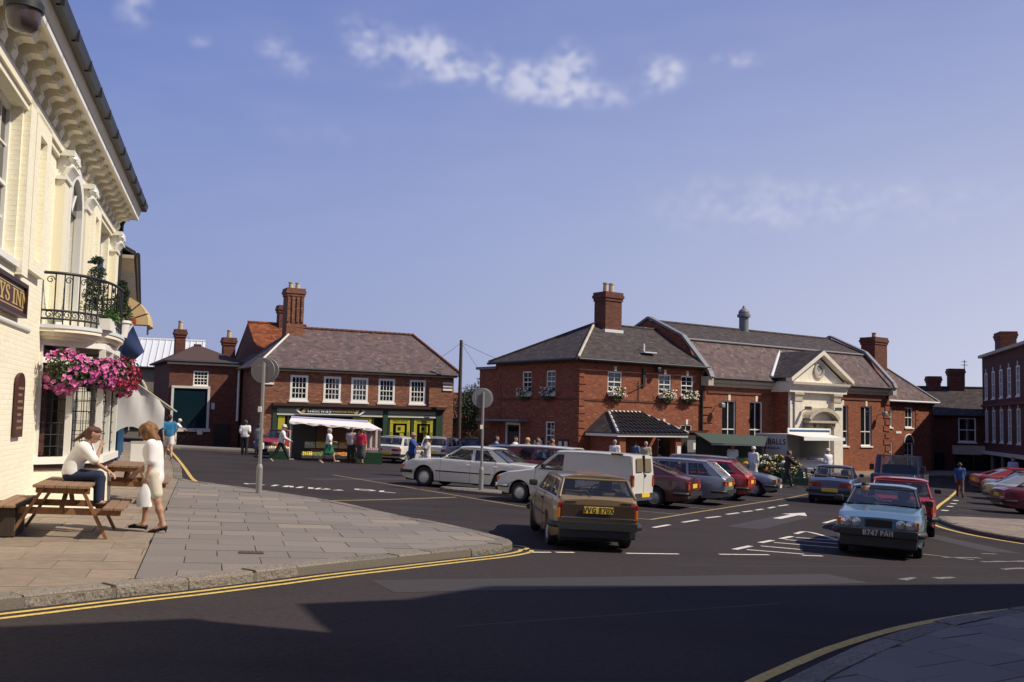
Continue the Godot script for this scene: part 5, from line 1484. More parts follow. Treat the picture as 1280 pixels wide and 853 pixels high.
func right_row() -> void:
	rng.seed = 47
	var m: MB
	# dark two storey shop house
	var c := Vector2(32.0, 73.0)
	var o := simple_house("shop_house", "shaded two storey brick shop house with tall dark roof and two chimneys", c, 100.0, -4.0, 5.0, 6.0, 2.95, 5.05, M.brick_tinted, M.slate_grey, [[-2.3, 1.1, -1.2, 2.75], [0.75, 1.0, 1.95, 2.75], [2.6, 1.0, 3.2, 2.75]], 0.0, 1.6, 2, 2)
	chimney(o, -0.25, -3.0, 4.6, 5.9, 0.9, 0.8, M.brick_dark, 0)
	chimney(o, 1.35, -3.0, 4.6, 6.5, 1.05, 0.8, M.brick_dark, 0)
	m = nb(); m.tube([Vector3(2.0, 5.0, -3), Vector3(2.0, 7.2, -3)], 0.03, 4); m.tube([Vector3(1.75, 6.8, -3), Vector3(2.25, 6.8, -3)], 0.02, 4); m.tube([Vector3(1.8, 7.05, -3), Vector3(2.2, 7.05, -3)], 0.02, 4); put(m, "aerial", M.black_iron, o)
	m = nb(); m.box(Vector3(0.3, 0.1, 0.0), Vector3(3.2, 0.75, 0.25)); put(m, "shop_sign", M.stone, o)
	m = nb(); m.box(Vector3(-2.4, -1.2, 0.02), Vector3(-0.2, 0.2, 0.06)); m.box(Vector3(0.5, -1.4, 0.02), Vector3(3.0, 0.0, 0.06)); put(m, "shop_window", M.window_glass, o)
	m = nb(); m.box(Vector3(-2.5, -1.4, 0.02), Vector3(-2.4, 0.25, 0.12)); m.box(Vector3(-0.2, -2.0, 0.02), Vector3(-0.1, 0.25, 0.12)); m.box(Vector3(0.4, -2.0, 0.02), Vector3(0.5, 0.1, 0.12)); m.box(Vector3(1.7, -2.0, 0.02), Vector3(1.8, 0.1, 0.12)); m.box(Vector3(-2.5, 0.2, 0.02), Vector3(-0.1, 0.35, 0.14)); put(m, "shop_front", M.dark_brown, o)
	# three storey house whose front runs away from us
	c = Vector2(34.6, 73.0)
	YO = gh(c.x, c.y) - 0.2
	var o2 := thing("three_storey_house", "tall shaded three storey brick house with rows of narrow white windows", "building", Vector3(c.x, YO, -c.y), 194.7)
	var L := 22.0; var b := YO - 1.5; var E := 7.15
	var ws := []
	for k in 8:
		var x := 0.9 + k * 2.4
		ws.append([x, 4.1, x + 0.95, 6.0]); ws.append([x, 1.1, x + 0.95, 3.3])
	m = nb(); m.xf = pl(FRONT); wall(m, 0, b, L, E, ws, 0.1)
	m.xf = pl(LEFT); wall(m, -9, b, 0, E)
	m.xf = pl(RIGHT, Vector3(L, 0, 0)); wall(m, 0, b, 9, E)
	m.xf = pl(BACK, Vector3(L, 0, -9)); wall(m, 0, b, L, E)
	put(m, "wall", M.brick_tinted, o2)
	for r in ws:
		var w := window(o2, pl(FRONT), r, 0.06, 2, 4, M.white_paint, 0.1, M.white_paint)
		m = nb(); m.box(Vector3((r[0] + r[2]) / 2 - 0.08, r[3], 0), Vector3((r[0] + r[2]) / 2 + 0.08, r[3] + 0.3, 0.04)); put(m, "keystone", M.grey_white, w)
	m = nb(); m.box(Vector3(-0.2, E, -9.1), Vector3(L + 0.1, E + 0.2, 0.25)); put(m, "parapet", M.stone, o2)
	m = nb(); m.box(Vector3(0, 3.55, 0.0), Vector3(L, 3.75, 0.12)); put(m, "string_course", M.brick_dark, o2)
	m = nb(); m.box(Vector3(0.2, 0.2, 0.0), Vector3(L, 0.42, 0.3)); put(m, "shop_cornice", M.grey_white, o2)
	m = nb()
	for k in 6: m.box(Vector3(0.4 + k * 3.2, -1.7, 0.01), Vector3(2.6 + k * 3.2, 0.1, 0.05))
	put(m, "shop_window", M.window_glass, o2)
	m = nb()
	for k in 7: m.box(Vector3(0.1 + k * 3.2, b, 0.0), Vector3(0.35 + k * 3.2, 0.2, 0.14))
	put(m, "shop_pilaster", M.lead, o2)
	chimney(o2, 2.9, -1.0, 7.2, 8.8, 2.0, 1.0, M.brick_dark, 0)

func shadow_row() -> void:   # the tall houses on our own side of the street; their shadow lies across the road
	rng.seed = 48
	var c := Vector2(5.6, 7.4)
	YO = gh(c.x, c.y)
	var o := thing("street_house", "brick town house on the near side behind the right pavement", "building", Vector3(c.x, YO, -c.y), 61.0)
	var m := nb()
	m.xf = Transform3D(Basis(Vector3(-1, 0, 0), Vector3(0, 1, 0), Vector3(0, 0, -1)), Vector3(0, -YO, 0))
	# gable-fronted house: front faces the road (local -z)
	var g := PackedVector2Array()
	for q in [[-1.15, YO - 1], [-1.15, 8.6], [-1.7, 9.3], [-3.1, 11.0], [-4.4, 11.0], [-6.65, 12.1], [-9.8, 11.0], [-14.5, 9.7], [-26.0, 9.6], [-26.0, YO - 1]]: g.append(Vector2(q[0], q[1]))
	m.prism(g, -0.4, 0.0)
	m.box(Vector3(-25.9, YO - 1, -9.0), Vector3(-1.2, 8.4, -0.41))
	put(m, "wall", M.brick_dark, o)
	var o2 := thing("street_house", "brick town house on the near side, next to the gabled one", "building", Vector3(c.x, YO, -c.y), 61.0)
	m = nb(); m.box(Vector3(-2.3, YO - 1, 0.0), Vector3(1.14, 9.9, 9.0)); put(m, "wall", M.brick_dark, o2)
	m = nb(); m.box(Vector3(-2.4, 9.9, -0.05), Vector3(1.14, 10.05, 9.1)); put(m, "parapet", M.stone, o2)
	for k in 5:
		for y in [1.0, 4.2, 7.2]:
			m = nb(); m.xf = Transform3D(Basis(Vector3(-1, 0, 0), Vector3(0, 1, 0), Vector3(0, 0, -1)), Vector3(0, -YO, 0))
			window(o, m.xf, [-4.2 - k * 4.0, y, -3.1 - k * 4.0, y + 1.8], -0.06, 2, 4, M.white_paint, 0.08)
# ---------- the inn on the left ----------
var inn: Node3D

func ipos(s: float, y: float, z: float) -> Vector3:   # a point given along, up and out from the inn's front, in the world
	var e := Vector2(sin(deg_to_rad(INN_AZ)), cos(deg_to_rad(INN_AZ)))
	var q := INN_O + e * s + Vector2(e.y, -e.x) * z
	return Vector3(q.x, y, -q.y)

func bow(t: float, grow := 0.0) -> Vector2:   # the bow window in plan, t from 0 (near end) to 1
	var a := PI * (1.0 - t)
	return Vector2(4.3 + (1.95 + grow) * cos(a), (0.84 + grow) * pow(maxf(sin(a), 0.0), 0.75))

func bay(t: float, grow := 0.0) -> Vector2:   # the bay window in plan: two canted sides and a front
	var p := [Vector2(2.35 - grow, 0), Vector2(3.1 - grow * 0.55, 0.9 + grow), Vector2(5.5 + grow * 0.55, 0.9 + grow), Vector2(6.25 + grow, 0)]
	var c := [0.0, 0.247, 0.753, 1.0]
	for i in 3:
		if t <= c[i + 1]: return p[i].lerp(p[i + 1], (t - c[i]) / (c[i + 1] - c[i]))
	return p[3]

func inn_house() -> void:
	rng.seed = 51
	YO = gh(INN_O.x, INN_O.y) + 0.12
	inn = thing("inn", "cream painted two storey inn with bow window, iron balcony and bracketed cornice", "building", Vector3(INN_O.x, YO, -INN_O.y), INN_AZ)
	var o := inn
	var b := YO - 0.6; var E := 6.62; var x0 := -9.0; var x1 := 12.4
	var ws := [[-2.0, 4.08, -0.22, 6.38], [9.1, 4.08, 10.7, 6.38]]
	var ni := [[0.72, 4.25, 1.28, 6.22], [7.45, 4.25, 8.0, 6.22], [11.5, 4.25, 12.0, 6.22]]
	var aw := [3.72, 3.75, 5.12, 5.75]
	var lo := [[8.7, 1.1, 10.3, 2.7], [-4.6, 1.1, -3.0, 2.7]]
	var m := nb()
	wall(m, x0, b, x1, E, ws + [aw, [2.6, 1.0, 6.0, 3.06]] + lo, 0.24)
	m.xf = pl(LEFT, Vector3(x0, 0, 0)); wall(m, -9, b, 0, E)
	m.xf = pl(RIGHT, Vector3(x1, 0, 0)); wall(m, 0, b, 9, E)
	m.xf = pl(BACK, Vector3(x1, 0, -9)); wall(m, 0, b, x1 - x0, E)
	put(m, "wall", M.cream_brick, o)
	for r in ws: window(o, pl(FRONT), r, 0.22, 4, 4, M.white_paint, 0.09, M.white_paint, "window", 0.48)
	for r in lo: window(o, pl(FRONT), r, 0.2, 3, 4, M.white_paint, 0.09, M.white_paint, "window", 0.5)
	for r in ni:   # shallow sunk panels: a raised surround either side
		m = nb()
		m.box(Vector3(r[0] - 0.36, r[1] - 0.2, 0.0), Vector3(r[0], r[3] + 0.3, 0.1)); m.box(Vector3(r[2], r[1] - 0.2, 0.0), Vector3(r[2] + 0.36, r[3] + 0.3, 0.1)); m.box(Vector3(r[0], r[3], 0.0), Vector3(r[2], r[3] + 0.3, 0.1)); m.box(Vector3(r[0], r[1] - 0.2, 0.0), Vector3(r[2], r[1], 0.1))
		put(m, "panel_surround", M.cream_brick, o)
	# raised strip framing the near window
	m = nb(); m.box(Vector3(-0.14, 3.9, 0.0), Vector3(0.3, 6.6, 0.1)); put(m, "panel_surround", M.cream_brick, o)
	# arched balcony window with its surround
	window(o, pl(FRONT), aw, 0.2, 2, 3, M.white_paint, 0.08, null, "balcony_door", 0.0)
	m = nb()
	var arch := PackedVector2Array(); var inn_a := PackedVector2Array()
	for k in 13:
		var a := PI - PI * k / 12.0
		arch.append(Vector2(4.42 + 0.92 * cos(a), 5.72 + 0.86 * sin(a))); inn_a.append(Vector2(4.42 + 0.7 * cos(a), 5.72 + 0.62 * sin(a)))
	var lun := inn_a.duplicate()
	inn_a.reverse()
	m.prism(arch + inn_a, -0.02, 0.14); m.box(Vector3(3.5, 3.75, -0.02), Vector3(3.72, 5.72, 0.14)); m.box(Vector3(5.12, 3.75, -0.02), Vector3(5.34, 5.72, 0.14)); put(m, "arch_surround", M.white_paint, o)
	m = nb(); m.prism(lun, -0.02, 0.03); put(m, "fanlight", M.window_glass, o)
	m = nb()
	for k in [0.25, 0.5, 0.75]: m.bar(Vector3(4.42, 5.72, 0.04), Vector3(4.42 + 0.68 * cos(PI * k), 5.72 + 0.6 * sin(PI * k), 0.04), 0.03, 0.03)
	put(m, "fanlight_bars", M.white_paint, o)
	# pilasters with leafy capitals
	for x in [2.78, 5.48, 11.0]:
		m = nb(); m.box(Vector3(x, 3.5, 0.0), Vector3(x + 0.56, 5.98, 0.16)); var pi := put(m, "pilaster", M.cream, o)
		m = nb(); m.box(Vector3(x - 0.05, 5.98, 0.0), Vector3(x + 0.61, 6.04, 0.2)); m.box(Vector3(x - 0.08, 6.4, 0.0), Vector3(x + 0.64, 6.5, 0.3)); put(m, "capital_band", M.white_paint, pi)
		m = nb()
		m.box(Vector3(x + 0.02, 6.04, 0.0), Vector3(x + 0.54, 6.4, 0.16))
		for row in 2:
			for k in 5:
				var lx: float = x + 0.02 + k * 0.13; var ly := 6.06 + row * 0.15
				m.tube([Vector3(lx, ly, 0.14), Vector3(lx, ly + 0.12, 0.2), Vector3(lx, ly + 0.17, 0.28), Vector3(lx, ly + 0.13, 0.31)], [0.05, 0.06, 0.045, 0.02], 6)
		for s in [0.04, 0.52]: m.tube([Vector3(x + s, 6.3, 0.2), Vector3(x + s + (s - 0.28) * 0.25, 6.4, 0.28)], [0.04, 0.075], 8)
		put(m, "capital", M.white_paint, pi)
	# entablature: architrave, frieze with scrolled brackets, soffit, cornice, gutter
	m = nb(); m.box(Vector3(x0, 6.36, 0.0), Vector3(x1, 6.46, 0.06)); m.box(Vector3(x0, 6.46, 0.0), Vector3(x1, 6.62, 0.1)); put(m, "architrave", M.cream, o)
	m = nb(); m.box(Vector3(x0, 6.62, -0.4), Vector3(x1, 7.1, 0.05)); put(m, "frieze", M.cream, o)
	m = nb(); m.xf = Transform3D(Basis(Vector3(0, 0, 1), Vector3(0, 1, 0), Vector3(-1, 0, 0)), Vector3(x1, -YO, 0))
	m.prism(PackedVector2Array([Vector2(-0.4, 7.08), Vector2(0.5, 7.08), Vector2(0.5, 7.16), Vector2(0.54, 7.18), Vector2(0.6, 7.34), Vector2(-0.4, 7.34)]), 0, x1 - x0); put(m, "cornice", M.cream, o)
	m = nb(); m.xf = Transform3D(Basis(Vector3(0, 0, 1), Vector3(0, 1, 0), Vector3(-1, 0, 0)), Vector3(x1, -YO, 0))
	m.prism(PackedVector2Array([Vector2(0.5, 7.06), Vector2(0.54, 7.06), Vector2(0.54, 7.15), Vector2(0.5, 7.15)]), 0, x1 - x0); put(m, "drip_mould", M.white_paint, o)
	var x := -7.6
	var k2 := 0
	while x < x1 - 0.3:
		m = nb(); m.xf = Transform3D(Basis(Vector3(0, 0, 1), Vector3(0, 1, 0), Vector3(-1, 0, 0)), Vector3(x, -YO, 0))
		m.prism(PackedVector2Array([Vector2(0.05, 6.64), Vector2(0.12, 6.64), Vector2(0.16, 6.74), Vector2(0.14, 6.84), Vector2(0.22, 6.9), Vector2(0.36, 6.9), Vector2(0.42, 6.98), Vector2(0.4, 7.08), Vector2(0.05, 7.08)]), -0.13, 0.13)
		put(m, "bracket", M.cream, o)
		for sy in [[0.12, 6.7, 0.06], [0.35, 6.97, 0.08]]:
			var sp := []
			for q in 12: sp.append(Vector3(sy[0] + cos(q * 0.6) * sy[2] * (1.0 - q / 14.0), sy[1] + sin(q * 0.6) * sy[2] * (1.0 - q / 14.0), 0.14))
			m = nb(); m.xf = Transform3D(Basis(Vector3(0, 0, 1), Vector3(0, 1, 0), Vector3(-1, 0, 0)), Vector3(x, -YO, 0))
			m.tube(sp, 0.014, 4); put(m, "scroll", M.cream, o)
		x += 0.66
		k2 += 1
	m = nb(); m.xf = Transform3D(Basis(Vector3(0, 0, 1), Vector3(0, 1, 0), Vector3(-1, 0, 0)), Vector3(x1 + 0.1, -YO, 0))
	m.prism(PackedVector2Array([Vector2(0.55, 7.34), Vector2(0.72, 7.34), Vector2(0.76, 7.5), Vector2(0.72, 7.5), Vector2(0.68, 7.4), Vector2(0.55, 7.4)]), 0, x1 - x0 + 0.1); put(m, "gutter", M.black_iron, o)
	for q in 14:
		m = nb(); m.box(Vector3(-6 + q * 1.35, 7.32, 0.66), Vector3(-5.96 + q * 1.35, 7.505, 0.768)); put(m, "gutter_bracket", M.black_iron, o)
	m = nb(); sheet(m, [Vector3(x0, 7.42, 0.62), Vector3(x1, 7.42, 0.62), Vector3(x1, 9.6, -4.5), Vector3(x0, 9.6, -4.5)], 0.1); sheet(m, [Vector3(x1, 7.42, -9.6), Vector3(x0, 7.42, -9.6), Vector3(x0, 9.6, -4.5), Vector3(x1, 9.6, -4.5)], 0.1); put(m, "roof", M.slate_grey, o)
	m = nb(); m.tube([Vector3(x1 - 0.12, 7.3, 0.3), Vector3(x1 - 0.12, 6.9, 0.12), Vector3(x1 - 0.12, b, 0.12)], 0.06, 8); put(m, "downpipe", M.black_iron, o)
	# bow window
	var cuts := [0.0, 0.1235, 0.247, 0.5, 0.753, 0.8765, 1.0]
	m = nb()
	var low := []; var sil := []
	for k in 21: low.append(bay(k / 20.0 if k != 5 and k != 15 else (0.247 if k == 5 else 0.753)))
	for k in 20:
		m.quad(Vector3(low[k].x, b, low[k].y), Vector3(low[k + 1].x, b, low[k + 1].y), Vector3(low[k + 1].x, 1.02, low[k + 1].y), Vector3(low[k].x, 1.02, low[k].y))
	var bw := put(m, "bow_window", M.cream_brick, o)
	m = nb(); bow_band(m, 1.0, 1.12, -0.05, 0.1); bow_band(m, 2.72, 2.82, -0.06, 0.03); bow_band(m, 3.02, 3.12, -0.06, 0.04); put(m, "sill", M.white_paint, bw)
	m = nb(); bow_band(m, 0.9, 1.0, -0.02, 0.03); put(m, "sill_mould", M.dark_brown, bw)
	m = nb(); bow_band(m, 3.12, 3.17, -0.2, 0.08, true); bow_band(m, 3.17, 3.24, -0.2, 0.16, true); bow_band(m, 3.24, 3.3, -0.2, 0.24, true); put(m, "bow_cornice", M.cream, bw)
	m = nb()
	for k in 24:
		var a := bow(k / 24.0, 0.26); var e := bow((k + 1) / 24.0, 0.26)
		m.quad(Vector3(a.x, 3.3, 0), Vector3(a.x, 3.3, a.y), Vector3(e.x, 3.3, e.y), Vector3(e.x, 3.3, 0))
		m.quad(Vector3(a.x, 3.36, a.y), Vector3(e.x, 3.36, e.y), Vector3(e.x, 3.36, 0), Vector3(a.x, 3.36, 0))
		m.quad(Vector3(a.x, 3.3, a.y), Vector3(e.x, 3.3, e.y), Vector3(e.x, 3.36, e.y), Vector3(a.x, 3.36, a.y))
	put(m, "balcony_floor", M.lead_pale, bw)
	for k in 7:
		var a := bay(cuts[k])
		m = nb(); m.box(Vector3(a.x - 0.05, 1.12, a.y - 0.06), Vector3(a.x + 0.05, 3.02, a.y + 0.04)); put(m, "mullion", M.white_paint, bw)
	dye("lead_came", Color(0.03, 0.03, 0.03), 0.6)
	for k in 6:
		var a := bay(cuts[k]); var e := bay(cuts[k + 1])
		m = nb(); m.quad(Vector3(a.x, 1.12, a.y - 0.03), Vector3(e.x, 1.12, e.y - 0.03), Vector3(e.x, 3.02, e.y - 0.03), Vector3(a.x, 3.02, a.y - 0.03)); var pn := put(m, "pane", M.shop_glass, bw)
		m = nb()
		for j in 7: m.bar(Vector3(a.x, 1.3 + j * 0.2, a.y - 0.025), Vector3(e.x, 1.3 + j * 0.2, e.y - 0.025), 0.012, 0.012)
		for j in range(1, 4):
			var q := a.lerp(e, j / 4.0)
			m.bar(Vector3(q.x, 1.12, q.y - 0.025), Vector3(q.x, 2.72, q.y - 0.025), 0.012, 0.012)
		put(m, "leading", M.lead_came, pn)
	m = nb()   # the room behind it
	m.box(Vector3(1.6, YO - 0.02, -5.6), Vector3(7.0, YO, -0.26)); m.box(Vector3(1.6, 3.06, -5.6), Vector3(7.0, 3.1, -0.26)); m.box(Vector3(1.6, YO, -5.6), Vector3(7.0, 3.06, -5.55)); m.box(Vector3(1.6, YO, -5.55), Vector3(1.65, 3.06, -0.26)); m.box(Vector3(6.95, YO, -5.55), Vector3(7.0, 3.06, -0.26))
	put(m, "bow_interior", M.plaster, bw)
	m = nb()
	for k in 20: m.quad(Vector3(low[k].x, 3.06, maxf(low[k].y - 0.06, 0)), Vector3(low[k].x, 3.06, -0.26), Vector3(low[k + 1].x, 3.06, -0.26), Vector3(low[k + 1].x, 3.06, maxf(low[k + 1].y - 0.06, 0)))
	put(m, "bow_ceiling", M.plaster, bw)
	for q in [[0.0, 0.03], [0.5, 0.56]]:
		m = nb()
		var rows := [PackedVector3Array(), PackedVector3Array()]
		for k in 13:
			var p := bay(lerpf(q[0], q[1], k / 12.0), -0.16)
			var w := Vector3(p.x, 0, p.y + 0.03 * sin(k * 1.9))
			rows[0].append(w + Vector3(0, 1.15, 0)); rows[1].append(w + Vector3(0, 2.7, 0))
		m.grid(rows); put(m, "curtain", dye("curtain", Color(0.16, 0.05, 0.04), 0.9), bw)
	# sign board and the little roof under it
	m = nb(); m.box(Vector3(-5.6, 3.28, 0.02), Vector3(0.25, 3.78, 0.1)); var sg := put(m, "sign_board", dye("sign_brown", Color(0.06, 0.016, 0.012), 0.45), o)
	m = nb(); m.box(Vector3(-5.6, 3.72, 0.1), Vector3(0.25, 3.78, 0.14)); m.box(Vector3(-5.6, 3.28, 0.1), Vector3(0.25, 3.33, 0.14)); m.box(Vector3(0.19, 3.33, 0.1), Vector3(0.25, 3.72, 0.14)); m.box(Vector3(-5.6, 3.33, 0.1), Vector3(-5.54, 3.72, 0.14)); put(m, "sign_frame", dye("sign_edge", Color(0.035, 0.012, 0.01), 0.45), sg)
	m = nb(); m.box(Vector3(-5.42, 3.665, 0.1), Vector3(0.08, 3.68, 0.104)); m.box(Vector3(-5.42, 3.375, 0.1), Vector3(0.08, 3.39, 0.104)); m.box(Vector3(0.065, 3.39, 0.1), Vector3(0.08, 3.665, 0.104)); put(m, "gilt_line", M.gold, sg)
	text("THE BLACK BOYS INN", 0.32, M.gold, sg, "lettering", Transform3D(Basis.IDENTITY.scaled(Vector3(1.72, 1, 1)), Vector3(-2.66, 3.53 - YO, 0.104)), true, true)
	m = nb(); sheet(m, [Vector3(-5.7, 3.06, 0.34), Vector3(-0.9, 3.06, 0.34), Vector3(-0.9, 3.22, 0.0), Vector3(-5.7, 3.22, 0.0)], 0.05); put(m, "door_canopy", M.white_paint, o)
	m = nb(); m.tube([Vector3(-5.7, 3.02, 0.36), Vector3(-0.9, 3.02, 0.36)], 0.05, 8); put(m, "canopy_gutter", M.grey_white, o)
	m = nb(); m.box(Vector3(-2.6, b, 0.0), Vector3(0.3, 0.55, 0.06)); m.box(Vector3(0.3, b, 0.0), Vector3(2.4, 0.5, 0.05)); put(m, "plinth", M.stucco, o)
	# painted board with bill of fare
	m = nb()
	var bp := PackedVector2Array([Vector2(0.3, 1.5), Vector2(0.87, 1.5), Vector2(0.87, 2.3)])
	for k in 7: bp.append(Vector2(0.585 + 0.285 * cos(PI * k / 6.0), 2.32 + 0.16 * sin(PI * k / 6.0)))
	m.prism(bp, 0.02, 0.06)
	var mbd := put(m, "menu_board", M.sign_brown, o)
	m = nb(); for k in 7: m.box(Vector3(0.38, 1.62 + k * 0.1, 0.06), Vector3(0.79 - (k % 3) * 0.06, 1.66 + k * 0.1, 0.063))
	put(m, "print", dye("print_buff", Color(0.24, 0.14, 0.08), 0.6), mbd)
	# blue shield on the upper wall
	m = nb(); m.prism(PackedVector2Array([Vector2(6.6, 4.75), Vector2(6.85, 4.6), Vector2(7.1, 4.75), Vector2(7.1, 5.2), Vector2(6.6, 5.2)]), 0.3, 0.34); m.tube([Vector3(6.85, 5.1, 0.02), Vector3(6.85, 5.1, 0.32)], 0.03, 6); put(m, "hanging_plaque", dye("plaque_blue", Color(0.02, 0.035, 0.12), 0.5), o)
	balcony()
	baskets()
	lantern()

func bow_band(m: MB, y0: float, y1: float, i: float, e: float, round := false) -> void:
	for k in 24:
		var t0 := k / 24.0; var t1 := (k + 1) / 24.0
		if not round:
			var cs := [0.0, 0.247, 0.753, 1.0]
			if k > 2: break
			t0 = cs[k]; t1 = cs[k + 1]
		var a := bow(t0, e) if round else bay(t0, e); var c := bow(t1, e) if round else bay(t1, e); var ai := bow(t0, i) if round else bay(t0, i); var ci := bow(t1, i) if round else bay(t1, i)
		m.quad(Vector3(a.x, y0, a.y), Vector3(c.x, y0, c.y), Vector3(c.x, y1, c.y), Vector3(a.x, y1, a.y))
		m.quad(Vector3(a.x, y1, a.y), Vector3(c.x, y1, c.y), Vector3(ci.x, y1, ci.y), Vector3(ai.x, y1, ai.y))
		m.quad(Vector3(ai.x, y0, ai.y), Vector3(ci.x, y0, ci.y), Vector3(c.x, y0, c.y), Vector3(a.x, y0, a.y))

func balcony() -> void:
	var o := inn
	var m := nb()
	for y in [3.46, 3.6, 4.24]:
		var pts := []
		for k in 33:
			var a := bow(k / 32.0, 0.2)
			pts.append(Vector3(a.x, y, a.y))
		m.tube(pts, 0.02 if y < 4 else 0.028, 5)
	var ra := put(m, "balcony_railing", M.black_iron, o)
	for k in 29:
		var a := bow(k / 28.0, 0.2)
		m = nb(); m.tube([Vector3(a.x, 3.36, a.y), Vector3(a.x, 4.24, a.y)], 0.012, 5); put(m, "baluster", M.black_iron, ra)
	for k in range(0, 28, 1):
		var a := bow((k + 0.5) / 28.0, 0.2)
		var e := bow((k + 0.52) / 28.0, 0.2)
		var t := (e - a).normalized()
		for yy in ([4.12, 3.53] if k % 2 == 0 else [3.53]):
			var sp := []
			for q in 14:
				var rr := 0.068 * (1.0 - q / 17.0)
				sp.append(Vector3(a.x + t.x * cos(q * 0.62) * rr, yy + sin(q * 0.62) * rr, a.y + t.y * cos(q * 0.62) * rr))
			m = nb(); m.tube(sp, 0.009, 4); put(m, "scroll", M.black_iron, ra)
	# pots and clipped shrubs on it
	for q in [[3.1, 0.72, 0.26, 1.05, "tall clipped conical shrub in a pot on the iron balcony"], [4.75, 1.0, 0.2, 0.78, "smaller dark conical shrub in a pot farther along the balcony"]]:
		var p := ipos(q[0], 3.36, q[1])
		var th := thing("potted_shrub", q[4], "plant", p, INN_AZ, "potted shrubs on the balcony")
		m = MB.new(); m.turned([Vector2(0, 0), Vector2(0.13, 0), Vector2(0.18, 0.28), Vector2(0.2, 0.28), Vector2(0.2, 0.33), Vector2(0.16, 0.33), Vector2(0.15, 0.26), Vector2(0, 0.26)], 14); put(m, "pot", M.white_paint, th)
		m = MB.new(); m.tube([Vector3(0, 0.25, 0), Vector3(0, 0.6, 0)], 0.025, 6); put(m, "trunk", M.pole_wood, th)
		m = MB.new()
		for i in 5:
			var f := i / 4.0
			foliage(m, Vector3(0.02 * sin(i * 3.0), 0.42 + f * q[3] * 0.8, 0.02 * cos(i * 2.0)), Vector3(q[2], 0.17, q[2]) * (1.0 - f * 0.62), 520 - i * 70, 0.05, Color(0.022, 0.045, 0.014))
		put(m, "crown", M.leaf, th)
	var th2 := thing("balcony_trough", "white trough of bright green leafy plants behind the balcony railing", "planter", ipos(3.6, 3.36, 0.92), INN_AZ)
	m = MB.new(); m.box(Vector3(-0.75, 0, -0.1), Vector3(0.75, 0.2, 0.1)); put(m, "trough", M.white_paint, th2)
	m = MB.new(); foliage(m, Vector3(0, 0.28, 0), Vector3(0.75, 0.14, 0.14), 700, 0.08, Color(0.05, 0.12, 0.02)); put(m, "leaves", M.leaf, th2)

func baskets() -> void:   # the long mass of petunias round the bow
	rng.seed = 53
	var th := thing("petunia_trough", "long window trough overflowing with pink and magenta petunias round the bow window", "flowers", ipos(4.3, gh(INN_O.x, INN_O.y) + 0.12, 0.0), INN_AZ)
	var y0 := th.position.y
	var m := MB.new()
	for k in 20:
		var a := bow(0.03 + 0.94 * k / 20.0, 0.12); var e := bow(0.03 + 0.94 * (k + 1) / 20.0, 0.12); var a2 := bow(0.03 + 0.94 * k / 20.0, 0.36); var e2 := bow(0.03 + 0.94 * (k + 1) / 20.0, 0.36)
		var sh := Vector3(-4.3, -y0, 0)
		m.quad(Vector3(a2.x, 2.32, a2.y) + sh, Vector3(e2.x, 2.32, e2.y) + sh, Vector3(e2.x, 2.56, e2.y) + sh, Vector3(a2.x, 2.56, a2.y) + sh)
		m.quad(Vector3(a.x, 2.32, a.y) + sh, Vector3(e.x, 2.32, e.y) + sh, Vector3(e2.x, 2.32, e2.y) + sh, Vector3(a2.x, 2.32, a2.y) + sh)
		m.quad(Vector3(a2.x, 2.52, a2.y) + sh, Vector3(e2.x, 2.52, e2.y) + sh, Vector3(e.x, 2.52, e.y) + sh, Vector3(a.x, 2.52, a.y) + sh)
	put(m, "trough", M.dark_wood, th)
	var lv := MB.new(); lv.usecol = true
	var fl := MB.new(); fl.usecol = true
	for i in 5200:
		var t := rng.randf()
		var ph := rng.randf() * TAU; var rr := sqrt(rng.randf())
		var a := bow(0.02 + 0.96 * t, 0.32 + 0.25 * rr * cos(ph))
		var thick := 0.225 + 0.1 * sin(t * 23.0) * sin(t * 7.0 + 1.0)
		var p := Vector3(a.x - 4.3, 2.62 + thick * rr * sin(ph) * (1.25 if sin(ph) < 0 else 1.0) - y0, a.y)
		leaf(lv, p, (rdir() + Vector3(0, 0.2, 0.4)).normalized(), 0.06, 0.035, greens(Color(0.045, 0.075, 0.02)))
	for i in 1150:
		var t := rng.randf()
		var ph := rng.randf() * TAU; var rr := rng.randf_range(0.8, 1.08)
		var gx := 0.34 + 0.27 * rr * cos(ph)
		var a := bow(0.02 + 0.96 * t, gx); var c := bow(clampf(0.02 + 0.96 * t + 0.002, 0, 1), gx)
		var tn := (c - a).normalized(); var outw := Vector3(-tn.y, 0, tn.x)
		var thick := 0.235 + 0.1 * sin(t * 23.0) * sin(t * 7.0 + 1.0)
		var p := Vector3(a.x - 4.3, 2.62 + thick * rr * sin(ph) * (1.3 if sin(ph) < 0 else 1.0) - y0, a.y)
		var d := (outw * maxf(cos(ph), 0.15) + Vector3(0, sin(ph) * 0.7 + 0.2, 0) + rdir() * 0.45).normalized()
		var zone := sin(t * 9.0 + 0.5) + rng.randf_range(-0.9, 0.9)
		var col: Color = [Color(0.50, 0.085, 0.28), Color(0.56, 0.13, 0.34), Color(0.42, 0.05, 0.24), Color(0.60, 0.2, 0.40)][rng.randi() % 4] if zone > -0.35 else [Color(0.36, 0.012, 0.045), Color(0.30, 0.008, 0.06)][rng.randi() % 2]
		flower(fl, p, d, rng.randf_range(0.036, 0.056), col)
		fl.col = Color(0.62, 0.42, 0.48)
	put(lv, "leaves", M.leaf, th, "stuff")
	put(fl, "flowers", M.petal, th, "stuff")

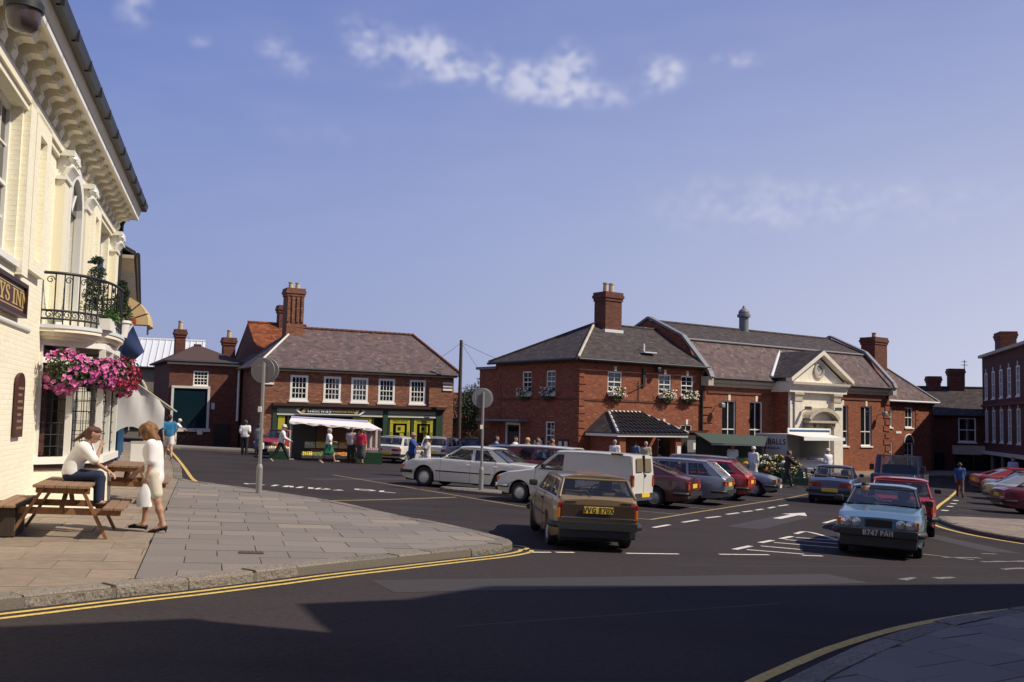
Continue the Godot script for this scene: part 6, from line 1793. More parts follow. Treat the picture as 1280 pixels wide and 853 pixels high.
func lantern() -> void:
	var o := thing("wall_lantern", "black wall lantern with dark bowl high at the picture's top left", "lamp", ipos(-4.8, 6.0, 0.0), INN_AZ)
	var m := MB.new()
	m.tube([Vector3(0, 0.5, 0.0), Vector3(0, 0.72, 0.45), Vector3(0, 0.66, 0.8), Vector3(0, 0.5, 0.85)], 0.025, 6); put(m, "bracket", M.black_iron, o)
	m = MB.new(); m.lathe([Vector2(0, -0.1), Vector2(0.08, -0.095), Vector2(0.14, -0.06), Vector2(0.17, 0.02), Vector2(0.175, 0.14)], 18, Vector3(0, 0, 0.85)); put(m, "lamp_bowl", dye("smoked", Color(0.07, 0.05, 0.055), 0.25), o)
	m = MB.new(); m.turned([Vector2(0.17, 0.13), Vector2(0.2, 0.13), Vector2(0.2, 0.2), Vector2(0.16, 0.26), Vector2(0.06, 0.36), Vector2(0.03, 0.5), Vector2(0, 0.52)], 18, Vector3(0, 0, 0.85)); put(m, "lamp_cap", M.black_iron, o)

func neighbours() -> void:   # the shops past the inn
	rng.seed = 55
	var e := ipos(12.45, 0, 0)
	var c := Vector2(e.x, -e.z)
	YO = gh(c.x, c.y) + 0.1
	var o := thing("shop_row", "pale rendered shop building beyond the inn with dark eaves", "building", Vector3(c.x, YO, -c.y), -20.2)
	var m := nb()
	var ws := [[0.8, 3.6, 1.9, 5.4], [3.4, 3.6, 4.5, 5.4], [6.2, 3.6, 7.3, 5.4], [9.0, 3.6, 10.1, 5.4]]
	wall(m, 0.02, YO - 0.8, 19.0, 6.3, ws, 0.12)
	m.xf = pl(RIGHT, Vector3(19.0, 0, 0)); wall(m, 0, YO - 0.8, 8, 6.3)
	put(m, "wall", M.stucco, o)
	for r in ws: window(o, pl(FRONT), r, 0.1, 2, 4, M.white_paint, 0.08, M.white_paint)
	m = nb(); sheet(m, [Vector3(0.02, 6.25, 0.5), Vector3(19.2, 6.25, 0.5), Vector3(19.2, 8.6, -4.0), Vector3(0.02, 8.6, -4.0)], 0.1); put(m, "roof", M.slate_grey, o)
	m = nb(); m.box(Vector3(0.02, 6.05, 0.0), Vector3(19.1, 6.14, 0.46)); put(m, "soffit", M.stone, o)
	gutter(o, Vector3(0.02, 6.15, 0.55), Vector3(19.2, 6.15, 0.55), M.black_iron)
	# blue shop front
	dye("shop_blue", Color(0.03, 0.09, 0.2), 0.4)
	m = nb(); m.box(Vector3(0.3, 2.75, 0.0), Vector3(18.8, 3.2, 0.2)); put(m, "fascia", M.shop_blue, o)
	for k in 7:
		m = nb(); m.box(Vector3(0.3 + k * 2.8, YO - 0.5, 0.0), Vector3(0.6 + k * 2.8, 2.75, 0.16)); put(m, "shop_pilaster", M.shop_blue, o)
	for k in 6:
		m = nb(); m.quad(Vector3(0.62 + k * 2.8, 0.75, 0.04), Vector3(3.08 + k * 2.8, 0.75, 0.04), Vector3(3.08 + k * 2.8, 2.72, 0.04), Vector3(0.62 + k * 2.8, 2.72, 0.04)); put(m, "shop_window", M.window_glass, o)
		m = nb(); m.box(Vector3(0.62 + k * 2.8, YO - 0.5, 0.0), Vector3(3.08 + k * 2.8, 0.73, 0.1)); put(m, "stall_riser", M.white_paint, o)
	# domed canopy over an upper window
	var d := thing("dutch_canopy", "tan folding half-dome canopy over an upper shop window past the balcony", "awning", o.position, -20.2)
	m = nb()
	dye("canvas_tan", Color(0.50, 0.37, 0.19), 0.9)
	var rows := []
	for i in 7:
		var ph := i / 6.0 * PI / 2
		var row := PackedVector3Array()
		for j in 13:
			var f := j / 12.0
			row.append(Vector3(0.75 + lerpf(0.0, 1.7, f), 4.3 + 0.85 * sin(ph), 0.05 + 1.0 * cos(ph) * (0.86 + 0.14 * sin(PI * f))))
		rows.append(row)
	m.grid(rows); put(m, "canvas", M.canvas_tan, d)
	m = nb()
	for i in 5:
		var ph := i / 4.0 * PI / 2
		m.tube([Vector3(0.75, 4.3, 0.05), Vector3(0.75, 4.3 + 0.85 * sin(ph), 0.05 + 0.88 * cos(ph)), Vector3(0.78, 4.3 + 0.855 * sin(ph), 0.06 + 0.89 * cos(ph))], 0.018, 4)
	put(m, "ribs", M.dark_brown, d)
	m = nb()
	for i in 4:   # the near end closed by pleats
		var p0 := i / 4.0 * PI / 2; var p1 := (i + 1) / 4.0 * PI / 2
		m.tri(Vector3(0.75, 4.3, 0.05), Vector3(0.75, 4.3 + 0.85 * sin(p1), 0.05 + 0.86 * cos(p1)), Vector3(0.75, 4.3 + 0.85 * sin(p0), 0.05 + 0.86 * cos(p0)))
	put(m, "end_pleats", M.canvas_tan, d)
	m = nb(); m.box(Vector3(0.72, 4.16, 0.88), Vector3(2.48, 4.3, 0.93)); put(m, "fringe", M.dark_brown, d)
	# sloping shop blind with a hanging end cloth
	var aw := thing("shop_blind", "white and blue sloping shop blind with cloth hanging at its near end", "awning", o.position, -20.2)
	dye("canvas_white", Color(0.62, 0.60, 0.58), 0.9)
	m = nb(); sheet(m, [Vector3(3.2, 1.98, 1.75), Vector3(7.4, 1.98, 1.75), Vector3(7.4, 3.15, 0.1), Vector3(3.2, 3.15, 0.1)], 0.02); put(m, "canvas", M.canvas_white, aw)
	m = nb(); sheet(m, [Vector3(3.2, 2.42, 1.16), Vector3(7.4, 2.42, 1.16), Vector3(7.4, 3.18, 0.1), Vector3(3.2, 3.18, 0.1)], 0.01); put(m, "blue_stripe", dye("canvas_blue", Color(0.06, 0.14, 0.42), 0.9), aw)
	m = nb(); m.tube([Vector3(3.18, 3.15, 0.1), Vector3(3.18, 1.92, 1.85)], 0.028, 6); put(m, "arm", M.stone, aw)
	m = nb()
	rows = []
	for i in 9:
		var f := i / 8.0
		var row := PackedVector3Array()
		var yt := lerpf(3.12, 2.15, f); var yb := lerpf(1.25, 1.5, f) + 0.14 * sin(f * 6.0)
		for j in 9:
			var g := j / 8.0
			row.append(Vector3(3.18 + 0.07 * sin(f * 11.0 + g * 2.5) * g, lerpf(yb, yt, g), lerpf(0.12, 1.5, f)))
		rows.append(row)
	m.grid(rows); put(m, "end_cloth", M.canvas_white, aw)
	# draped flag above it
	var fl := thing("flag", "dark blue flag hanging from a pole beside the balcony", "flag", o.position, -20.2)
	m = nb(); m.tube([Vector3(0.4, 3.4, 0.05), Vector3(0.4, 4.35, 0.55)], 0.022, 6); put(m, "pole", M.white_paint, fl)
	m = nb()
	rows = []
	for i in 9:
		var row := PackedVector3Array()
		var f := i / 8.0
		for j in 9:
			var g := j / 8.0
			row.append(Vector3(0.4 + 0.08 * sin(g * 9.0 + f * 3.0) * (0.3 + f), lerpf(4.3, 3.5, g) - f * (0.75 - 0.2 * g), lerpf(0.5, 0.12, g) + 0.35 * f * (1 - g * 0.6)))
		rows.append(row)
	m.grid(rows); put(m, "cloth", dye("flag_blue", Color(0.015, 0.03, 0.1), 0.9), fl)
	m = nb(); m.rbox(Vector3(0.36, 4.3, 0.5), Vector3(0.46, 4.45, 0.6), 0.03); put(m, "finial", dye("finial_red", Color(0.4, 0.03, 0.02), 0.5), fl)
# ---------- vehicles: local x forward, z to the right, origin on the ground under the middle ----------
func make_wheel(parent: Node, x: float, z: float, r: float, side: float, hub: Material, turn := 0.0) -> void:
	var key := "%.2f%s" % [r, hub.resource_name]
	if not wheel_cache.has(key):
		var m := MB.new()
		m.xf.basis = Basis(Vector3(1, 0, 0), Vector3(0, 0, 1), Vector3(0, -1, 0))
		m.lathe([Vector2(r * 0.62, -0.08), Vector2(r * 0.9, -0.085), Vector2(r * 0.985, -0.06), Vector2(r, -0.02), Vector2(r, 0.03), Vector2(r * 0.985, 0.07), Vector2(r * 0.9, 0.095), Vector2(r * 0.64, 0.085)], 28)
		m.turned([Vector2(r * 0.3, -0.05), Vector2(r * 0.64, -0.06)], 28)
		var w := MB.new()
		w.xf.basis = m.xf.basis
		w.turned([Vector2(r * 0.64, 0.085), Vector2(r * 0.6, 0.05), Vector2(r * 0.5, 0.035)], 28)
		var h := MB.new()
		h.xf.basis = m.xf.basis
		h.turned([Vector2(r * 0.52, 0.05), Vector2(r * 0.45, 0.07), Vector2(r * 0.2, 0.085), Vector2(0, 0.088)], 24)
		wheel_cache[key] = [m.mesh(), w.mesh(), h.mesh()]
	var a: Array = wheel_cache[key]
	var o := Node3D.new()
	o.name = numbered(parent, "wheel")
	parent.add_child(o, true)
	o.position = Vector3(x, r, z)
	o.rotation.y = (0.0 if side > 0 else PI) + turn
	put(a[0], "tyre", M.rubber, o)
	put(a[1], "rim", M.rim, o)
	put(a[2], "hub_cap", hub, o)

func polyy(pts: Array, x: float) -> float:
	if x <= pts[0][0]: return pts[0][1]
	for i in pts.size() - 1:
		if x <= pts[i + 1][0]:
			var t: float = (x - pts[i][0]) / (pts[i + 1][0] - pts[i][0])
			return lerpf(pts[i][1], pts[i + 1][1], t)
	return pts[-1][1]

# d: L, W, H, fo (front overhang), wb, r (wheel), top: [[x, y]...] upper edge of the lower body from tail to nose,
# ws: [x base, x roof], rw: [x base, x roof], edges: side windows [[xb0, xt0, xb1, xt1], ...], and trim
func car(called: String, label: String, pos: Vector2, az: float, paint: Material, d: Dictionary) -> Node3D:
	var o := thing(called, label, d.get("cat", "car"), P(pos.x, pos.y), az, d.get("group", ""))
	on_ground(o, az)
	o.scale = Vector3.ONE * d.get("size", 1.0)
	var L: float = d.L; var W: float = d.W; var H: float = d.H; var r: float = d.get("r", 0.29)
	var xf: float = L / 2 - d.fo; var xr: float = xf - d.wb
	var ar := r + 0.055
	var top: Array = d.top
	var c0: float = d.rw[0]; var c1: float = d.ws[0]   # cabin opening
	var xs := []
	for k in 41: xs.append(lerpf(-L / 2, L / 2, k / 40.0))
	for w in [xf, xr]:
		for k in 15: xs.append(w + ar * cos(PI * k / 14.0))
	for q in top: xs.append(q[0])
	xs.append(c0); xs.append(c1); xs.append(-L / 2 + 0.04); xs.append(L / 2 - 0.04)
	xs.sort()
	var xa := [xs[0]]
	for q in xs:
		if q - xa[-1] > 0.012: xa.append(q)
	var sill: float = d.get("sill", 0.22)
	var rows_r := []; var rows_l := []
	for x: float in xa:
		var e := minf(x + L / 2, L / 2 - x)
		var w := W / 2
		if e < 0.55: w -= d.get("taper", 0.09) * pow(1.0 - e / 0.55, 2.0)
		var y0 := sill
		if e < 0.5: y0 += 0.08 * pow(1.0 - e / 0.5, 2.0)
		for q in [xf, xr]:
			var dx := absf(x - q)
			if dx < ar: y0 = maxf(y0, r + sqrt(ar * ar - dx * dx))
		var yt := polyy(top, x)
		var ym := lerpf(y0, yt, 0.5)
		ym = clampf(0.56, y0 + 0.02, yt - 0.12)
		var row := PackedVector3Array([Vector3(x, y0, w - 0.035), Vector3(x, lerpf(y0, ym, 0.5), w - 0.008), Vector3(x, ym, w), Vector3(x, lerpf(ym, yt, 0.55), w - 0.012), Vector3(x, yt - 0.035, w - 0.035), Vector3(x, yt - 0.01, w - 0.06), Vector3(x, yt, w - 0.1)])
		rows_r.append(row)
		var lr := PackedVector3Array()
		for p in row: lr.append(Vector3(p.x, p.y, -p.z))
		rows_l.append(lr)
	var m := MB.new()
	m.grid(rows_r, false, true)
	m.grid(rows_l, false, false)
	# bonnet and boot decks, nose and tail faces
	for zone in [[c1 - 0.001, L / 2 + 0.01], [-L / 2 - 0.01, c0 + 0.001]]:
		var rows := []
		for i in xa.size():
			if xa[i] < zone[0] or xa[i] > zone[1]: continue
			var p: Vector3 = rows_r[i][6]
			var row := PackedVector3Array()
			for k in 7:
				var f := k / 6.0 * 2.0 - 1.0
				row.append(Vector3(p.x, p.y + 0.028 * (1.0 - f * f), p.z * f))
			rows.append(row)
		if rows.size() > 1: m.grid(rows, false, true)
	for e in [0, xa.size() - 1]:
		var rows := []
		for j in 7:
			var p: Vector3 = rows_r[e][j]
			var row := PackedVector3Array()
			for k in 5:
				var f := k / 4.0 * 2.0 - 1.0
				row.append(Vector3(p.x + (0.02 if e > 0 else -0.02) * (1.0 - f * f), p.y + (0.028 * (1 - f * f) if j == 6 else 0.0), p.z * f))
			rows.append(row)
		m.grid(rows, false, e == 0)
	put(m, "body", paint, o)
	# black belly, arches and cabin tub
	m = MB.new()
	m.box(Vector3(-L / 2 + 0.12, sill - 0.04, -W / 2 + 0.16), Vector3(L / 2 - 0.12, sill + 0.3, W / 2 - 0.16))
	for q in [xf, xr]:
		for s in [-1.0, 1.0]: m.box(Vector3(q - ar - 0.02, sill, s * (W / 2 - 0.28)), Vector3(q + ar + 0.02, minf(r + ar + 0.04, polyy(top, q) - 0.06), s * (W / 2 - 0.3)))
	m.box(Vector3(c0 + 0.05, sill + 0.3, -W / 2 + 0.1), Vector3(c1 - 0.1, sill + 0.33, W / 2 - 0.1))
	put(m, "underbody", M.rubber, o)
	# cabin
	var rh := H - 0.02
	var wr: float = W / 2 - d.get("tumble", 0.2)
	var wbz := W / 2 - 0.09
	var r0: float = d.rw[1]; var r1: float = d.ws[1]
	m = MB.new()
	var rows := []
	for i in 9:
		var x := lerpf(r0, r1, i / 8.0)
		var cy := 0.03 * (1.0 - pow(i / 4.0 - 1.0, 2.0))
		var row := PackedVector3Array()
		for k in 9:
			var f := k / 8.0 * 2.0 - 1.0
			row.append(Vector3(x, rh - 0.045 + cy + 0.045 * (1.0 - f * f * f * f), f * (wr + 0.012)))
		rows.append(row)
	m.grid(rows, false, true)
	var under := []
	for q in rows:
		var row := PackedVector3Array()
		for p in q: row.append(p - Vector3(0, 0.035, 0))
		under.append(row)
	m.grid(under, false, false)
	for e in [0, 8]: for k in 8:
		if e == 8: m.quad(under[e][k + 1], under[e][k], rows[e][k], rows[e][k + 1])
		else: m.quad(under[e][k], under[e][k + 1], rows[e][k + 1], rows[e][k])
	for s in [0, 8]: for i in 8:
		if s == 8: m.quad(under[i][s], under[i + 1][s], rows[i + 1][s], rows[i][s])
		else: m.quad(under[i + 1][s], under[i][s], rows[i][s], rows[i + 1][s])
	put(m, "roof", d.get("roof", paint), o)
	var yt := rh - 0.06
	var sides: Array = d.edges
	# pillar runs between windows: from the rear screen line to the windscreen line
	var cuts := [[c0, r0]]
	for q in sides: cuts.append([q[0], q[1]]); cuts.append([q[2], q[3]])
	cuts.append([c1, r1])
	for s in [-1.0, 1.0]:
		var pillars := MB.new()
		for k in range(0, cuts.size(), 2):
			cabin_panel(pillars, top, cuts[k], cuts[k + 1], s, wbz, wr, yt, 0.0, 1.0, 0.035)
		for k in sides.size():
			var q: Array = sides[k]
			cabin_panel(pillars, top, [q[0], q[1]], [q[2], q[3]], s, wbz, wr, yt, 0.9, 1.0, 0.03)
			if d.get("glazed", true):
				var g := MB.new()
				cabin_panel(g, top, [q[0], q[1]], [q[2], q[3]], s, wbz - 0.012, wr - 0.012, yt, 0.0, 0.9, 0.0)
				put(g, "side_window", M.car_glass, o)
				var tr := MB.new()
				var ya := polyy(top, q[0]) ; var yb := polyy(top, q[2])
				tr.tube([Vector3(q[0], ya + 0.01, s * (wbz + 0.004)), Vector3(q[2], yb + 0.01, s * (wbz + 0.004))], 0.011, 4)
				put(tr, "window_trim", d.get("trim", M.black_trim), o)
			else:
				cabin_panel(pillars, top, [q[0], q[1]], [q[2], q[3]], s, wbz, wr, yt, 0.0, 0.9, 0.02)
		put(pillars, "window_pillars", d.get("pillar", paint), o)
	# screens
	for e in [0, 1]:
		var xb: float = c1 if e else c0; var xt: float = r1 if e else r0
		if not d.get("rear_screen", true) and e == 0:
			continue
		var yb := polyy(top, xb) + (0.02 if e else 0.0)
		var g := MB.new()
		var gr := []
		var lo: float = d.get("tail_sill", 0.06) if e == 0 else 0.03
		for i in 5:
			var f := lerpf(lo, 0.94, i / 4.0)
			var row := PackedVector3Array()
			for k in 7:
				var h := k / 6.0 * 2.0 - 1.0
				var ww := lerpf(wbz, wr, f) - 0.05
				var bulge := (0.05 if e else -0.03) * (1.0 - h * h)
				row.append(Vector3(lerpf(xb, xt, f) + bulge, lerpf(yb, yt, f), ww * h))
			gr.append(row)
		g.grid(gr, false, e == 0)
		put(g, "windscreen" if e else "rear_window", M.car_glass, o)
		var fr := MB.new()
		for s in [-1.0, 1.0]:
			fr.tube([Vector3(xb, yb, s * (wbz - 0.03)), Vector3(xt, yt, s * (wr - 0.03))], 0.022, 5)
		fr.tube([Vector3(lerpf(xb, xt, 0.97), lerpf(yb, yt, 0.97), -wr), Vector3(lerpf(xb, xt, 0.97) + (0.05 if e else -0.03), lerpf(yb, yt, 0.97), 0), Vector3(lerpf(xb, xt, 0.97), lerpf(yb, yt, 0.97), wr)], 0.025, 5)
		put(fr, "screen_frame", paint if (e == 0 and d.get("hatch", false)) else M.black_trim, o)
		if e == 0 and d.get("hatch", false):   # tailgate panel under the glass
			var tp := MB.new()
			tp.quad(Vector3(xb, yb, -wbz + 0.02), Vector3(xb, yb, wbz - 0.02), Vector3(lerpf(xb, xt, lo), lerpf(yb, yt, lo), wbz - 0.04), Vector3(lerpf(xb, xt, lo), lerpf(yb, yt, lo), -wbz + 0.04))
			tp.quad(Vector3(xb + 0.03, yb, wbz - 0.02), Vector3(xb + 0.03, yb, -wbz + 0.02), Vector3(lerpf(xb, xt, lo) + 0.03, lerpf(yb, yt, lo), -wbz + 0.04), Vector3(lerpf(xb, xt, lo) + 0.03, lerpf(yb, yt, lo), wbz - 0.04))
			put(tp, "tailgate", paint, o)
	# seats and dashboard
	if d.get("seats", true):
		var belt := polyy(top, (c0 + c1) / 2)
		var si := MB.new()
		var mid := lerpf(r0, r1, 0.62)
		for s in [-0.36, 0.36]:
			for x: float in [mid, mid - 0.85]:
				si.rbox(Vector3(x - 0.25, 0.35, s - 0.25), Vector3(x + 0.3, 0.52, s + 0.25), 0.06)
				si.rbox(Vector3(x - 0.4, 0.45, s - 0.24), Vector3(x - 0.24, belt + 0.1, s + 0.24), 0.06)
				if x == mid: si.rbox(Vector3(x - 0.42, belt + 0.1, s - 0.13), Vector3(x - 0.32, belt + 0.3, s + 0.13), 0.05)
		put(si, "seats", d.get("seat", dye("seat_cloth", Color(0.05, 0.045, 0.04), 0.9)), o)
		var da := MB.new()
		da.rbox(Vector3(c1 - 0.55, belt - 0.25, -W / 2 + 0.16), Vector3(c1 - 0.12, belt - 0.02, W / 2 - 0.16), 0.05)
		if d.get("shelf", true): da.box(Vector3(c0 + 0.04, belt - 0.04, -W / 2 + 0.16), Vector3(c0 + 0.4, belt - 0.02, W / 2 - 0.16))
		da.tube(ring(Vector3(mid + 0.32, belt - 0.02, 0.36), 0.18), 0.015, 5, false)
		put(da, "dashboard", M.rubber, o)
	# bumpers
	var by: float = d.get("bumper_y", 0.44)
	for e in [-1.0, 1.0]:
		m = MB.new()
		var bh: float = d.get("bumper_h", 0.13)
		var x: float = e * (L / 2 + 0.015)
		var hw := W / 2 - 0.1
		m.rbox(Vector3(x - 0.06, by - bh / 2, -hw), Vector3(x + 0.07 * e + 0.06 * (1 - absf(e)), by + bh / 2, hw), 0.025)
		for s in [-1.0, 1.0]: m.tube([Vector3(x - 0.02 * e, by, s * (hw - 0.02)), Vector3(x - 0.08 * e, by, s * (hw + 0.07)), Vector3(x - 0.42 * e, by, s * (W / 2 + 0.005))], bh * 0.42, 6)
		put(m, "bumper", d.get("bumper", M.black_trim), o)
	# lights
	var hy: float = d.get("light_y", 0.62)
	for s in [-1.0, 1.0]:
		m = MB.new()
		var z0: float = s * (W / 2 - 0.16)
		var lx := L / 2 - 0.02
		var lw: float = d.get("head_w", 0.34)
		if d.get("round", false):
			m.xf.basis = Basis(Vector3(0, -1, 0), Vector3(1, 0, 0), Vector3(0, 0, 1))
			m.turned([Vector2(0.1, 0.0), Vector2(0.1, 0.05), Vector2(0.08, 0.06), Vector2(0, 0.075)], 16, Vector3(-hy, lx, z0 - s * 0.06))
			if d.get("twin", false): m.turned([Vector2(0.085, 0.0), Vector2(0.085, 0.05), Vector2(0.07, 0.06), Vector2(0, 0.07)], 16, Vector3(-hy, lx, z0 - s * 0.25))
		else:
			m.rbox(Vector3(lx - 0.02, hy - 0.075, minf(z0, z0 - s * lw)), Vector3(lx + 0.035, hy + 0.075, maxf(z0, z0 - s * lw)), 0.02)
		put(m, "headlight", M.lamp_clear, o)
		m = MB.new()
		m.rbox(Vector3(lx - 0.14, hy - 0.07, minf(z0 + s * 0.01, z0 + s * 0.085)), Vector3(lx + 0.045, hy + 0.07, maxf(z0 + s * 0.01, z0 + s * 0.085)), 0.015)
		put(m, "indicator", M.amber, o)
		m = MB.new()
		var ty: float = d.get("tail_y", 0.68)
		var tw: float = d.get("tail_w", 0.3); var thh: float = d.get("tail_h", 0.16)
		var zz: float = s * (W / 2 - 0.085)
		m.rbox(Vector3(-L / 2 - 0.02, ty - thh / 2, minf(zz, zz - s * tw)), Vector3(-L / 2 + 0.08, ty + thh / 2, maxf(zz, zz - s * tw)), 0.015)
		var tl := put(m, "tail_light", M.lamp_red, o)
		m = MB.new(); m.rbox(Vector3(-L / 2 - 0.024, ty - thh / 2, minf(zz, zz - s * tw * 0.3)), Vector3(-L / 2 + 0.06, ty + thh / 2 * 0.3, maxf(zz, zz - s * tw * 0.3)), 0.01); put(m, "lens", M.amber, tl)
	m = MB.new(); m.rbox(Vector3(L / 2 - 0.02, hy - 0.08, -W / 2 + 0.2 + d.get("head_w", 0.34)), Vector3(L / 2 + 0.028, hy + 0.075, W / 2 - 0.2 - d.get("head_w", 0.34)), 0.015)
	var gr2 := put(m, "grille", d.get("grille", M.black_trim), o)
	m = MB.new(); for k in 4: m.box(Vector3(L / 2 + 0.02, hy - 0.06 + k * 0.036, -W / 2 + 0.24 + d.get("head_w", 0.34)), Vector3(L / 2 + 0.034, hy - 0.05 + k * 0.036, W / 2 - 0.24 - d.get("head_w", 0.34)))
	put(m, "grille_bars", M.rubber if not d.get("chrome_grille", false) else M.chrome, gr2)
	# number plates
	for e in [1.0, -1.0]:
		m = MB.new()
		var py: float = d.get("plate_y", [by - 0.02, 0.66])[0 if e > 0 else 1]
		var px: float = e * (L / 2 + (0.095 if e > 0 or absf(py - by) < 0.12 else d.get("plate_out", 0.025)))
		m.rbox(Vector3(px - 0.008, py - 0.06, -0.27), Vector3(px + 0.008, py + 0.06, 0.27), 0.004)
		var np := put(m, "number_plate", d.get("front_plate", M.plate_white) if e > 0 else M.plate_yellow, o)
		var reg: String = d.get("reg_front", "") if e > 0 else d.get("reg_rear", "")
		if reg:
			text(reg, 0.125, d.get("reg_ink", M.plate_black) if e > 0 else M.plate_black, np, "lettering", Transform3D(Basis(Vector3(0, 1, 0), PI / 2 * e).scaled_local(Vector3(1.0, 1.1, 1)), Vector3(px + 0.009 * e, py, 0)), true)
	# doors: shut lines, handles, rubbing strip
	for s in [-1.0, 1.0]:
		for x: float in d.get("seams", [c1 - 0.15, (c0 + c1) / 2]):
			var best := 0
			for i in xa.size(): if absf(xa[i] - x) < absf(xa[best] - x): best = i
			m = MB.new()
			var pts := []
			for p: Vector3 in rows_r[best]: pts.append(Vector3(p.x, p.y, (p.z + 0.001) * s))
			m.tube(pts.slice(0, 6), 0.005, 4, false); put(m, "door_seam", M.rubber, o)
		for x: float in d.get("handles", [(c0 + c1) / 2 + 0.2]):
			m = MB.new(); m.rbox(Vector3(x - 0.08, polyy(top, x) - 0.15, s * (W / 2 - 0.03)), Vector3(x + 0.08, polyy(top, x) - 0.11, s * (W / 2 + 0.012)), 0.01); put(m, "door_handle", d.get("handle", M.black_trim), o)
		if d.get("strip", true):
			m = MB.new(); m.rbox(Vector3(xr + ar + 0.05, 0.52, s * (W / 2 - 0.01)), Vector3(xf - ar - 0.05, 0.56, s * (W / 2 + 0.012)), 0.008); put(m, "rubbing_strip", M.black_trim, o)
		if d.get("mirrors", true):
			m = MB.new(); m.rbox(Vector3(c1 - 0.42, polyy(top, c1 - 0.4) + 0.04, s * (W / 2 - 0.02)), Vector3(c1 - 0.32, polyy(top, c1 - 0.4) + 0.16, s * (W / 2 + 0.15)), 0.03); put(m, "door_mirror", d.get("mirror", M.black_trim), o)
	if d.get("wipers", true):
		m = MB.new()
		for z in [-0.5, 0.1]: m.tube([Vector3(c1 + 0.04, polyy(top, c1) + 0.03, z), Vector3(c1 - 0.02, polyy(top, c1) + 0.08, z + 0.5)], 0.008, 4)
		put(m, "wiper", M.black_trim, o)
	for s in [-1.0, 1.0]:
		make_wheel(o, xf, s * (W / 2 - 0.12), r, s, d.get("hub", M.rim), d.get("steer", 0.0))
		make_wheel(o, xr, s * (W / 2 - 0.12), r, s, d.get("hub", M.rim))
	return o

func ring(c: Vector3, r: float) -> Array:
	var out := []
	for k in 17: out.append(c + Vector3(0.35 * r * sin(TAU * k / 16.0), r * sin(TAU * k / 16.0) * 0.93, r * cos(TAU * k / 16.0)))
	return out

func cabin_panel(m: MB, top: Array, a: Array, b: Array, s: float, wb: float, wr: float, yt: float, f0: float, f1: float, th: float) -> void:
	var ya := polyy(top, a[0]); var yb := polyy(top, b[0])
	var p := []
	for q in [[a, ya, f0], [b, yb, f0], [b, yb, f1], [a, ya, f1]]:
		p.append(Vector3(lerpf(q[0][0], q[0][1], q[2]), lerpf(q[1] - 0.02, yt, q[2]), s * lerpf(wb, wr, q[2])))
	if th == 0.0:
		if s > 0: m.quad(p[0], p[1], p[2], p[3])
		else: m.quad(p[1], p[0], p[3], p[2])
	else:
		if s < 0: p = [p[1], p[0], p[3], p[2]]
		sheet(m, p, th)

func hatch(L: float, W: float, H: float, extra := {}) -> Dictionary:   # a hatchback of the time
	var h := L / 2
	var d := {"L": L, "W": W, "H": H, "fo": 0.78, "wb": 2.5, "hatch": true, "tail_sill": 0.12,
		"top": [[-h, 0.84], [-h + 0.1, 0.90], [0.0, 0.92], [h - 1.25, 0.93], [h - 0.3, 0.80], [h, 0.70]],
		"ws": [h - 1.2, h - 1.85], "rw": [-h + 0.12, -h + 0.62],
		"edges": [[-h + 0.42, -h + 0.8, -h + 1.15, -h + 1.2], [-h + 1.22, -h + 1.27, h - 2.2, h - 2.22], [h - 2.13, h - 2.15, h - 1.36, h - 1.94]]}
	d.merge(extra, true)
	return d

func saloon(L: float, W: float, H: float, extra := {}) -> Dictionary:
	var h := L / 2
	var d := {"L": L, "W": W, "H": H, "fo": 0.8, "wb": 2.6,
		"top": [[-h, 0.82], [-h + 0.15, 0.90], [-h + 0.95, 0.92], [0.0, 0.92], [h - 1.3, 0.94], [h - 0.35, 0.83], [h, 0.74]],
		"ws": [h - 1.25, h - 1.95], "rw": [-h + 0.9, -h + 1.45],
		"edges": [[-h + 1.25, -h + 1.62, -h + 2.05, -h + 2.1], [-h + 2.13, -h + 2.18, h - 1.42, h - 2.04]]}
	d.merge(extra, true)
	return d

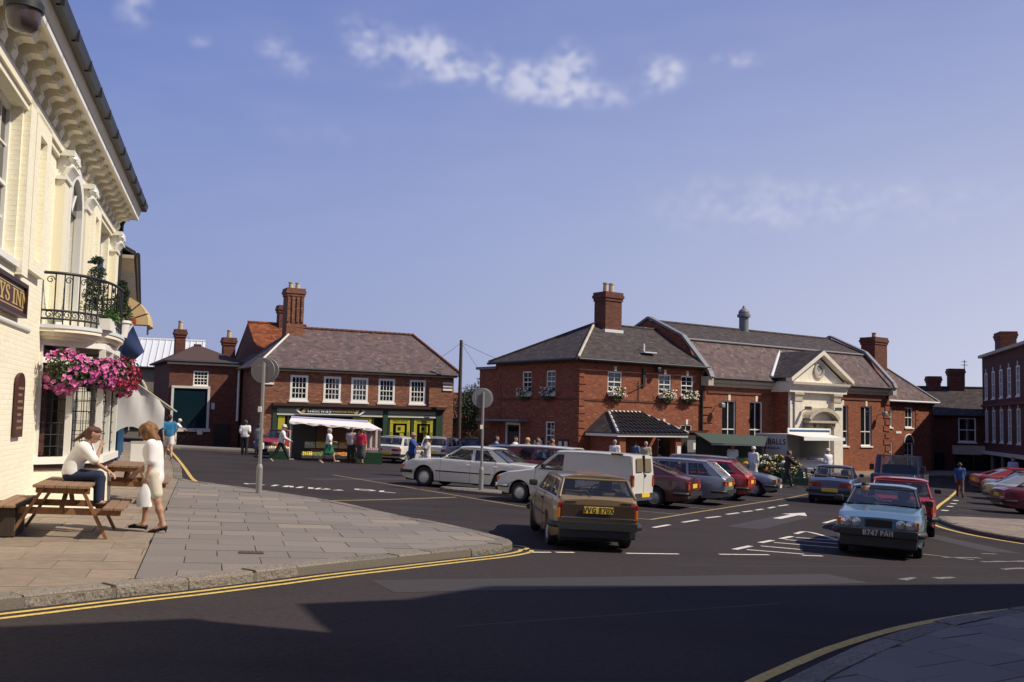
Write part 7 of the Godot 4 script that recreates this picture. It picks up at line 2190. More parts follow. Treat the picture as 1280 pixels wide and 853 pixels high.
func cars() -> void:
	rng.seed = 61
	dye("seat_tan", Color(0.16, 0.12, 0.08), 0.9)
	# brown hatchback turning away from us
	var br := carpaint("paint_gold", Color(0.225, 0.155, 0.075), 0.15)
	var o := car("brown_estate_car", "gold brown estate car seen from behind, driving away past the pavement nose", Vector2(1.32, 19.0), -5.0, br,
		hatch(4.3, 1.62, 1.35, {"plate_out": 0.06, "size": 0.945, "wb": 2.55, "fo": 0.8, "rw": [-2.05, -1.72], "tail_sill": 0.1, "reg_rear": "VVG 870X", "plate_y": [0.42, 0.74], "tail_y": 0.72, "tail_w": 0.17, "tail_h": 0.27, "bumper_y": 0.46, "bumper_h": 0.14, "seat": M.seat_tan, "steer": -0.25,
			"top": [[-2.15, 0.90], [-2.08, 0.95], [0.0, 0.95], [0.9, 0.95], [1.85, 0.82], [2.15, 0.72]],
			"edges": [[-1.75, -1.5, -0.95, -0.92], [-0.86, -0.83, 0.1, 0.0], [0.18, 0.08, 0.8, 0.28]]}))
	var m := MB.new()
	m.rbox(Vector3(-2.185, 0.60, -0.66), Vector3(-2.15, 0.835, 0.66), 0.01); put(m, "tailgate_panel", dye("brown_panel", Color(0.05, 0.03, 0.018), 0.4), o)
	m = MB.new(); m.rbox(Vector3(-2.195, 0.585, -0.66), Vector3(-2.16, 0.61, 0.66), 0.008); put(m, "chrome_strip", M.chrome, o)
	m = MB.new(); m.tube([Vector3(-2.1, 0.99, -0.12), Vector3(-2.02, 1.1, -0.3)], 0.012, 5); put(m, "rear_wiper", M.black_trim, o)
	for z: float in [0.52, -0.5]:   # small dark badges, too small to read
		m = MB.new()
		for k in 6: m.box(Vector3(-2.182, 0.862 + (k % 2) * 0.008, z - 0.11 + k * 0.036), Vector3(-2.16, 0.885, z - 0.085 + k * 0.036))
		put(m, "badge", M.black_trim, o)
	m = MB.new(); m.rbox(Vector3(-2.19, 0.24, -0.7), Vector3(-1.9, 0.42, 0.7), 0.03); put(m, "valance", M.black_trim, o)
	# blue saloon coming towards us, right-hand drive
	o = car("blue_saloon_car", "light metallic blue saloon car driving towards the camera, driver at the wheel", Vector2(7.62, 20.4), 203.5, carpaint("paint_teal", Color(0.10, 0.20, 0.27), 0.45),
		saloon(4.2, 1.62, 1.35, {"size": 0.96, "fo": 0.82, "wb": 2.5, "round": true, "twin": true, "reg_front": "B747 PAH", "front_plate": M.plate_black, "reg_ink": M.grey_white, "light_y": 0.66, "bumper_y": 0.48, "bumper_h": 0.16, "head_w": 0.36, "plate_y": [0.48, 0.66], "seat": dye("seat_dark", Color(0.02, 0.02, 0.022), 0.9)}))
	m = MB.new(); m.rbox(Vector3(1.9, 0.2, -0.7), Vector3(2.125, 0.42, 0.7), 0.03); put(m, "valance", M.black_trim, o)
	m = MB.new(); m.rbox(Vector3(2.07, 0.575, -0.64), Vector3(2.105, 0.745, 0.64), 0.01); put(m, "light_panel", M.black_trim, o)
	driver(o, Vector3(0.12, 0.42, 0.36))
	# red hatchback behind it
	car("red_hatchback", "red hatchback half hidden behind the light blue saloon", Vector2(9.95, 25.5), 22.0, carpaint("paint_red", Color(0.33, 0.02, 0.022)), hatch(3.9, 1.62, 1.36, {"tail_h": 0.24, "tail_w": 0.14, "bumper": M.black_trim}))
	# small dark blue saloon going away
	car("blue_hatchback", "small dark blue saloon seen from behind near the meat trailer", Vector2(12.15, 37.3), 24.0, carpaint("paint_navy", Color(0.085, 0.115, 0.21), 0.4), saloon(3.95, 1.62, 1.37, {"wb": 2.4, "tail_w": 0.42, "plate_y": [0.42, 0.5]}))
	# dark blue pick-up truck
	pickup(Vector2(15.4, 39.6), 208.0)
	# white saloon and van in the middle
	var wp := carpaint("paint_white", Color(0.62, 0.61, 0.57))
	car("white_saloon_car", "large old white saloon car with chrome trim parked beside the sign post", Vector2(-1.05, 32.9), -68.0, wp,
		saloon(4.72, 1.78, 1.40, {"wb": 2.8, "fo": 0.83, "r": 0.32, "hub": M.hubcap, "round": true, "bumper_y": 0.47, "mirror": M.chrome, "trim": M.chrome, "handle": M.chrome, "tail_w": 0.35,
			"top": [[-2.36, 0.80], [-2.25, 0.89], [-1.3, 0.93], [0.0, 0.93], [1.0, 0.95], [2.0, 0.87], [2.36, 0.74]], "ws": [1.02, 0.36], "rw": [-1.42, -0.75],
			"edges": [[-1.02, -0.58, -0.2, -0.22], [-0.1, -0.12, 0.86, 0.28]], "seams": [0.95, -0.15, -1.0], "handles": [-0.05, -1.0]}))
	van(Vector2(1.8, 27.9), -60.0)
	# behind them
	car("blue_estate_car", "mid blue car parked behind the white saloon", Vector2(0.75, 37.3), 113.0, carpaint("paint_blue", Color(0.035, 0.07, 0.2), 0.3), hatch(4.2, 1.66, 1.42))
	car("maroon_estate_car", "long maroon estate car with a white roof behind the white van", Vector2(2.0, 34.6), 113.0, carpaint("paint_maroon", Color(0.16, 0.016, 0.026)), hatch(4.4, 1.68, 1.52, {"roof": wp, "rw": [-2.15, -1.95], "top": [[-2.2, 1.0], [0.0, 1.0], [0.95, 1.0], [1.9, 0.85], [2.2, 0.72]]}))
	car("dark_green_car", "dark car roof showing behind the white saloon and the sign post", Vector2(-0.5, 42.2), -66.0, carpaint("paint_dark", Color(0.02, 0.035, 0.04), 0.3), saloon(4.2, 1.66, 1.40))
	# row of parked cars right of the van, tails towards us
	car("maroon_saloon_car", "dark maroon coupe parked tail first just right of the white van", Vector2(3.4, 29.9), -67.0, carpaint("paint_wine", Color(0.085, 0.016, 0.016)), hatch(4.25, 1.68, 1.36, {"rw": [-1.75, -0.75], "tail_sill": 0.05, "top": [[-2.12, 0.86], [-1.8, 0.93], [0.0, 0.92], [0.9, 0.93], [1.9, 0.8], [2.12, 0.7]], "edges": [[-0.95, -0.55, 0.0, 0.0], [0.1, 0.1, 0.74, 0.25]], "tail_h": 0.22, "tail_w": 0.26}))
	car("silver_hatchback", "silver grey hatchback with long side windows parked third from the van", Vector2(4.95, 32.5), -67.0, carpaint("paint_silver", Color(0.26, 0.27, 0.29), 0.5), hatch(4.35, 1.67, 1.40, {"tail_w": 0.45, "tail_h": 0.14, "tail_y": 0.7}))
	car("bright_red_hatchback", "bright red hatchback parked between the silver grey and grey blue cars", Vector2(6.6, 35.6), -67.0, carpaint("paint_scarlet", Color(0.42, 0.02, 0.016)), hatch(3.95, 1.64, 1.36, {"tail_w": 0.4, "tail_h": 0.2}))
	car("grey_blue_estate", "grey blue estate car parked nose out, last in the row", Vector2(8.3, 39.2), 113.0, carpaint("paint_steel", Color(0.20, 0.225, 0.27), 0.45), hatch(4.35, 1.66, 1.44, {"hub": M.rim, "head_w": 0.3, "rw": [-2.1, -1.9], "edges": [[-1.95, -1.8, -1.1, -1.08], [-1.0, -0.98, 0.0, -0.05], [0.1, 0.05, 0.85, 0.28]]}))
	# by the food shop
	car("white_hatchback", "white hatchback with a red stripe seen from behind beside the fruit stall", Vector2(-5.75, 52.2), 12.0, wp, hatch(4.1, 1.66, 1.38, {"tail_w": 0.5, "tail_h": 0.12, "plate_y": [0.4, 0.5]}))
	car("white_estate_car", "white estate car seen from behind next to the telegraph pole", Vector2(-3.6, 55.6), 14.0, wp, hatch(4.2, 1.66, 1.42, {"rw": [-2.0, -1.8], "plate_y": [0.4, 0.6]}))
	car("dark_hatchback", "dark hatchback parked in the shade beside the telegraph pole", Vector2(-1.9, 58.0), 14.0, M.paint_dark, hatch(4.0, 1.64, 1.38))
	car("small_red_car", "small red car parked nose towards us left of the fruit stall", Vector2(-12.35, 53.2), 190.0, M.paint_red, saloon(3.3, 1.45, 1.36, {"wb": 2.05, "fo": 0.6, "r": 0.25, "ws": [0.5, 0.0], "rw": [-1.2, -0.9], "edges": [[-0.95, -0.75, -0.2, -0.22], [-0.12, -0.14, 0.35, -0.06]], "top": [[-1.65, 0.78], [-1.3, 0.88], [0.0, 0.88], [0.5, 0.9], [1.4, 0.8], [1.65, 0.68]], "round": true}))
	# right-hand row
	car("red_sports_hatchback", "red fastback car at the far end of the right hand row", Vector2(26.0, 51.0), 98.0, M.paint_red, hatch(4.4, 1.7, 1.34, {"rw": [-1.7, -0.7], "tail_sill": 0.05, "edges": [[-0.9, -0.5, 0.1, 0.05], [0.2, 0.15, 0.8, 0.25]]}))
	car("silver_saloon_car", "silver saloon car second in the right hand row", Vector2(24.3, 46.2), 98.0, M.paint_silver, saloon(4.3, 1.68, 1.38))
	car("pale_hatchback", "pale silver car behind the maroon car in the right hand row", Vector2(22.35, 42.0), 98.0, carpaint("paint_pale", Color(0.42, 0.42, 0.4), 0.3), hatch(4.2, 1.68, 1.4, {"rw": [-1.75, -0.8], "tail_sill": 0.05, "edges": [[-0.9, -0.55, 0.1, 0.05], [0.2, 0.15, 0.74, 0.25]]}))
	car("maroon_hatchback", "maroon car nearest us in the right hand row, cut by the frame", Vector2(20.1, 36.4), 98.0, M.paint_maroon, saloon(4.5, 1.7, 1.38, {"hub": M.hubcap}))

func van(pos: Vector2, az: float) -> void:
	var wp: Material = M.paint_white
	var o := car("white_van", "small white panel van with two rear door windows parked across the market place", pos, az, wp,
		{"L": 4.1, "W": 1.62, "H": 1.53, "fo": 0.75, "wb": 2.5, "cat": "van", "r": 0.28, "hub": M.hubcap, "tumble": 0.1, "rear_screen": false, "seats": true, "shelf": false, "strip": false,
		"top": [[-2.05, 0.96], [0.0, 0.96], [0.85, 0.96], [1.7, 0.83], [2.05, 0.72]], "ws": [0.9, 0.22], "rw": [-2.04, -1.98], "edges": [[0.02, -0.02, 0.72, 0.12]], "seams": [0.8, -0.05], "handles": [0.1], "tail_w": 0.1, "tail_h": 0.3, "tail_y": 0.82, "plate_y": [0.42, 0.45], "bumper": M.chrome})
	var m := MB.new()
	m.quad(Vector3(-2.06, 0.9, -0.72), Vector3(-2.06, 0.9, 0.72), Vector3(-2.0, 1.48, 0.69), Vector3(-2.0, 1.48, -0.69)); m.quad(Vector3(-2.03, 0.9, 0.72), Vector3(-2.03, 0.9, -0.72), Vector3(-1.97, 1.48, -0.69), Vector3(-1.97, 1.48, 0.69)); put(m, "rear_door", wp, o)
	for s in [-1.0, 1.0]:
		m = MB.new(); m.prism(PackedVector2Array([Vector2(s * 0.08, 1.08), Vector2(s * 0.5, 1.08), Vector2(s * 0.48, 1.42), Vector2(s * 0.08, 1.42)]), 0, 0.012)
		var g := MB.new(); g.xf = Transform3D(Basis(Vector3(0, 0, 1), Vector3(0.09, 1, 0).normalized(), Vector3(-1, 0.09, 0).normalized()), Vector3(-2.16, 0, 0)); g.prism(PackedVector2Array([Vector2(s * 0.08, 1.06), Vector2(s * 0.52, 1.06), Vector2(s * 0.49, 1.42), Vector2(s * 0.08, 1.42)]), 0, 0.012); put(g, "rear_window", dye("van_glass", Color(0.2, 0.16, 0.11), 0.1), o)
	m = MB.new(); m.box(Vector3(-2.075, 0.5, -0.004), Vector3(-2.0, 1.5, 0.004)); put(m, "door_seam", M.rubber, o)
	m = MB.new(); m.rbox(Vector3(-2.1, 0.92, 0.02), Vector3(-2.05, 1.0, 0.1), 0.01); put(m, "door_handle", M.black_trim, o)
	m = MB.new(); m.rbox(Vector3(-1.75, 1.48, -0.84), Vector3(-1.45, 1.52, -0.7), 0.01); put(m, "side_vent", M.black_trim, o)

func pickup(pos: Vector2, az: float) -> void:
	var o := thing("pickup_truck", "dark blue open-backed truck facing us behind the red hatchback", "truck", P(pos.x, pos.y), az)
	on_ground(o, az)
	o.scale = Vector3.ONE * 0.95
	var pn := carpaint("paint_truck", Color(0.02, 0.03, 0.085), 0.2)
	var m := MB.new()
	m.rbox(Vector3(0.9, 0.55, -0.85), Vector3(2.1, 1.2, 0.85), 0.08); m.rbox(Vector3(-0.4, 0.55, -0.88), Vector3(0.95, 1.2, 0.88), 0.05); put(m, "body", pn, o)
	m = MB.new(); sheet(m, [Vector3(-0.4, 1.95, 0.8), Vector3(0.62, 1.95, 0.8), Vector3(0.62, 1.95, -0.8), Vector3(-0.4, 1.95, -0.8)], 0.06); put(m, "roof", pn, o)
	m = MB.new()
	for s in [-1.0, 1.0]:
		m.bar(Vector3(0.92, 1.18, s * 0.82), Vector3(0.62, 1.92, s * 0.78), 0.07, 0.07); m.bar(Vector3(0.1, 1.18, s * 0.84), Vector3(0.1, 1.92, s * 0.79), 0.06, 0.06); m.bar(Vector3(-0.37, 1.18, s * 0.84), Vector3(-0.37, 1.92, s * 0.79), 0.07, 0.07)
	put(m, "pillars", pn, o)
	m = MB.new(); m.quad(Vector3(0.92, 1.2, 0.8), Vector3(0.92, 1.2, -0.8), Vector3(0.63, 1.9, -0.76), Vector3(0.63, 1.9, 0.76)); put(m, "windscreen", M.car_glass, o)
	for s in [-1.0, 1.0]:
		m = MB.new(); m.quad(Vector3(-0.35, 1.2, s * 0.84), Vector3(0.9, 1.2, s * 0.84), Vector3(0.62, 1.9, s * 0.79), Vector3(-0.35, 1.9, s * 0.79)); put(m, "side_window", M.car_glass, o)
	m = MB.new(); m.quad(Vector3(-0.38, 1.2, -0.82), Vector3(-0.38, 1.2, 0.82), Vector3(-0.38, 1.9, 0.78), Vector3(-0.38, 1.9, -0.78)); put(m, "rear_window", M.car_glass, o)
	m = MB.new(); m.rbox(Vector3(-0.3, 0.9, -0.7), Vector3(-0.12, 1.55, 0.7), 0.06); m.box(Vector3(-0.38, 1.05, -0.8), Vector3(0.88, 1.15, 0.8)); put(m, "seats", M.rubber, o)
	m = MB.new(); m.box(Vector3(-2.6, 0.75, -0.9), Vector3(-0.45, 0.85, 0.9)); m.box(Vector3(-2.6, 0.85, -0.9), Vector3(-0.45, 1.2, -0.86)); m.box(Vector3(-2.6, 0.85, 0.86), Vector3(-0.45, 1.2, 0.9)); m.box(Vector3(-2.6, 0.85, -0.86), Vector3(-2.56, 1.2, 0.86)); put(m, "load_bed", M.rubber, o)
	m = MB.new(); m.rbox(Vector3(2.05, 0.62, -0.6), Vector3(2.14, 1.12, 0.6), 0.02); put(m, "grille", M.black_trim, o)
	for s in [-1.0, 1.0]:
		m = MB.new(); m.xf.basis = Basis(Vector3(0, -1, 0), Vector3(1, 0, 0), Vector3(0, 0, 1)); m.turned([Vector2(0.1, 0.0), Vector2(0.1, 0.05), Vector2(0, 0.07)], 14, Vector3(-0.9, 2.1, s * 0.62)); put(m, "headlight", M.lamp_clear, o)
		m = MB.new(); m.rbox(Vector3(0.7, 1.3, s * 0.9), Vector3(0.78, 1.55, s * 1.08), 0.03); put(m, "door_mirror", M.black_trim, o)
	m = MB.new(); m.rbox(Vector3(2.1, 0.45, -0.85), Vector3(2.22, 0.62, 0.85), 0.02); put(m, "bumper", M.black_trim, o)
	m = MB.new(); m.box(Vector3(2.22, 0.48, -0.26), Vector3(2.235, 0.6, 0.26)); put(m, "number_plate", M.plate_white, o)
	for x in [1.45, -1.5]:
		for s in [-1.0, 1.0]: make_wheel(o, x, s * 0.78, 0.36, s, M.rim)
	m = MB.new(); m.box(Vector3(-2.4, 0.4, -0.4), Vector3(1.9, 0.6, 0.4)); put(m, "chassis", M.rubber, o)

func driver(c: Node3D, at: Vector3) -> void:   # the person at the wheel, in dark clothes; a thing of its own on the car's seat
	person("driver in dark clothes at the wheel of the light blue saloon", c.transform * at, 206.0, {"h": 1.7, "seated": true, "hip": [95, 95], "knee": [70, 70], "arm": [[45, 10, 35], [45, 10, 35]], "top": Color(0.03, 0.03, 0.035), "legs": Color(0.02, 0.02, 0.025), "hair": Color(0.03, 0.02, 0.015), "cell": 0.035, "sit_at": 0.0})
# ---------- people: tapered limbs joined by a smooth union, meshed as surface nets ----------
class Blob:
	var a := PackedVector3Array()
	var b := PackedVector3Array()
	var ra := PackedFloat32Array()
	var rb := PackedFloat32Array()
	var k := 0.03
	func bone(p: Vector3, q: Vector3, r0: float, r1: float) -> void:
		a.append(p); b.append(q); ra.append(r0); rb.append(r1)
	func dist(p: Vector3, ids: PackedInt32Array) -> float:
		var d := 1e3
		for i in ids:
			var ab := b[i] - a[i]
			var l2 := ab.length_squared()
			var t := clampf((p - a[i]).dot(ab) / l2, 0.0, 1.0) if l2 > 1e-9 else 0.0
			var e := (p - a[i] - ab * t).length() - lerpf(ra[i], rb[i], t)
			var h := maxf(k - absf(d - e), 0.0) / k
			d = minf(d, e) - h * h * k * 0.25
		return d
	func into(m: MB, cell: float) -> void:
		var lo := Vector3(1e9, 1e9, 1e9); var hi := -lo
		var all := PackedInt32Array()
		for i in a.size():
			all.append(i)
			var r := maxf(ra[i], rb[i]) + k
			lo = lo.min(a[i].min(b[i]) - Vector3(r, r, r)); hi = hi.max(a[i].max(b[i]) + Vector3(r, r, r))
		var B := 5
		var nb := Vector3i(((hi - lo) / (cell * B)).ceil()) + Vector3i(1, 1, 1)
		var n := nb * B + Vector3i(1, 1, 1)
		var val := PackedFloat32Array()
		val.resize(n.x * n.y * n.z)
		val.fill(1.0)
		var sx := 1; var sy := n.x; var sz := n.x * n.y
		var act := []
		var diag := cell * B * 0.9
		for bz in nb.z:
			for by in nb.y:
				for bx in nb.x:
					var c := lo + (Vector3(bx, by, bz) + Vector3(0.5, 0.5, 0.5)) * cell * B
					var ids := PackedInt32Array()
					var best := 1e3
					for i in all:
						var ab := b[i] - a[i]
						var l2 := ab.length_squared()
						var t := clampf((c - a[i]).dot(ab) / l2, 0.0, 1.0) if l2 > 1e-9 else 0.0
						var e := (c - a[i] - ab * t).length() - lerpf(ra[i], rb[i], t)
						best = minf(best, e)
						if e < diag + k: ids.append(i)
					if best > diag + k * 0.5: continue
					var inside := best < -diag
					if not inside: act.append(Vector3i(bx, by, bz))
					for z in range(bz * B, bz * B + B + 1):
						for y in range(by * B, by * B + B + 1):
							for x in range(bx * B, bx * B + B + 1):
								var q := x + y * sy + z * sz
								if inside: val[q] = -1.0
								elif val[q] == 1.0: val[q] = dist(lo + Vector3(x, y, z) * cell, ids)
		var vid := {}
		var vp := PackedVector3Array(); var vn := PackedVector3Array()
		var off := [0, sx, sy, sx + sy, sz, sx + sz, sy + sz, sx + sy + sz]
		for blk in act:
			for z in range(blk.z * B, blk.z * B + B):
				for y in range(blk.y * B, blk.y * B + B):
					for x in range(blk.x * B, blk.x * B + B):
						var q: int = x + y * sy + z * sz
						var s := 0
						for o in 8: if val[q + off[o]] < 0: s += 1
						if s == 0 or s == 8: continue
						var acc := Vector3.ZERO
						var cnt := 0
						for e in [[0, 1], [2, 3], [4, 5], [6, 7], [0, 2], [1, 3], [4, 6], [5, 7], [0, 4], [1, 5], [2, 6], [3, 7]]:
							var v0 := val[q + off[e[0]]]; var v1 := val[q + off[e[1]]]
							if (v0 < 0) != (v1 < 0):
								var t := v0 / (v0 - v1)
								var p0 := Vector3(e[0] & 1, (e[0] >> 1) & 1, e[0] >> 2); var p1 := Vector3(e[1] & 1, (e[1] >> 1) & 1, e[1] >> 2)
								acc += p0.lerp(p1, t)
								cnt += 1
						var gx := val[q + off[1]] + val[q + off[3]] + val[q + off[5]] + val[q + off[7]] - val[q] - val[q + off[2]] - val[q + off[4]] - val[q + off[6]]
						var gy := val[q + off[2]] + val[q + off[3]] + val[q + off[6]] + val[q + off[7]] - val[q] - val[q + off[1]] - val[q + off[4]] - val[q + off[5]]
						var gz := val[q + off[4]] + val[q + off[5]] + val[q + off[6]] + val[q + off[7]] - val[q] - val[q + off[1]] - val[q + off[2]] - val[q + off[3]]
						vid[q] = vp.size()
						vp.append(lo + (Vector3(x, y, z) + acc / cnt) * cell)
						vn.append(Vector3(gx, gy, gz).normalized())
		for q: int in vid:
			for ax in 3:
				var s: int = [sx, sy, sz][ax]; var u: int = [sy, sz, sx][ax]; var w: int = [sz, sx, sy][ax]
				var v0 := val[q]; var v1 := val[q + s]
				if (v0 < 0) == (v1 < 0): continue
				if not (vid.has(q - u) and vid.has(q - w) and vid.has(q - u - w)): continue
				var i0: int = vid[q]; var i1: int = vid[q - u]; var i2: int = vid[q - u - w]; var i3: int = vid[q - w]
				var f := [i0, i1, i2, i0, i2, i3] if v0 < 0 else [i0, i2, i1, i0, i3, i2]
				for t in [0, 2, 1, 3, 5, 4]:
					m.vert(m.xf * vp[f[t]], m.xf.basis * vn[f[t]], Vector2(vp[f[t]].x, vp[f[t]].y))

func skin_of(t := 0) -> Material:
	return dye("skin_%d" % t, [Color(0.42, 0.235, 0.155), Color(0.50, 0.31, 0.22), Color(0.34, 0.17, 0.105)][t], 0.6)

func cloth(c: Color) -> Material:
	return dye("cloth_%02x%02x%02x" % [int(c.r * 255), int(c.g * 255), int(c.b * 255)], c, 0.9)

# pose (degrees): hip/knee for [left, right], arm: [shoulder forward, out, elbow]; faces local x
func person(label: String, pos: Vector3, az: float, q: Dictionary) -> Node3D:
	var o := thing("person", label, "person", pos, az, q.get("group", ""))
	var s: float = q.get("h", 1.7) / 1.72
	var cell: float = q.get("cell", 0.032)
	var fat: float = q.get("fat", 1.0)
	var fem: bool = q.get("fem", false)
	var lean := deg_to_rad(q.get("lean", 0.0))
	var hips: Array = q.get("hip", [12, -12]); var knees: Array = q.get("knee", [4, 14]); var arms: Array = q.get("arm", [[10, 8, 15], [-10, 8, 15]])
	# legs first, from the hips at the origin
	var J := {}
	var low := 0.0
	for i in 2:
		var z := (-0.09 if i == 0 else 0.09) * s
		var th := deg_to_rad(hips[i]); var kn := th - deg_to_rad(knees[i])
		var hp := Vector3(0, 0, z)
		var kp := hp + Vector3(sin(th), -cos(th), 0.02 * signf(z)) * 0.42 * s
		var an := kp + Vector3(sin(kn), -cos(kn), 0) * 0.41 * s
		var ft := kn + deg_to_rad(q.get("foot", [90, 90])[i])
		if not q.get("seated", false): ft = minf(kn, 0.0) + PI / 2 if kn < 0 else PI / 2 + kn * 0.3
		var toe := an + Vector3(sin(ft), -cos(ft), 0.03 * signf(z)) * 0.17 * s + Vector3(0, -0.03 * s, 0)
		J["hip%d" % i] = hp; J["kn%d" % i] = kp; J["an%d" % i] = an; J["toe%d" % i] = toe
		low = minf(low, minf(an.y - 0.075 * s, toe.y - 0.03 * s))
	var lift: float = -low if not q.has("sit_at") else q.sit_at + 0.11 * s
	for k in J: J[k] += Vector3(0, lift, 0)
	var pel := Vector3(0, lift, 0)
	var ld := Vector3(sin(lean), cos(lean), 0)
	var hunch := deg_to_rad(q.get("hunch", 0.0))
	var ld2 := Vector3(sin(lean + hunch), cos(lean + hunch), 0)
	var belly := pel + ld * 0.17 * s
	var chest := belly + ld * 0.10 * s + ld2 * 0.12 * s
	var sh := chest + ld2 * 0.10 * s
	var nod := deg_to_rad(q.get("nod", 0.0))
	var neck := sh + ld2 * 0.05 * s
	var hd := Vector3(sin(lean + hunch + nod), cos(lean + hunch + nod), 0)
	var head := neck + hd * 0.155 * s + Vector3(0.02, 0, 0) * s
	var yaw := Basis(Vector3.UP, deg_to_rad(q.get("look", 0.0)))
	var fwd := yaw * Vector3(cos(nod + lean + hunch), -sin(nod + lean + hunch), 0)
	var sw := (0.165 if fem else 0.185) * s
	for i in 2:
		var z := -1.0 if i == 0 else 1.0
		var S := sh + Vector3(0, -0.01 * s, z * sw)
		var f := deg_to_rad(arms[i][0]); var ou := deg_to_rad(arms[i][1]); var el := f + deg_to_rad(arms[i][2])
		var E := S + Vector3(sin(f) * cos(ou), -cos(f) * cos(ou), z * sin(ou)) * 0.29 * s
		var inw: float = arms[i][3] if arms[i].size() > 3 else 0.1
		var Wp := E + Vector3(sin(el), -cos(el), -z * inw).normalized() * 0.25 * s
		J["sh%d" % i] = S; J["el%d" % i] = E; J["wr%d" % i] = Wp; J["ha%d" % i] = Wp + (Wp - E).normalized() * 0.09 * s
	# body: one skin surface over all bones
	var bd := Blob.new(); bd.k = 0.035 * s
	bd.bone(pel + Vector3(0, -0.02, -0.06 * s), pel + Vector3(0, -0.02, 0.06 * s), 0.105 * s * fat, 0.105 * s * fat)
	bd.bone(belly + Vector3(0, 0, -0.045 * s), belly + Vector3(0, 0, 0.045 * s), 0.105 * s * fat, 0.105 * s * fat)
	bd.bone(chest + Vector3(0.01, 0, -0.07 * s), chest + Vector3(0.01, 0, 0.07 * s), 0.108 * s * fat, 0.108 * s * fat)
	bd.bone(sh + Vector3(0, -0.02 * s, -sw + 0.02), sh + Vector3(0, -0.02 * s, sw - 0.02), 0.062 * s, 0.062 * s)
	if fem: for z in [-0.07, 0.07]: bd.bone(chest + Vector3(0.075, 0.0, z) * s, chest + Vector3(0.085, -0.01, z) * s, 0.055 * s, 0.055 * s)
	bd.bone(neck - hd * 0.04 * s, neck + hd * 0.07 * s, 0.055 * s, 0.052 * s)
	bd.bone(head + hd * 0.025 * s - fwd * 0.02 * s, head + hd * 0.025 * s + fwd * 0.025 * s, 0.092 * s, 0.084 * s)
	bd.bone(head - hd * 0.05 * s + fwd * 0.035 * s, head - hd * 0.075 * s + fwd * 0.055 * s, 0.06 * s, 0.042 * s)
	bd.bone(head + hd * 0.0 * s + fwd * 0.1 * s, head - hd * 0.03 * s + fwd * 0.118 * s, 0.012 * s, 0.017 * s)
	var side := fwd.cross(hd).normalized()
	for z in [-1.0, 1.0]: bd.bone(head + side * z * 0.088 * s - hd * 0.0, head + side * z * 0.09 * s + hd * 0.035 * s - fwd * 0.01, 0.014 * s, 0.02 * s)
	for i in 2:
		var lf := 0.9 if fem else 1.0
		bd.bone(J["hip%d" % i], J["kn%d" % i], 0.088 * s * fat, 0.058 * s)
		bd.bone(J["kn%d" % i], J["kn%d" % i].lerp(J["an%d" % i], 0.35), 0.056 * s, 0.058 * s)
		bd.bone(J["kn%d" % i].lerp(J["an%d" % i], 0.35), J["an%d" % i], 0.056 * s, 0.036 * s)
		bd.bone(J["an%d" % i], J["toe%d" % i], 0.04 * s, 0.03 * s)
		bd.bone(J["sh%d" % i], J["el%d" % i], 0.05 * s * lf, 0.04 * s * lf)
		bd.bone(J["el%d" % i], J["wr%d" % i], 0.039 * s * lf, 0.027 * s)
		if not q.get("fine", false):
			bd.bone(J["wr%d" % i], J["ha%d" % i], 0.032 * s, 0.028 * s)
			var hdv: Vector3 = (J["ha%d" % i] - J["wr%d" % i]).normalized()
			bd.bone(J["ha%d" % i], J["ha%d" % i] + hdv * 0.06 * s + Vector3(0.01, 0, 0), 0.022 * s, 0.016 * s)
	var m := MB.new()
	bd.into(m, cell)
	if q.get("fine", false):   # hands and face on a finer grid, in the same mesh
		for i in 2:
			var h := Blob.new(); h.k = 0.008
			var w: Vector3 = J["wr%d" % i]; var dv: Vector3 = (J["ha%d" % i] - w).normalized()
			var z := -1.0 if i == 0 else 1.0
			var pn: Vector3 = q.get("palm", [Vector3(0, 0, 1), Vector3(0, 0, -1)])[i]   # where the palm looks
			pn = (pn - dv * pn.dot(dv)).normalized()
			var ac := dv.cross(pn).normalized()
			if ac.dot(q.get("thumb", [Vector3(1, 0, 0), Vector3(1, 0, 0)])[i]) < 0: ac = -ac
			h.bone(w - dv * 0.02, w + dv * 0.02, 0.026 * s, 0.026 * s)
			for k in 4: h.bone(w + dv * 0.015 + ac * (0.018 - k * 0.012), w + dv * 0.085 + ac * (0.03 - k * 0.02), 0.015, 0.012)
			var curl: float = q.get("curl", [0.5, 0.5])[i]
			for k in 4:
				var fl: float = [0.072, 0.08, 0.074, 0.058][k]
				var p: Vector3 = w + dv * 0.088 + ac * (0.03 - k * 0.02)
				var dr: Vector3 = dv
				var ax := ac
				for seg in 3:
					dr = (dr * cos(curl * 0.8) + pn * sin(curl * 0.8)).normalized() if seg == 0 else (dr + pn * curl * 0.9).normalized()
					var e: Vector3 = p + dr * fl * [0.45, 0.32, 0.26][seg]
					h.bone(p, e, 0.0095 - seg * 0.001, 0.0088 - seg * 0.001)
					p = e
			var tb: Vector3 = w + dv * 0.025 + ac * 0.022
			var te: Vector3 = tb + (dv * 0.6 + ac * 0.75 + pn * 0.35).normalized() * 0.042
			h.bone(tb, te, 0.014, 0.011); h.bone(te, te + (dv + ac * 0.25 + pn * 0.4).normalized() * 0.035, 0.0105, 0.009)
			h.into(m, 0.0042)
	put(m, "body", skin_of(q.get("skin", 0)), o)
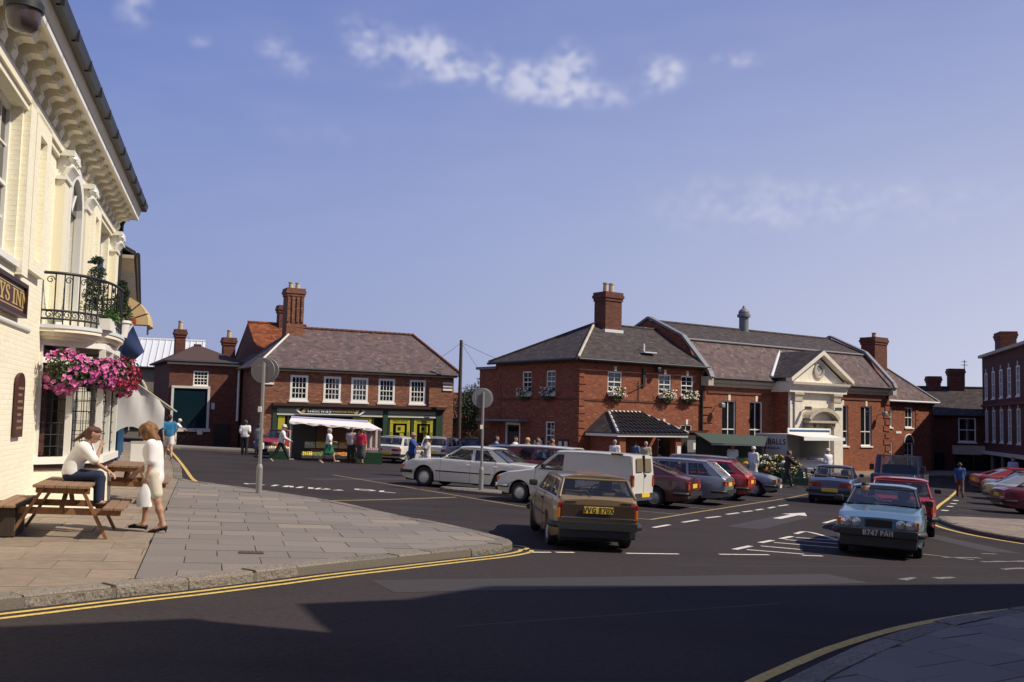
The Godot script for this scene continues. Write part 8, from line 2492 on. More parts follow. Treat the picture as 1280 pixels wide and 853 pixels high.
	# eyes, brows and mouth
	if q.get("fine", false) or q.get("face", false):
		m = MB.new()
		for z in [-1.0, 1.0]:
			var ep: Vector3 = head + hd * 0.012 * s + fwd * 0.098 * s + side * z * 0.033 * s
			m.lathe([Vector2(0, -0.008), Vector2(0.01, -0.005), Vector2(0.012, 0), Vector2(0.01, 0.005), Vector2(0, 0.008)], 8, ep)
			m.tube([ep + hd * 0.02 - side * 0.016, ep + hd * 0.024 + fwd * 0.004, ep + hd * 0.02 + side * 0.016], 0.004, 4)
		put(m, "eyes", M.rubber, o)
		m = MB.new(); m.tube([head - hd * 0.062 * s + fwd * 0.094 * s - side * 0.022, head - hd * 0.062 * s + fwd * 0.102 * s, head - hd * 0.062 * s + fwd * 0.094 * s + side * 0.022], 0.007, 5); put(m, "mouth", dye("lips", Color(0.33, 0.08, 0.07), 0.5), o)
	# clothes
	var grow := 0.018 * s
	var tc := Blob.new(); tc.k = 0.075 * s
	var hem := pel.lerp(belly, q.get("hem", 0.1))
	tc.bone(hem + Vector3(0, 0, -0.06 * s), hem + Vector3(0, 0, 0.06 * s), (0.118 if not fem else 0.125) * s * fat + grow * 0.6, (0.118 if not fem else 0.125) * s * fat + grow * 0.6)
	tc.bone(hem.lerp(belly, 0.5) + Vector3(0, 0, -0.05 * s), hem.lerp(belly, 0.5) + Vector3(0, 0, 0.05 * s), 0.112 * s * fat + grow * 0.6, 0.112 * s * fat + grow * 0.6)
	tc.bone(belly.lerp(chest, 0.5) + Vector3(0, 0, -0.06 * s), belly.lerp(chest, 0.5) + Vector3(0, 0, 0.06 * s), 0.108 * s * fat + grow * 0.6, 0.108 * s * fat + grow * 0.6)
	tc.bone(belly + Vector3(0, 0, -0.05 * s), belly + Vector3(0, 0, 0.05 * s), 0.115 * s * fat + grow * 0.5, 0.115 * s * fat + grow * 0.5)
	tc.bone(chest + Vector3(0.01, 0, -0.07 * s), chest + Vector3(0.01, 0, 0.07 * s), 0.112 * s * fat + grow, 0.112 * s * fat + grow)
	tc.bone(sh + Vector3(0, -0.02 * s, -sw + 0.02), sh + Vector3(0, -0.02 * s, sw - 0.02), 0.062 * s + grow, 0.062 * s + grow)
	if fem: for z in [-0.07, 0.07]: tc.bone(chest + Vector3(0.075, 0.0, z) * s, chest + Vector3(0.07, -0.05, z) * s, 0.05 * s + grow * 0.6, 0.055 * s + grow * 0.6)
	var slv: float = q.get("sleeve", 0.75)
	for i in 2:
		if slv <= 1.0: tc.bone(J["sh%d" % i], J["sh%d" % i].lerp(J["el%d" % i], slv), 0.052 * s + grow * 1.3, 0.042 * s + grow * 1.7)
		else:
			tc.bone(J["sh%d" % i], J["el%d" % i], 0.052 * s + grow, 0.042 * s + grow); tc.bone(J["el%d" % i], J["wr%d" % i], 0.042 * s + grow, 0.03 * s + grow)
	m = MB.new(); tc.into(m, cell); put(m, q.get("top_name", "shirt"), cloth(q.get("top", Color(0.7, 0.7, 0.7))), o)
	var kind: String = q.get("wear", "trousers")
	var lc := Blob.new(); lc.k = 0.03 * s
	lc.bone(pel + Vector3(0, 0.0, -0.06 * s), pel + Vector3(0, 0.0, 0.06 * s), 0.108 * s * fat + grow, 0.108 * s * fat + grow)
	if kind == "skirt":
		var kl: float = q.get("skirt", 0.9)
		for i in 2: lc.bone(J["hip%d" % i], J["hip%d" % i].lerp(J["kn%d" % i], minf(kl, 1.0)) + Vector3(0, 0, (0.02 if i else -0.02) * s), 0.1 * s, 0.11 * s)
		var mid: Vector3 = (J["kn0"] + J["kn1"]) / 2
		lc.bone(pel, pel.lerp(mid, minf(kl, 1.0)), 0.12 * s, 0.13 * s)
		if kl > 1.0: for i in 2: lc.bone(J["kn%d" % i], J["kn%d" % i].lerp(J["an%d" % i], kl - 1.0), 0.11 * s, 0.12 * s)
		lc.k = 0.1 * s
	else:
		for i in 2:
			if kind == "shorts": lc.bone(J["hip%d" % i], J["hip%d" % i].lerp(J["kn%d" % i], q.get("short", 0.75)), 0.095 * s * fat + grow, 0.075 * s + grow * 1.6)
			else:
				lc.bone(J["hip%d" % i], J["kn%d" % i], 0.09 * s * fat + grow * 0.7, 0.06 * s + grow); lc.bone(J["kn%d" % i], J["an%d" % i].lerp(J["kn%d" % i], 0.08), 0.06 * s + grow, 0.042 * s + grow * 1.3)
	m = MB.new(); lc.into(m, cell); put(m, kind, cloth(q.get("legs", Color(0.04, 0.04, 0.06))), o)
	for i in 2:
		if q.get("barefoot", false): continue
		var sb := Blob.new(); sb.k = 0.015
		var an: Vector3 = J["an%d" % i]; var toe: Vector3 = J["toe%d" % i]
		sb.bone(an + Vector3(-0.03 * s, -0.03 * s, 0), toe + Vector3(-0.03 * s, 0.003, 0), 0.04 * s, 0.034 * s); sb.bone(toe + Vector3(-0.03 * s, 0.003, 0), toe + (toe - an).normalized() * 0.05 * s, 0.036 * s, 0.026 * s)
		if q.get("heels", false): sb.bone(an + Vector3(-0.035, -0.03, 0) * s, Vector3(an.x - 0.045 * s, minf(toe.y, an.y - 0.05 * s) - 0.025 * s, an.z), 0.018, 0.012)
		m = MB.new(); sb.into(m, minf(cell, 0.02)); put(m, "shoe", cloth(q.get("shoes", Color(0.03, 0.025, 0.02))), o)
	# hair and hats
	if q.has("hair"):
		var hb := Blob.new(); hb.k = 0.03 * s
		hb.bone(head + hd * 0.045 * s - fwd * 0.035 * s, head + hd * 0.06 * s + fwd * 0.02 * s, 0.09 * s, 0.078 * s)
		hb.bone(head + hd * 0.02 * s - fwd * 0.05 * s, head - hd * 0.04 * s - fwd * 0.045 * s, 0.082 * s, 0.07 * s)
		var hl: float = q.get("hair_len", 0.0)
		if hl > 0:
			for z in [-1.0, 0.0, 1.0]:
				hb.bone(head + side * z * 0.055 * s - fwd * 0.05 * s, head + side * z * 0.07 * s - fwd * (0.06 if z else 0.085) * s - Vector3(0, hl * s, 0), 0.055 * s, 0.035 * s)
		for k in q.get("curls", 0):
			var cd := (-fwd * rng.randf_range(-0.5, 1.0) + side * rng.randf_range(-1, 1) + hd * rng.randf_range(-1.3, 1.0)).normalized()
			var cp: Vector3 = head + hd * 0.02 * s - fwd * 0.03 * s + cd * Vector3(0.12, 0.125, 0.12) * s
			if (cp - head).dot(fwd) < 0.07 * s: hb.bone(cp, cp - Vector3(0, 0.04, 0) + cd * 0.01, 0.026 * s, 0.016 * s)
		for t in q.get("locks", []): hb.bone(head + (fwd * t[0] + hd * t[1] + side * t[2]) * s, head + (fwd * t[3] + hd * t[4] + side * t[5]) * s, t[6] * s, t[7] * s)
		m = MB.new(); hb.into(m, minf(cell, 0.02)); put(m, "hair", dye("hair_%02x%02x" % [int(q.hair.r * 255), int(q.hair.g * 255)], q.hair, 0.7), o)
	if q.has("hat"):
		m = MB.new()
		m.xf = Transform3D(Basis(-side, hd, fwd).orthonormalized(), head + hd * 0.045 * s)
		var br: float = q.get("brim", 0.02)
		m.lathe([Vector2((0.098 + br) * s, 0.0), Vector2(0.104 * s, 0.02), Vector2(0.1 * s, 0.07 * s), Vector2(0.07 * s, 0.105 * s), Vector2(0, 0.115 * s)], 18)
		m.lathe([Vector2(0.08 * s, 0.0), Vector2((0.098 + br) * s, -0.004)], 18)
		if br < 0.03: m.xf = m.xf * Transform3D(Basis.IDENTITY, Vector3(0, 0, 0.08 * s)); m.lathe([Vector2(0.085 * s, 0.002), Vector2(0.05 * s, 0.016), Vector2(0, 0.02)], 12)
		put(m, "hat", cloth(q.hat), o)
	if q.has("bag"):
		m = MB.new()
		var hp: Vector3 = J["ha%d" % q.get("bag_hand", 1)] + Vector3(0, -0.03, 0)
		m.rbox(hp + Vector3(-0.15, -0.38, -0.05), hp + Vector3(0.15, -0.06, 0.05), 0.03)
		m.tube([hp + Vector3(-0.1, -0.07, 0), hp, hp + Vector3(0.1, -0.07, 0)], 0.01, 5)
		put(m, "bag", cloth(q.bag), o)
	o.set_meta("hand0", J["ha0"]); o.set_meta("hand1", J["ha1"])
	return o
# ---------- street furniture, stalls, plants ----------
func sign_post(x: float, d: float, up: float, h: float, label: String, twist: float) -> void:
	var o := thing("sign_post", label, "sign", P(x, d, up), 90.0 + twist, "round traffic signs on grey posts")
	var m := MB.new(); m.turned([Vector2(0.075, 0), Vector2(0.075, 0.62), Vector2(0.06, 0.68), Vector2(0.042, 0.7), Vector2(0.04, h), Vector2(0, h + 0.01)], 14); put(m, "pole", M.galvanised, o)
	for k in 2:
		m = MB.new()
		var zz := -0.055 if k == 0 else -0.1
		m.xf = Transform3D(Basis(Vector3(1, 0, 0), Vector3(0, 0, 1), Vector3(0, -1, 0)).rotated(Vector3.UP, 0.1 * (1 if k else -1)), Vector3(0.035 if k else -0.035, h - 0.18, zz))
		m.turned([Vector2(0, 0), Vector2(0.3, 0), Vector2(0.31, 0.012), Vector2(0.3, 0.024), Vector2(0, 0.024)], 28)
		var dd := put(m, "sign_disc", M.sign_back, o)
		m = MB.new(); m.xf = Transform3D(Basis.IDENTITY.rotated(Vector3.UP, 0.1 * (1 if k else -1)), Vector3(0.035 if k else -0.035, h - 0.18, zz)); m.box(Vector3(-0.16, 0.1, 0.0), Vector3(0.16, 0.13, 0.03)); put(m, "channel", M.galvanised, dd)
	m = MB.new(); m.rbox(Vector3(-0.09, h * 0.62, 0.03), Vector3(0.0, h * 0.62 + 0.13, 0.06), 0.01); put(m, "label_plate", M.white_paint, o)

func posts_and_trees() -> void:
	rng.seed = 71
	sign_post(-6.02, 24.19, 0.12, 3.15, "tall grey sign post with round sign backs on the pavement edge by the inn", 4.0)
	sign_post(-0.85, 30.82, 0.1, 3.0, "grey sign post with round sign on the little island by the white saloon", -14.0)
	var o := thing("telegraph_pole", "dark wooden telegraph pole with wires at the food shop's right corner", "pole", P(-3.15, 61.6), 90)
	var m := MB.new(); m.tube([Vector3(0, -0.3, 0), Vector3(0.0, 7.35, 0)], [0.14, 0.1], 10); put(m, "pole", M.pole_wood, o)
	for q in [[Vector3(-3.2, 6.0, -6)], [Vector3(6.5, 5.3, -5)], [Vector3(2.4, 4.3, -6)]]:
		m = MB.new()
		var pts := []
		for k in 9: pts.append(Vector3(0, 7.2, 0).lerp(q[0], k / 8.0) - Vector3(0, 0.25 * sin(PI * k / 8.0), 0))
		m.tube(pts, 0.012, 4); put(m, "wire", M.black_iron, o)
	tree("garden_tree", "dark green leafy tree between the food shop and the council office", -2.1, 73.0, 3.6, 2.3, Color(0.022, 0.042, 0.012))
	tree("garden_shrub", "yellow green shrub low behind the parked cars beside the council office", -1.35, 66.5, 1.2, 1.25, Color(0.07, 0.085, 0.018))
	# the inspection cover in the pavement
	var c := P(-3.45, 13.6, 0.127)
	o = thing("drain_cover", "small rusty iron cover set in the grey paving", "drain cover", c, -16.6)
	on_ground(o, -16.6)
	m = MB.new(); m.box(Vector3(-0.11, -0.02, -0.16), Vector3(0.11, 0.006, 0.16)); put(m, "plate", dye("rusty", Color(0.09, 0.06, 0.045), 0.9), o)
	m = MB.new(); for k in 6: m.box(Vector3(-0.09, 0.006, -0.14 + k * 0.052), Vector3(0.09, 0.011, -0.115 + k * 0.052))
	put(m, "ribs", M.rusty, o)

func tree(called: String, label: String, x: float, d: float, h: float, r: float, base: Color) -> void:
	var o := thing(called, label, "tree" if r > 1.5 else "shrub", P(x, d), 90)
	var m := MB.new()
	m.tube([Vector3(0, -0.2, 0), Vector3(0.08, h * 0.4, 0), Vector3(0.0, h * 0.9, 0.05)], [0.16, 0.12, 0.05], 8)
	for k in 5:
		var a := k * 1.3
		m.tube([Vector3(0.05, h * (0.35 + 0.08 * k), 0), Vector3(cos(a) * r * 0.6, h * (0.5 + 0.1 * k), sin(a) * r * 0.6)], [0.06, 0.02], 5)
	put(m, "trunk", M.pole_wood, o)
	m = MB.new()
	foliage(m, Vector3(0, h, 0), Vector3(r, r * 0.95, r), 9000 if r > 1.5 else 3500, 0.16 if r > 1.5 else 0.1, base, 26)
	put(m, "crown", M.leaf, o)

func picnic_table(pos: Vector3, az: float, label: String) -> Node3D:
	var o := thing("picnic_table", label, "picnic table", pos, az, "wooden picnic tables outside the inn")
	on_ground(o, az)
	var L := 0.9
	var m: MB
	for k in 5:
		m = MB.new(); m.rbox(Vector3(-L, 0.70, -0.355 + k * 0.144), Vector3(L, 0.742, -0.355 + k * 0.144 + 0.134), 0.006); put(m, "top_plank", M.teak_grey, o)
	for s in [-1.0, 1.0]:
		for k in 2:
			var z: float = s * (0.62 + k * 0.145)
			m = MB.new(); m.rbox(Vector3(-L, 0.415, z - 0.066), Vector3(L, 0.452, z + 0.066), 0.006); put(m, "seat_plank", M.teak_grey, o)
	for x in [-0.66, 0.66]:
		for s in [-1.0, 1.0]:
			m = MB.new(); m.bar(Vector3(x, 0.0, s * 0.62), Vector3(x, 0.70, s * 0.24), 0.09, 0.04); put(m, "leg", M.teak, o)
		m = MB.new(); m.rbox(Vector3(x + 0.025, 0.32, -0.78), Vector3(x + 0.065, 0.414, 0.78), 0.005); put(m, "seat_bearer", M.teak, o)
		m = MB.new(); m.rbox(Vector3(x + 0.025, 0.61, -0.35), Vector3(x + 0.065, 0.698, 0.35), 0.005); put(m, "top_bearer", M.teak, o)
		m = MB.new(); m.bar(Vector3(x, 0.37, 0), Vector3(x * 0.15, 0.69, 0), 0.06, 0.035); put(m, "brace", M.teak, o)
	return o

func inn_yard() -> void:
	rng.seed = 73
	picnic_table(P(-6.42, 14.6, 0.125), -17.0, "wooden picnic table in the foreground with a woman sitting on it")
	picnic_table(P(-7.75, 20.3, 0.125), -17.0, "wooden picnic table farther back, behind the standing woman")
	var o := thing("cellar_box", "dark wooden box against the inn wall under the table's left bench", "box", P(-7.0, 14.2, 0.125), -17.0)
	on_ground(o, -17.0)
	var m := MB.new(); m.rbox(Vector3(-0.5, 0.0, -0.2), Vector3(0.3, 0.40, 0.12), 0.02); put(m, "case", M.dark_wood, o)
	m = MB.new(); m.rbox(Vector3(-0.53, 0.40, -0.23), Vector3(0.33, 0.43, 0.15), 0.01); put(m, "lid", M.dark_wood, o)
	var w := person("woman in white T-shirt and jeans sitting on the picnic table, hand at her mouth", P(-6.42, 14.72, 0.125), 76.0,
		{"h": 1.6, "seated": true, "sit_at": 0.735, "fem": true, "hip": [80, 88], "knee": [78, 88], "foot": [88, 88], "lean": 10, "hunch": 28, "nod": -16, "arm": [[28, 4, 30, 0.25], [40, 2, 128, 0.5]], "sleeve": 0.85, "top": Color(0.74, 0.73, 0.71), "legs": Color(0.012, 0.02, 0.055), "hair": Color(0.075, 0.028, 0.015), "shoes": Color(0.06, 0.03, 0.02),
		"hair_len": 0.06, "locks": [[-0.11, 0.0, 0.0, -0.22, -0.2, 0.02, 0.045, 0.02], [0.02, 0.085, 0.05, -0.06, 0.06, 0.07, 0.04, 0.05], [0.02, 0.085, -0.05, -0.06, 0.06, -0.07, 0.04, 0.05]], "cell": 0.013, "fine": true, "palm": [Vector3(0, -1, 0), Vector3(-1, 0, -0.3)], "thumb": [Vector3(0, 0, 1), Vector3(0, 0, -1)], "curl": [0.4, 0.75], "hem": 0.15, "skin": 0})
	w = person("woman in long white T-shirt, cream shorts and black heels standing with a white bag", P(-5.42, 15.32, 0.125), -98.0,
		{"h": 1.63, "fem": true, "hip": [-12, 13], "knee": [4, 6], "lean": 2, "hunch": 4, "nod": 24, "arm": [[-2, 5, 14, 0.05], [16, 6, 30, 0.2]], "sleeve": 0.85, "top": Color(0.76, 0.75, 0.74), "wear": "shorts", "short": 0.72, "legs": Color(0.60, 0.54, 0.43), "shoes": Color(0.015, 0.014, 0.015), "heels": true, "hem": -0.4, "fat": 1.05, "curls": 46,
		"hair": Color(0.20, 0.095, 0.035), "hair_len": 0.12, "locks": [[0.05, 0.09, 0.04, 0.07, -0.06, 0.085, 0.045, 0.03], [0.05, 0.09, -0.04, 0.07, -0.08, -0.085, 0.045, 0.03], [-0.05, 0.0, 0.08, -0.08, -0.17, 0.1, 0.06, 0.035], [-0.05, 0.0, -0.08, -0.08, -0.17, -0.1, 0.06, 0.035], [0.0, 0.1, 0.0, -0.1, 0.05, 0.0, 0.06, 0.07]], "cell": 0.013, "fine": true, "palm": [Vector3(0, 0, 1), Vector3(0, 0, -1)], "curl": [0.9, 0.6], "skin": 0})
	# white carrier bag in her near hand, wrist watch strap
	var hp: Vector3 = w.get_meta("hand0")
	w.remove_meta("hand0"); w.remove_meta("hand1")
	var b := thing("carrier_bag", "white plastic carrier bag hanging from the standing woman's hand", "bag", w.transform * (hp + Vector3(0.0, -0.34, 0.0)), -98.0)
	m = MB.new()
	var rows := []
	for i in 9:
		var f := i / 8.0
		var row := PackedVector3Array()
		for k in 16:
			var a := -TAU * k / 16.0
			var rr := lerpf(0.095, 0.03, pow(f, 2.2)) * (1.0 + 0.12 * sin(a * 3.0 + f * 5.0))
			row.append(Vector3(cos(a) * rr * 1.15, f * 0.34, sin(a) * rr * 0.6))
		rows.append(row)
	m.grid(rows, true); m.tri(rows[0][0], rows[0][10], rows[0][5]); put(m, "bag", cloth(Color(0.72, 0.72, 0.72)), b)
	o = thing("chalk_board", "black folding board standing on the pavement beyond the second table", "sign", P(-9.6, 27.2, 0.125), -20.0)
	for s in [-1.0, 1.0]:
		m = MB.new(); m.xf = Transform3D(Basis(Vector3(0, 0, 1), 0.0), Vector3.ZERO)
		sheet(m, [Vector3(-0.3 * s, 0, 0.22 * s), Vector3(0.3 * s, 0, 0.22 * s), Vector3(0.3 * s, 0.9, 0.02 * s), Vector3(-0.3 * s, 0.9, 0.02 * s)], 0.02); put(m, "panel", M.black_trim, o)
	o = thing("shop_counter", "white display counter standing under the shop blind", "counter", P(-11.15, 30.3, 0.125), -20.0)
	m = MB.new(); m.rbox(Vector3(-0.7, 0, -0.3), Vector3(0.7, 0.85, 0.3), 0.02); put(m, "case", M.white_paint, o)
	m = MB.new(); m.box(Vector3(-0.7, 0.85, -0.3), Vector3(0.7, 0.9, 0.32)); put(m, "top", M.stone, o)

func crate(pos: Vector3, az: float, tilt: float, fruit: Color, label: String) -> void:
	var o := thing("fruit_crate", label, "crate", pos, az, "crates of fruit and vegetables")
	o.rotate_object_local(Vector3.RIGHT, tilt)
	var m := MB.new()
	for q in [[-0.25, -0.18, 0.25, -0.165], [-0.25, 0.165, 0.25, 0.18]]: m.box(Vector3(q[0], 0, q[1]), Vector3(q[2], 0.16, q[3]))
	for q in [[-0.25, -0.235], [0.235, 0.25]]: m.box(Vector3(q[0], 0, -0.165), Vector3(q[1], 0.16, 0.165))
	m.box(Vector3(-0.235, 0, -0.165), Vector3(0.235, 0.01, 0.165))
	put(m, "box", M.stone, o)
	m = MB.new(); m.usecol = true
	for i in 20:
		m.col = greens(fruit, 0.2)
		var p := Vector3(-0.18 + (i % 5) * 0.09, 0.12 + rng.randf() * 0.06, -0.12 + (i / 5) * 0.08)
		m.lathe([Vector2(0, -0.05), Vector2(0.04, -0.03), Vector2(0.052, 0.0), Vector2(0.04, 0.033), Vector2(0, 0.048)], 7, p)
	put(m, "produce", M.vertex_coloured, o, "stuff")

func frame_of(c: Vector2, az: float) -> Transform3D:
	return Transform3D(Basis(Vector3.UP, deg_to_rad(90.0 - az)), P(c.x, c.y))

func stalls() -> void:
	rng.seed = 75
	var m: MB
	# fruit stall before the food shop
	var c := Vector2(-8.55, 49.3); var az := 80.0
	var o := thing("fruit_stall", "fruit stall with white canvas awning before the food shop", "stall", P(c.x, c.y), az)
	var T := frame_of(c, az)
	var fa := Vector3(-2.25, 1.92, 1.2); var fb := Vector3(2.15, 1.62, 1.4)
	m = MB.new(); sheet(m, [fa, fb, Vector3(1.5, 1.98, -1.0), Vector3(-2.25, 2.12, -1.0)], 0.02); put(m, "awning", dye("canvas_bright", Color(0.74, 0.70, 0.66), 0.9), o)
	m = MB.new()
	var rows := [PackedVector3Array(), PackedVector3Array()]
	for k in 25:
		var p := fa.lerp(fb, k / 24.0)
		rows[1].append(p); rows[0].append(p + Vector3(0, -0.09 - 0.04 * sin(k * 1.3), 0.02 + 0.03 * sin(k * 2.1)))
	m.grid(rows); put(m, "valance", M.canvas_bright, o)
	m = MB.new(); sheet(m, [Vector3(-2.25, 2.11, -0.55), Vector3(1.58, 1.95, -0.55), Vector3(1.5, 2.02, -1.0), Vector3(-2.25, 2.16, -1.0)], 0.01); put(m, "blue_edge", dye("canvas_lilac", Color(0.35, 0.36, 0.55), 0.9), o)
	for q in [[-2.2, 1.1, 1.9], [-2.2, -0.95, 2.12], [1.35, 1.2, 1.66], [1.45, -0.95, 1.98]]:
		m = MB.new(); m.tube([Vector3(q[0], -0.3, q[1]), Vector3(q[0], q[2], q[1])], 0.03, 6); put(m, "pole", M.grey_white, o)
	m = MB.new(); m.box(Vector3(-1.0, -0.3, -1.05), Vector3(1.5, 2.0, -1.0)); put(m, "back_board", dye("board_brown", Color(0.16, 0.09, 0.06), 0.9), o)
	m = MB.new(); m.box(Vector3(-2.2, -0.3, -0.98), Vector3(-1.02, 2.05, -0.94)); put(m, "dark_sheet", dye("tarpaulin", Color(0.07, 0.075, 0.065), 0.8), o)
	m = MB.new(); m.box(Vector3(-1.2, -0.3, -0.6), Vector3(1.5, 0.7, 0.6)); put(m, "counter", M.teak, o)
	m = MB.new()
	rows = []
	for i in 7:
		var row := PackedVector3Array()
		for k in 13: row.append(Vector3(1.3 + k * 0.07, lerpf(0.1, 1.68, i / 6.0), 1.0 + 0.06 * sin(k * 1.7) - k * 0.02))
		rows.append(row)
	m.grid(rows); put(m, "side_sheet", dye("canvas_dun", Color(0.40, 0.34, 0.28), 0.9), o)
	for q in [[-3.1, -2.3], [0.95, 2.2]]:   # artificial grass
		m = MB.new(); m.box(Vector3(q[0], -0.3, 0.9), Vector3(q[1], 0.5, 1.55)); put(m, "grass_skirt", dye("grass_mat", Color(0.012, 0.05, 0.022), 0.95), o)
	var cols := [Color(0.62, 0.24, 0.02), Color(0.60, 0.47, 0.03), Color(0.45, 0.05, 0.03), Color(0.22, 0.32, 0.04), Color(0.55, 0.5, 0.3), Color(0.62, 0.3, 0.04), Color(0.16, 0.22, 0.05)]
	var nm := ["oranges", "yellow melons", "red apples", "green apples", "pale potatoes", "peaches", "green cabbages"]
	for k in 5:
		crate(T * Vector3(-1.25 + k * 0.54, 0.72, 0.6), az, 0.4, cols[[4, 1, 3, 5, 0][k]], "upper crate of %s on the fruit stall" % nm[[4, 1, 3, 5, 0][k]])
		crate(T * Vector3(-1.35 + k * 0.54, 0.25, 1.25), az, 0.4, cols[[1, 6, 4, 0, 3][k]], "lower crate of %s at the front of the fruit stall" % nm[[1, 6, 4, 0, 3][k]])
	for k in 2: crate(T * Vector3(-2.95 + k * 0.5, 0.5, 1.2), az, 0.2, [Color(0.6, 0.55, 0.3), Color(0.65, 0.6, 0.4)][k], ["crate of cauliflowers at the stall's left end", "crate of pale melons left of the stall"][k])
	for k in 2: crate(T * Vector3(1.2 + k * 0.55, 0.5, 1.2), az, 0.2, [Color(0.5, 0.04, 0.03), Color(0.4, 0.2, 0.3)][k], ["crate of red tomatoes at the stall's right end", "crate of plums at the far right of the stall"][k])
	# dark kiosk
	c = Vector2(8.9, 52.6)
	o = thing("market_kiosk", "dark wooden kiosk between the brick shelter and the green awning", "kiosk", P(c.x, c.y), 54.3)
	m = MB.new(); m.box(Vector3(-0.2, -0.5, -1.6), Vector3(2.0, 2.15, 0)); put(m, "hut", M.dark_wood, o)
	m = MB.new(); m.box(Vector3(-0.3, 2.15, -1.7), Vector3(2.1, 2.24, 0.1)); put(m, "roof", dye("felt_red", Color(0.07, 0.012, 0.01), 0.9), o)
	m = MB.new(); m.box(Vector3(0.6, 1.1, 0.0), Vector3(1.4, 1.75, 0.03)); put(m, "notice_board", M.lead, o)
	m = MB.new(); m.box(Vector3(1.05, 1.25, 0.03), Vector3(1.3, 1.6, 0.034)); put(m, "notice", M.white_paint, o)
	# stall with green awning and heaped flowers
	c = Vector2(9.75, 51.9); az = 96.0
	T = frame_of(c, az)
	o = thing("flower_stall", "flower and vegetable stall under a wide dark green awning", "stall", P(c.x, c.y), az)
	m = MB.new(); sheet(m, [Vector3(0.55, 1.72, 1.7), Vector3(3.2, 1.7, 1.55), Vector3(3.7, 2.1, -0.9), Vector3(-0.1, 2.2, -0.9)], 0.03); put(m, "awning", dye("canvas_green", Color(0.05, 0.075, 0.055), 0.9), o)
	m = MB.new(); m.box(Vector3(0.55, 1.62, 1.62), Vector3(3.2, 1.7, 1.66)); put(m, "awning_edge", dye("edge_pale", Color(0.4, 0.4, 0.33), 0.8), o)
	for q in [[0.6, 1.6], [3.1, 1.5], [0.0, -0.8], [3.55, -0.8]]:
		m = MB.new(); m.tube([Vector3(q[0], -0.4, q[1]), Vector3(q[0], 1.7 if q[1] > 0 else 2.12, q[1])], 0.03, 6); put(m, "pole", M.black_iron, o)
	m = MB.new(); m.box(Vector3(0.0, -0.4, -0.95), Vector3(3.4, 2.0, -0.9)); put(m, "back_sheet", M.tarpaulin, o)
	for k in 3:
		m = MB.new(); m.box(Vector3(0.3, -0.4, -0.8 + k * 0.5), Vector3(3.3, 0.75 - k * 0.22, -0.3 + k * 0.5)); put(m, "staging", M.dark_green, o)
	for k in 10:
		crate(T * Vector3(0.6 + (k % 5) * 0.58, 0.8 - (k / 5) * 0.23, -0.5 + (k / 5) * 0.5), az, 0.2, cols[k % 7], "crate of %s in the %s row under the green awning" % [nm[k % 7], "back" if k < 5 else "front"])
	for k in 3:
		m = MB.new(); m.box(Vector3(2.5 + k * 0.2, -0.4, 1.75 + k * 0.42), Vector3(4.7 + k * 0.2, 0.72 - k * 0.28, 2.17 + k * 0.42)); put(m, "flower_staging", M.dark_green, o)
	for k in 11:
		var bx: float = 2.75 + (k % 4) * 0.52 + (k / 4) * 0.26
		var b := thing("flower_bucket", "bucket of %s flowers in the %s row of the flower stall" % [["yellow", "white", "golden", "rust", "cream"][k % 5], ["top", "middle", "bottom"][k / 4]], "flowers", T * Vector3(bx, 0.72 - (k / 4) * 0.28, 1.96 + (k / 4) * 0.42), az, "buckets of cut flowers")
		m = MB.new(); m.turned([Vector2(0, 0), Vector2(0.11, 0), Vector2(0.14, 0.2), Vector2(0.12, 0.2), Vector2(0.1, 0.03)], 10); put(m, "bucket", M.dark_green, b)
		m = MB.new(); foliage(m, Vector3(0, 0.28, 0), Vector3(0.26, 0.14, 0.22), 130, 0.12, Color(0.05, 0.09, 0.02)); put(m, "leaves", M.leaf, b, "stuff")
		m = MB.new()
		var fc: Color = [Color(0.72, 0.66, 0.3), Color(0.75, 0.72, 0.66), Color(0.7, 0.5, 0.1), Color(0.55, 0.2, 0.1), Color(0.76, 0.73, 0.6)][k % 5]
		for i in 26: flower(m, Vector3(0, 0.36, 0) + rdir() * Vector3(0.26, 0.13, 0.22), (rdir() + Vector3(0, 1, 0.6)).normalized(), 0.06, fc)
		put(m, "flowers", M.petal, b, "stuff")
	# butcher's trailer
	c = Vector2(14.3, 51.5)
	o = thing("market_trailer", "grey and white market trailer with raised white awning before the portico", "trailer", P(c.x, c.y), 54.6)
	dye("trailer_grey", Color(0.58, 0.56, 0.52), 0.5)
	m = MB.new()
	m.box(Vector3(0, 0.55, -2.0), Vector3(0.05, 2.3, -0.02)); put(m, "end_panel", M.trailer_grey, o)
	m = MB.new(); m.box(Vector3(0.05, 0.55, -2.0), Vector3(3.5, 2.3, -1.95)); put(m, "back_panel", M.trailer_grey, o)
	m = MB.new(); m.box(Vector3(3.45, 0.55, -1.95), Vector3(3.5, 2.3, -0.02)); put(m, "end_panel", M.trailer_grey, o)
	m = MB.new(); m.box(Vector3(-0.05, 2.3, -2.05), Vector3(3.55, 2.4, 0.03)); put(m, "roof", M.trailer_grey, o)
	m = MB.new(); m.box(Vector3(0, 0.45, -2.0), Vector3(3.5, 0.55, 0.0)); put(m, "floor", M.lead, o)
	m = MB.new(); m.box(Vector3(0, 0.55, -0.05), Vector3(3.5, 1.0, 0.0)); put(m, "front_panel", M.white_paint, o)
	m = MB.new(); m.box(Vector3(0.0, 0.5, 0.0), Vector3(3.5, 0.62, 0.02)); put(m, "stripe", M.black_trim, o)
	m = MB.new(); m.box(Vector3(0.0, 1.0, -0.5), Vector3(3.45, 1.05, 0.25)); put(m, "counter", M.grey_white, o)
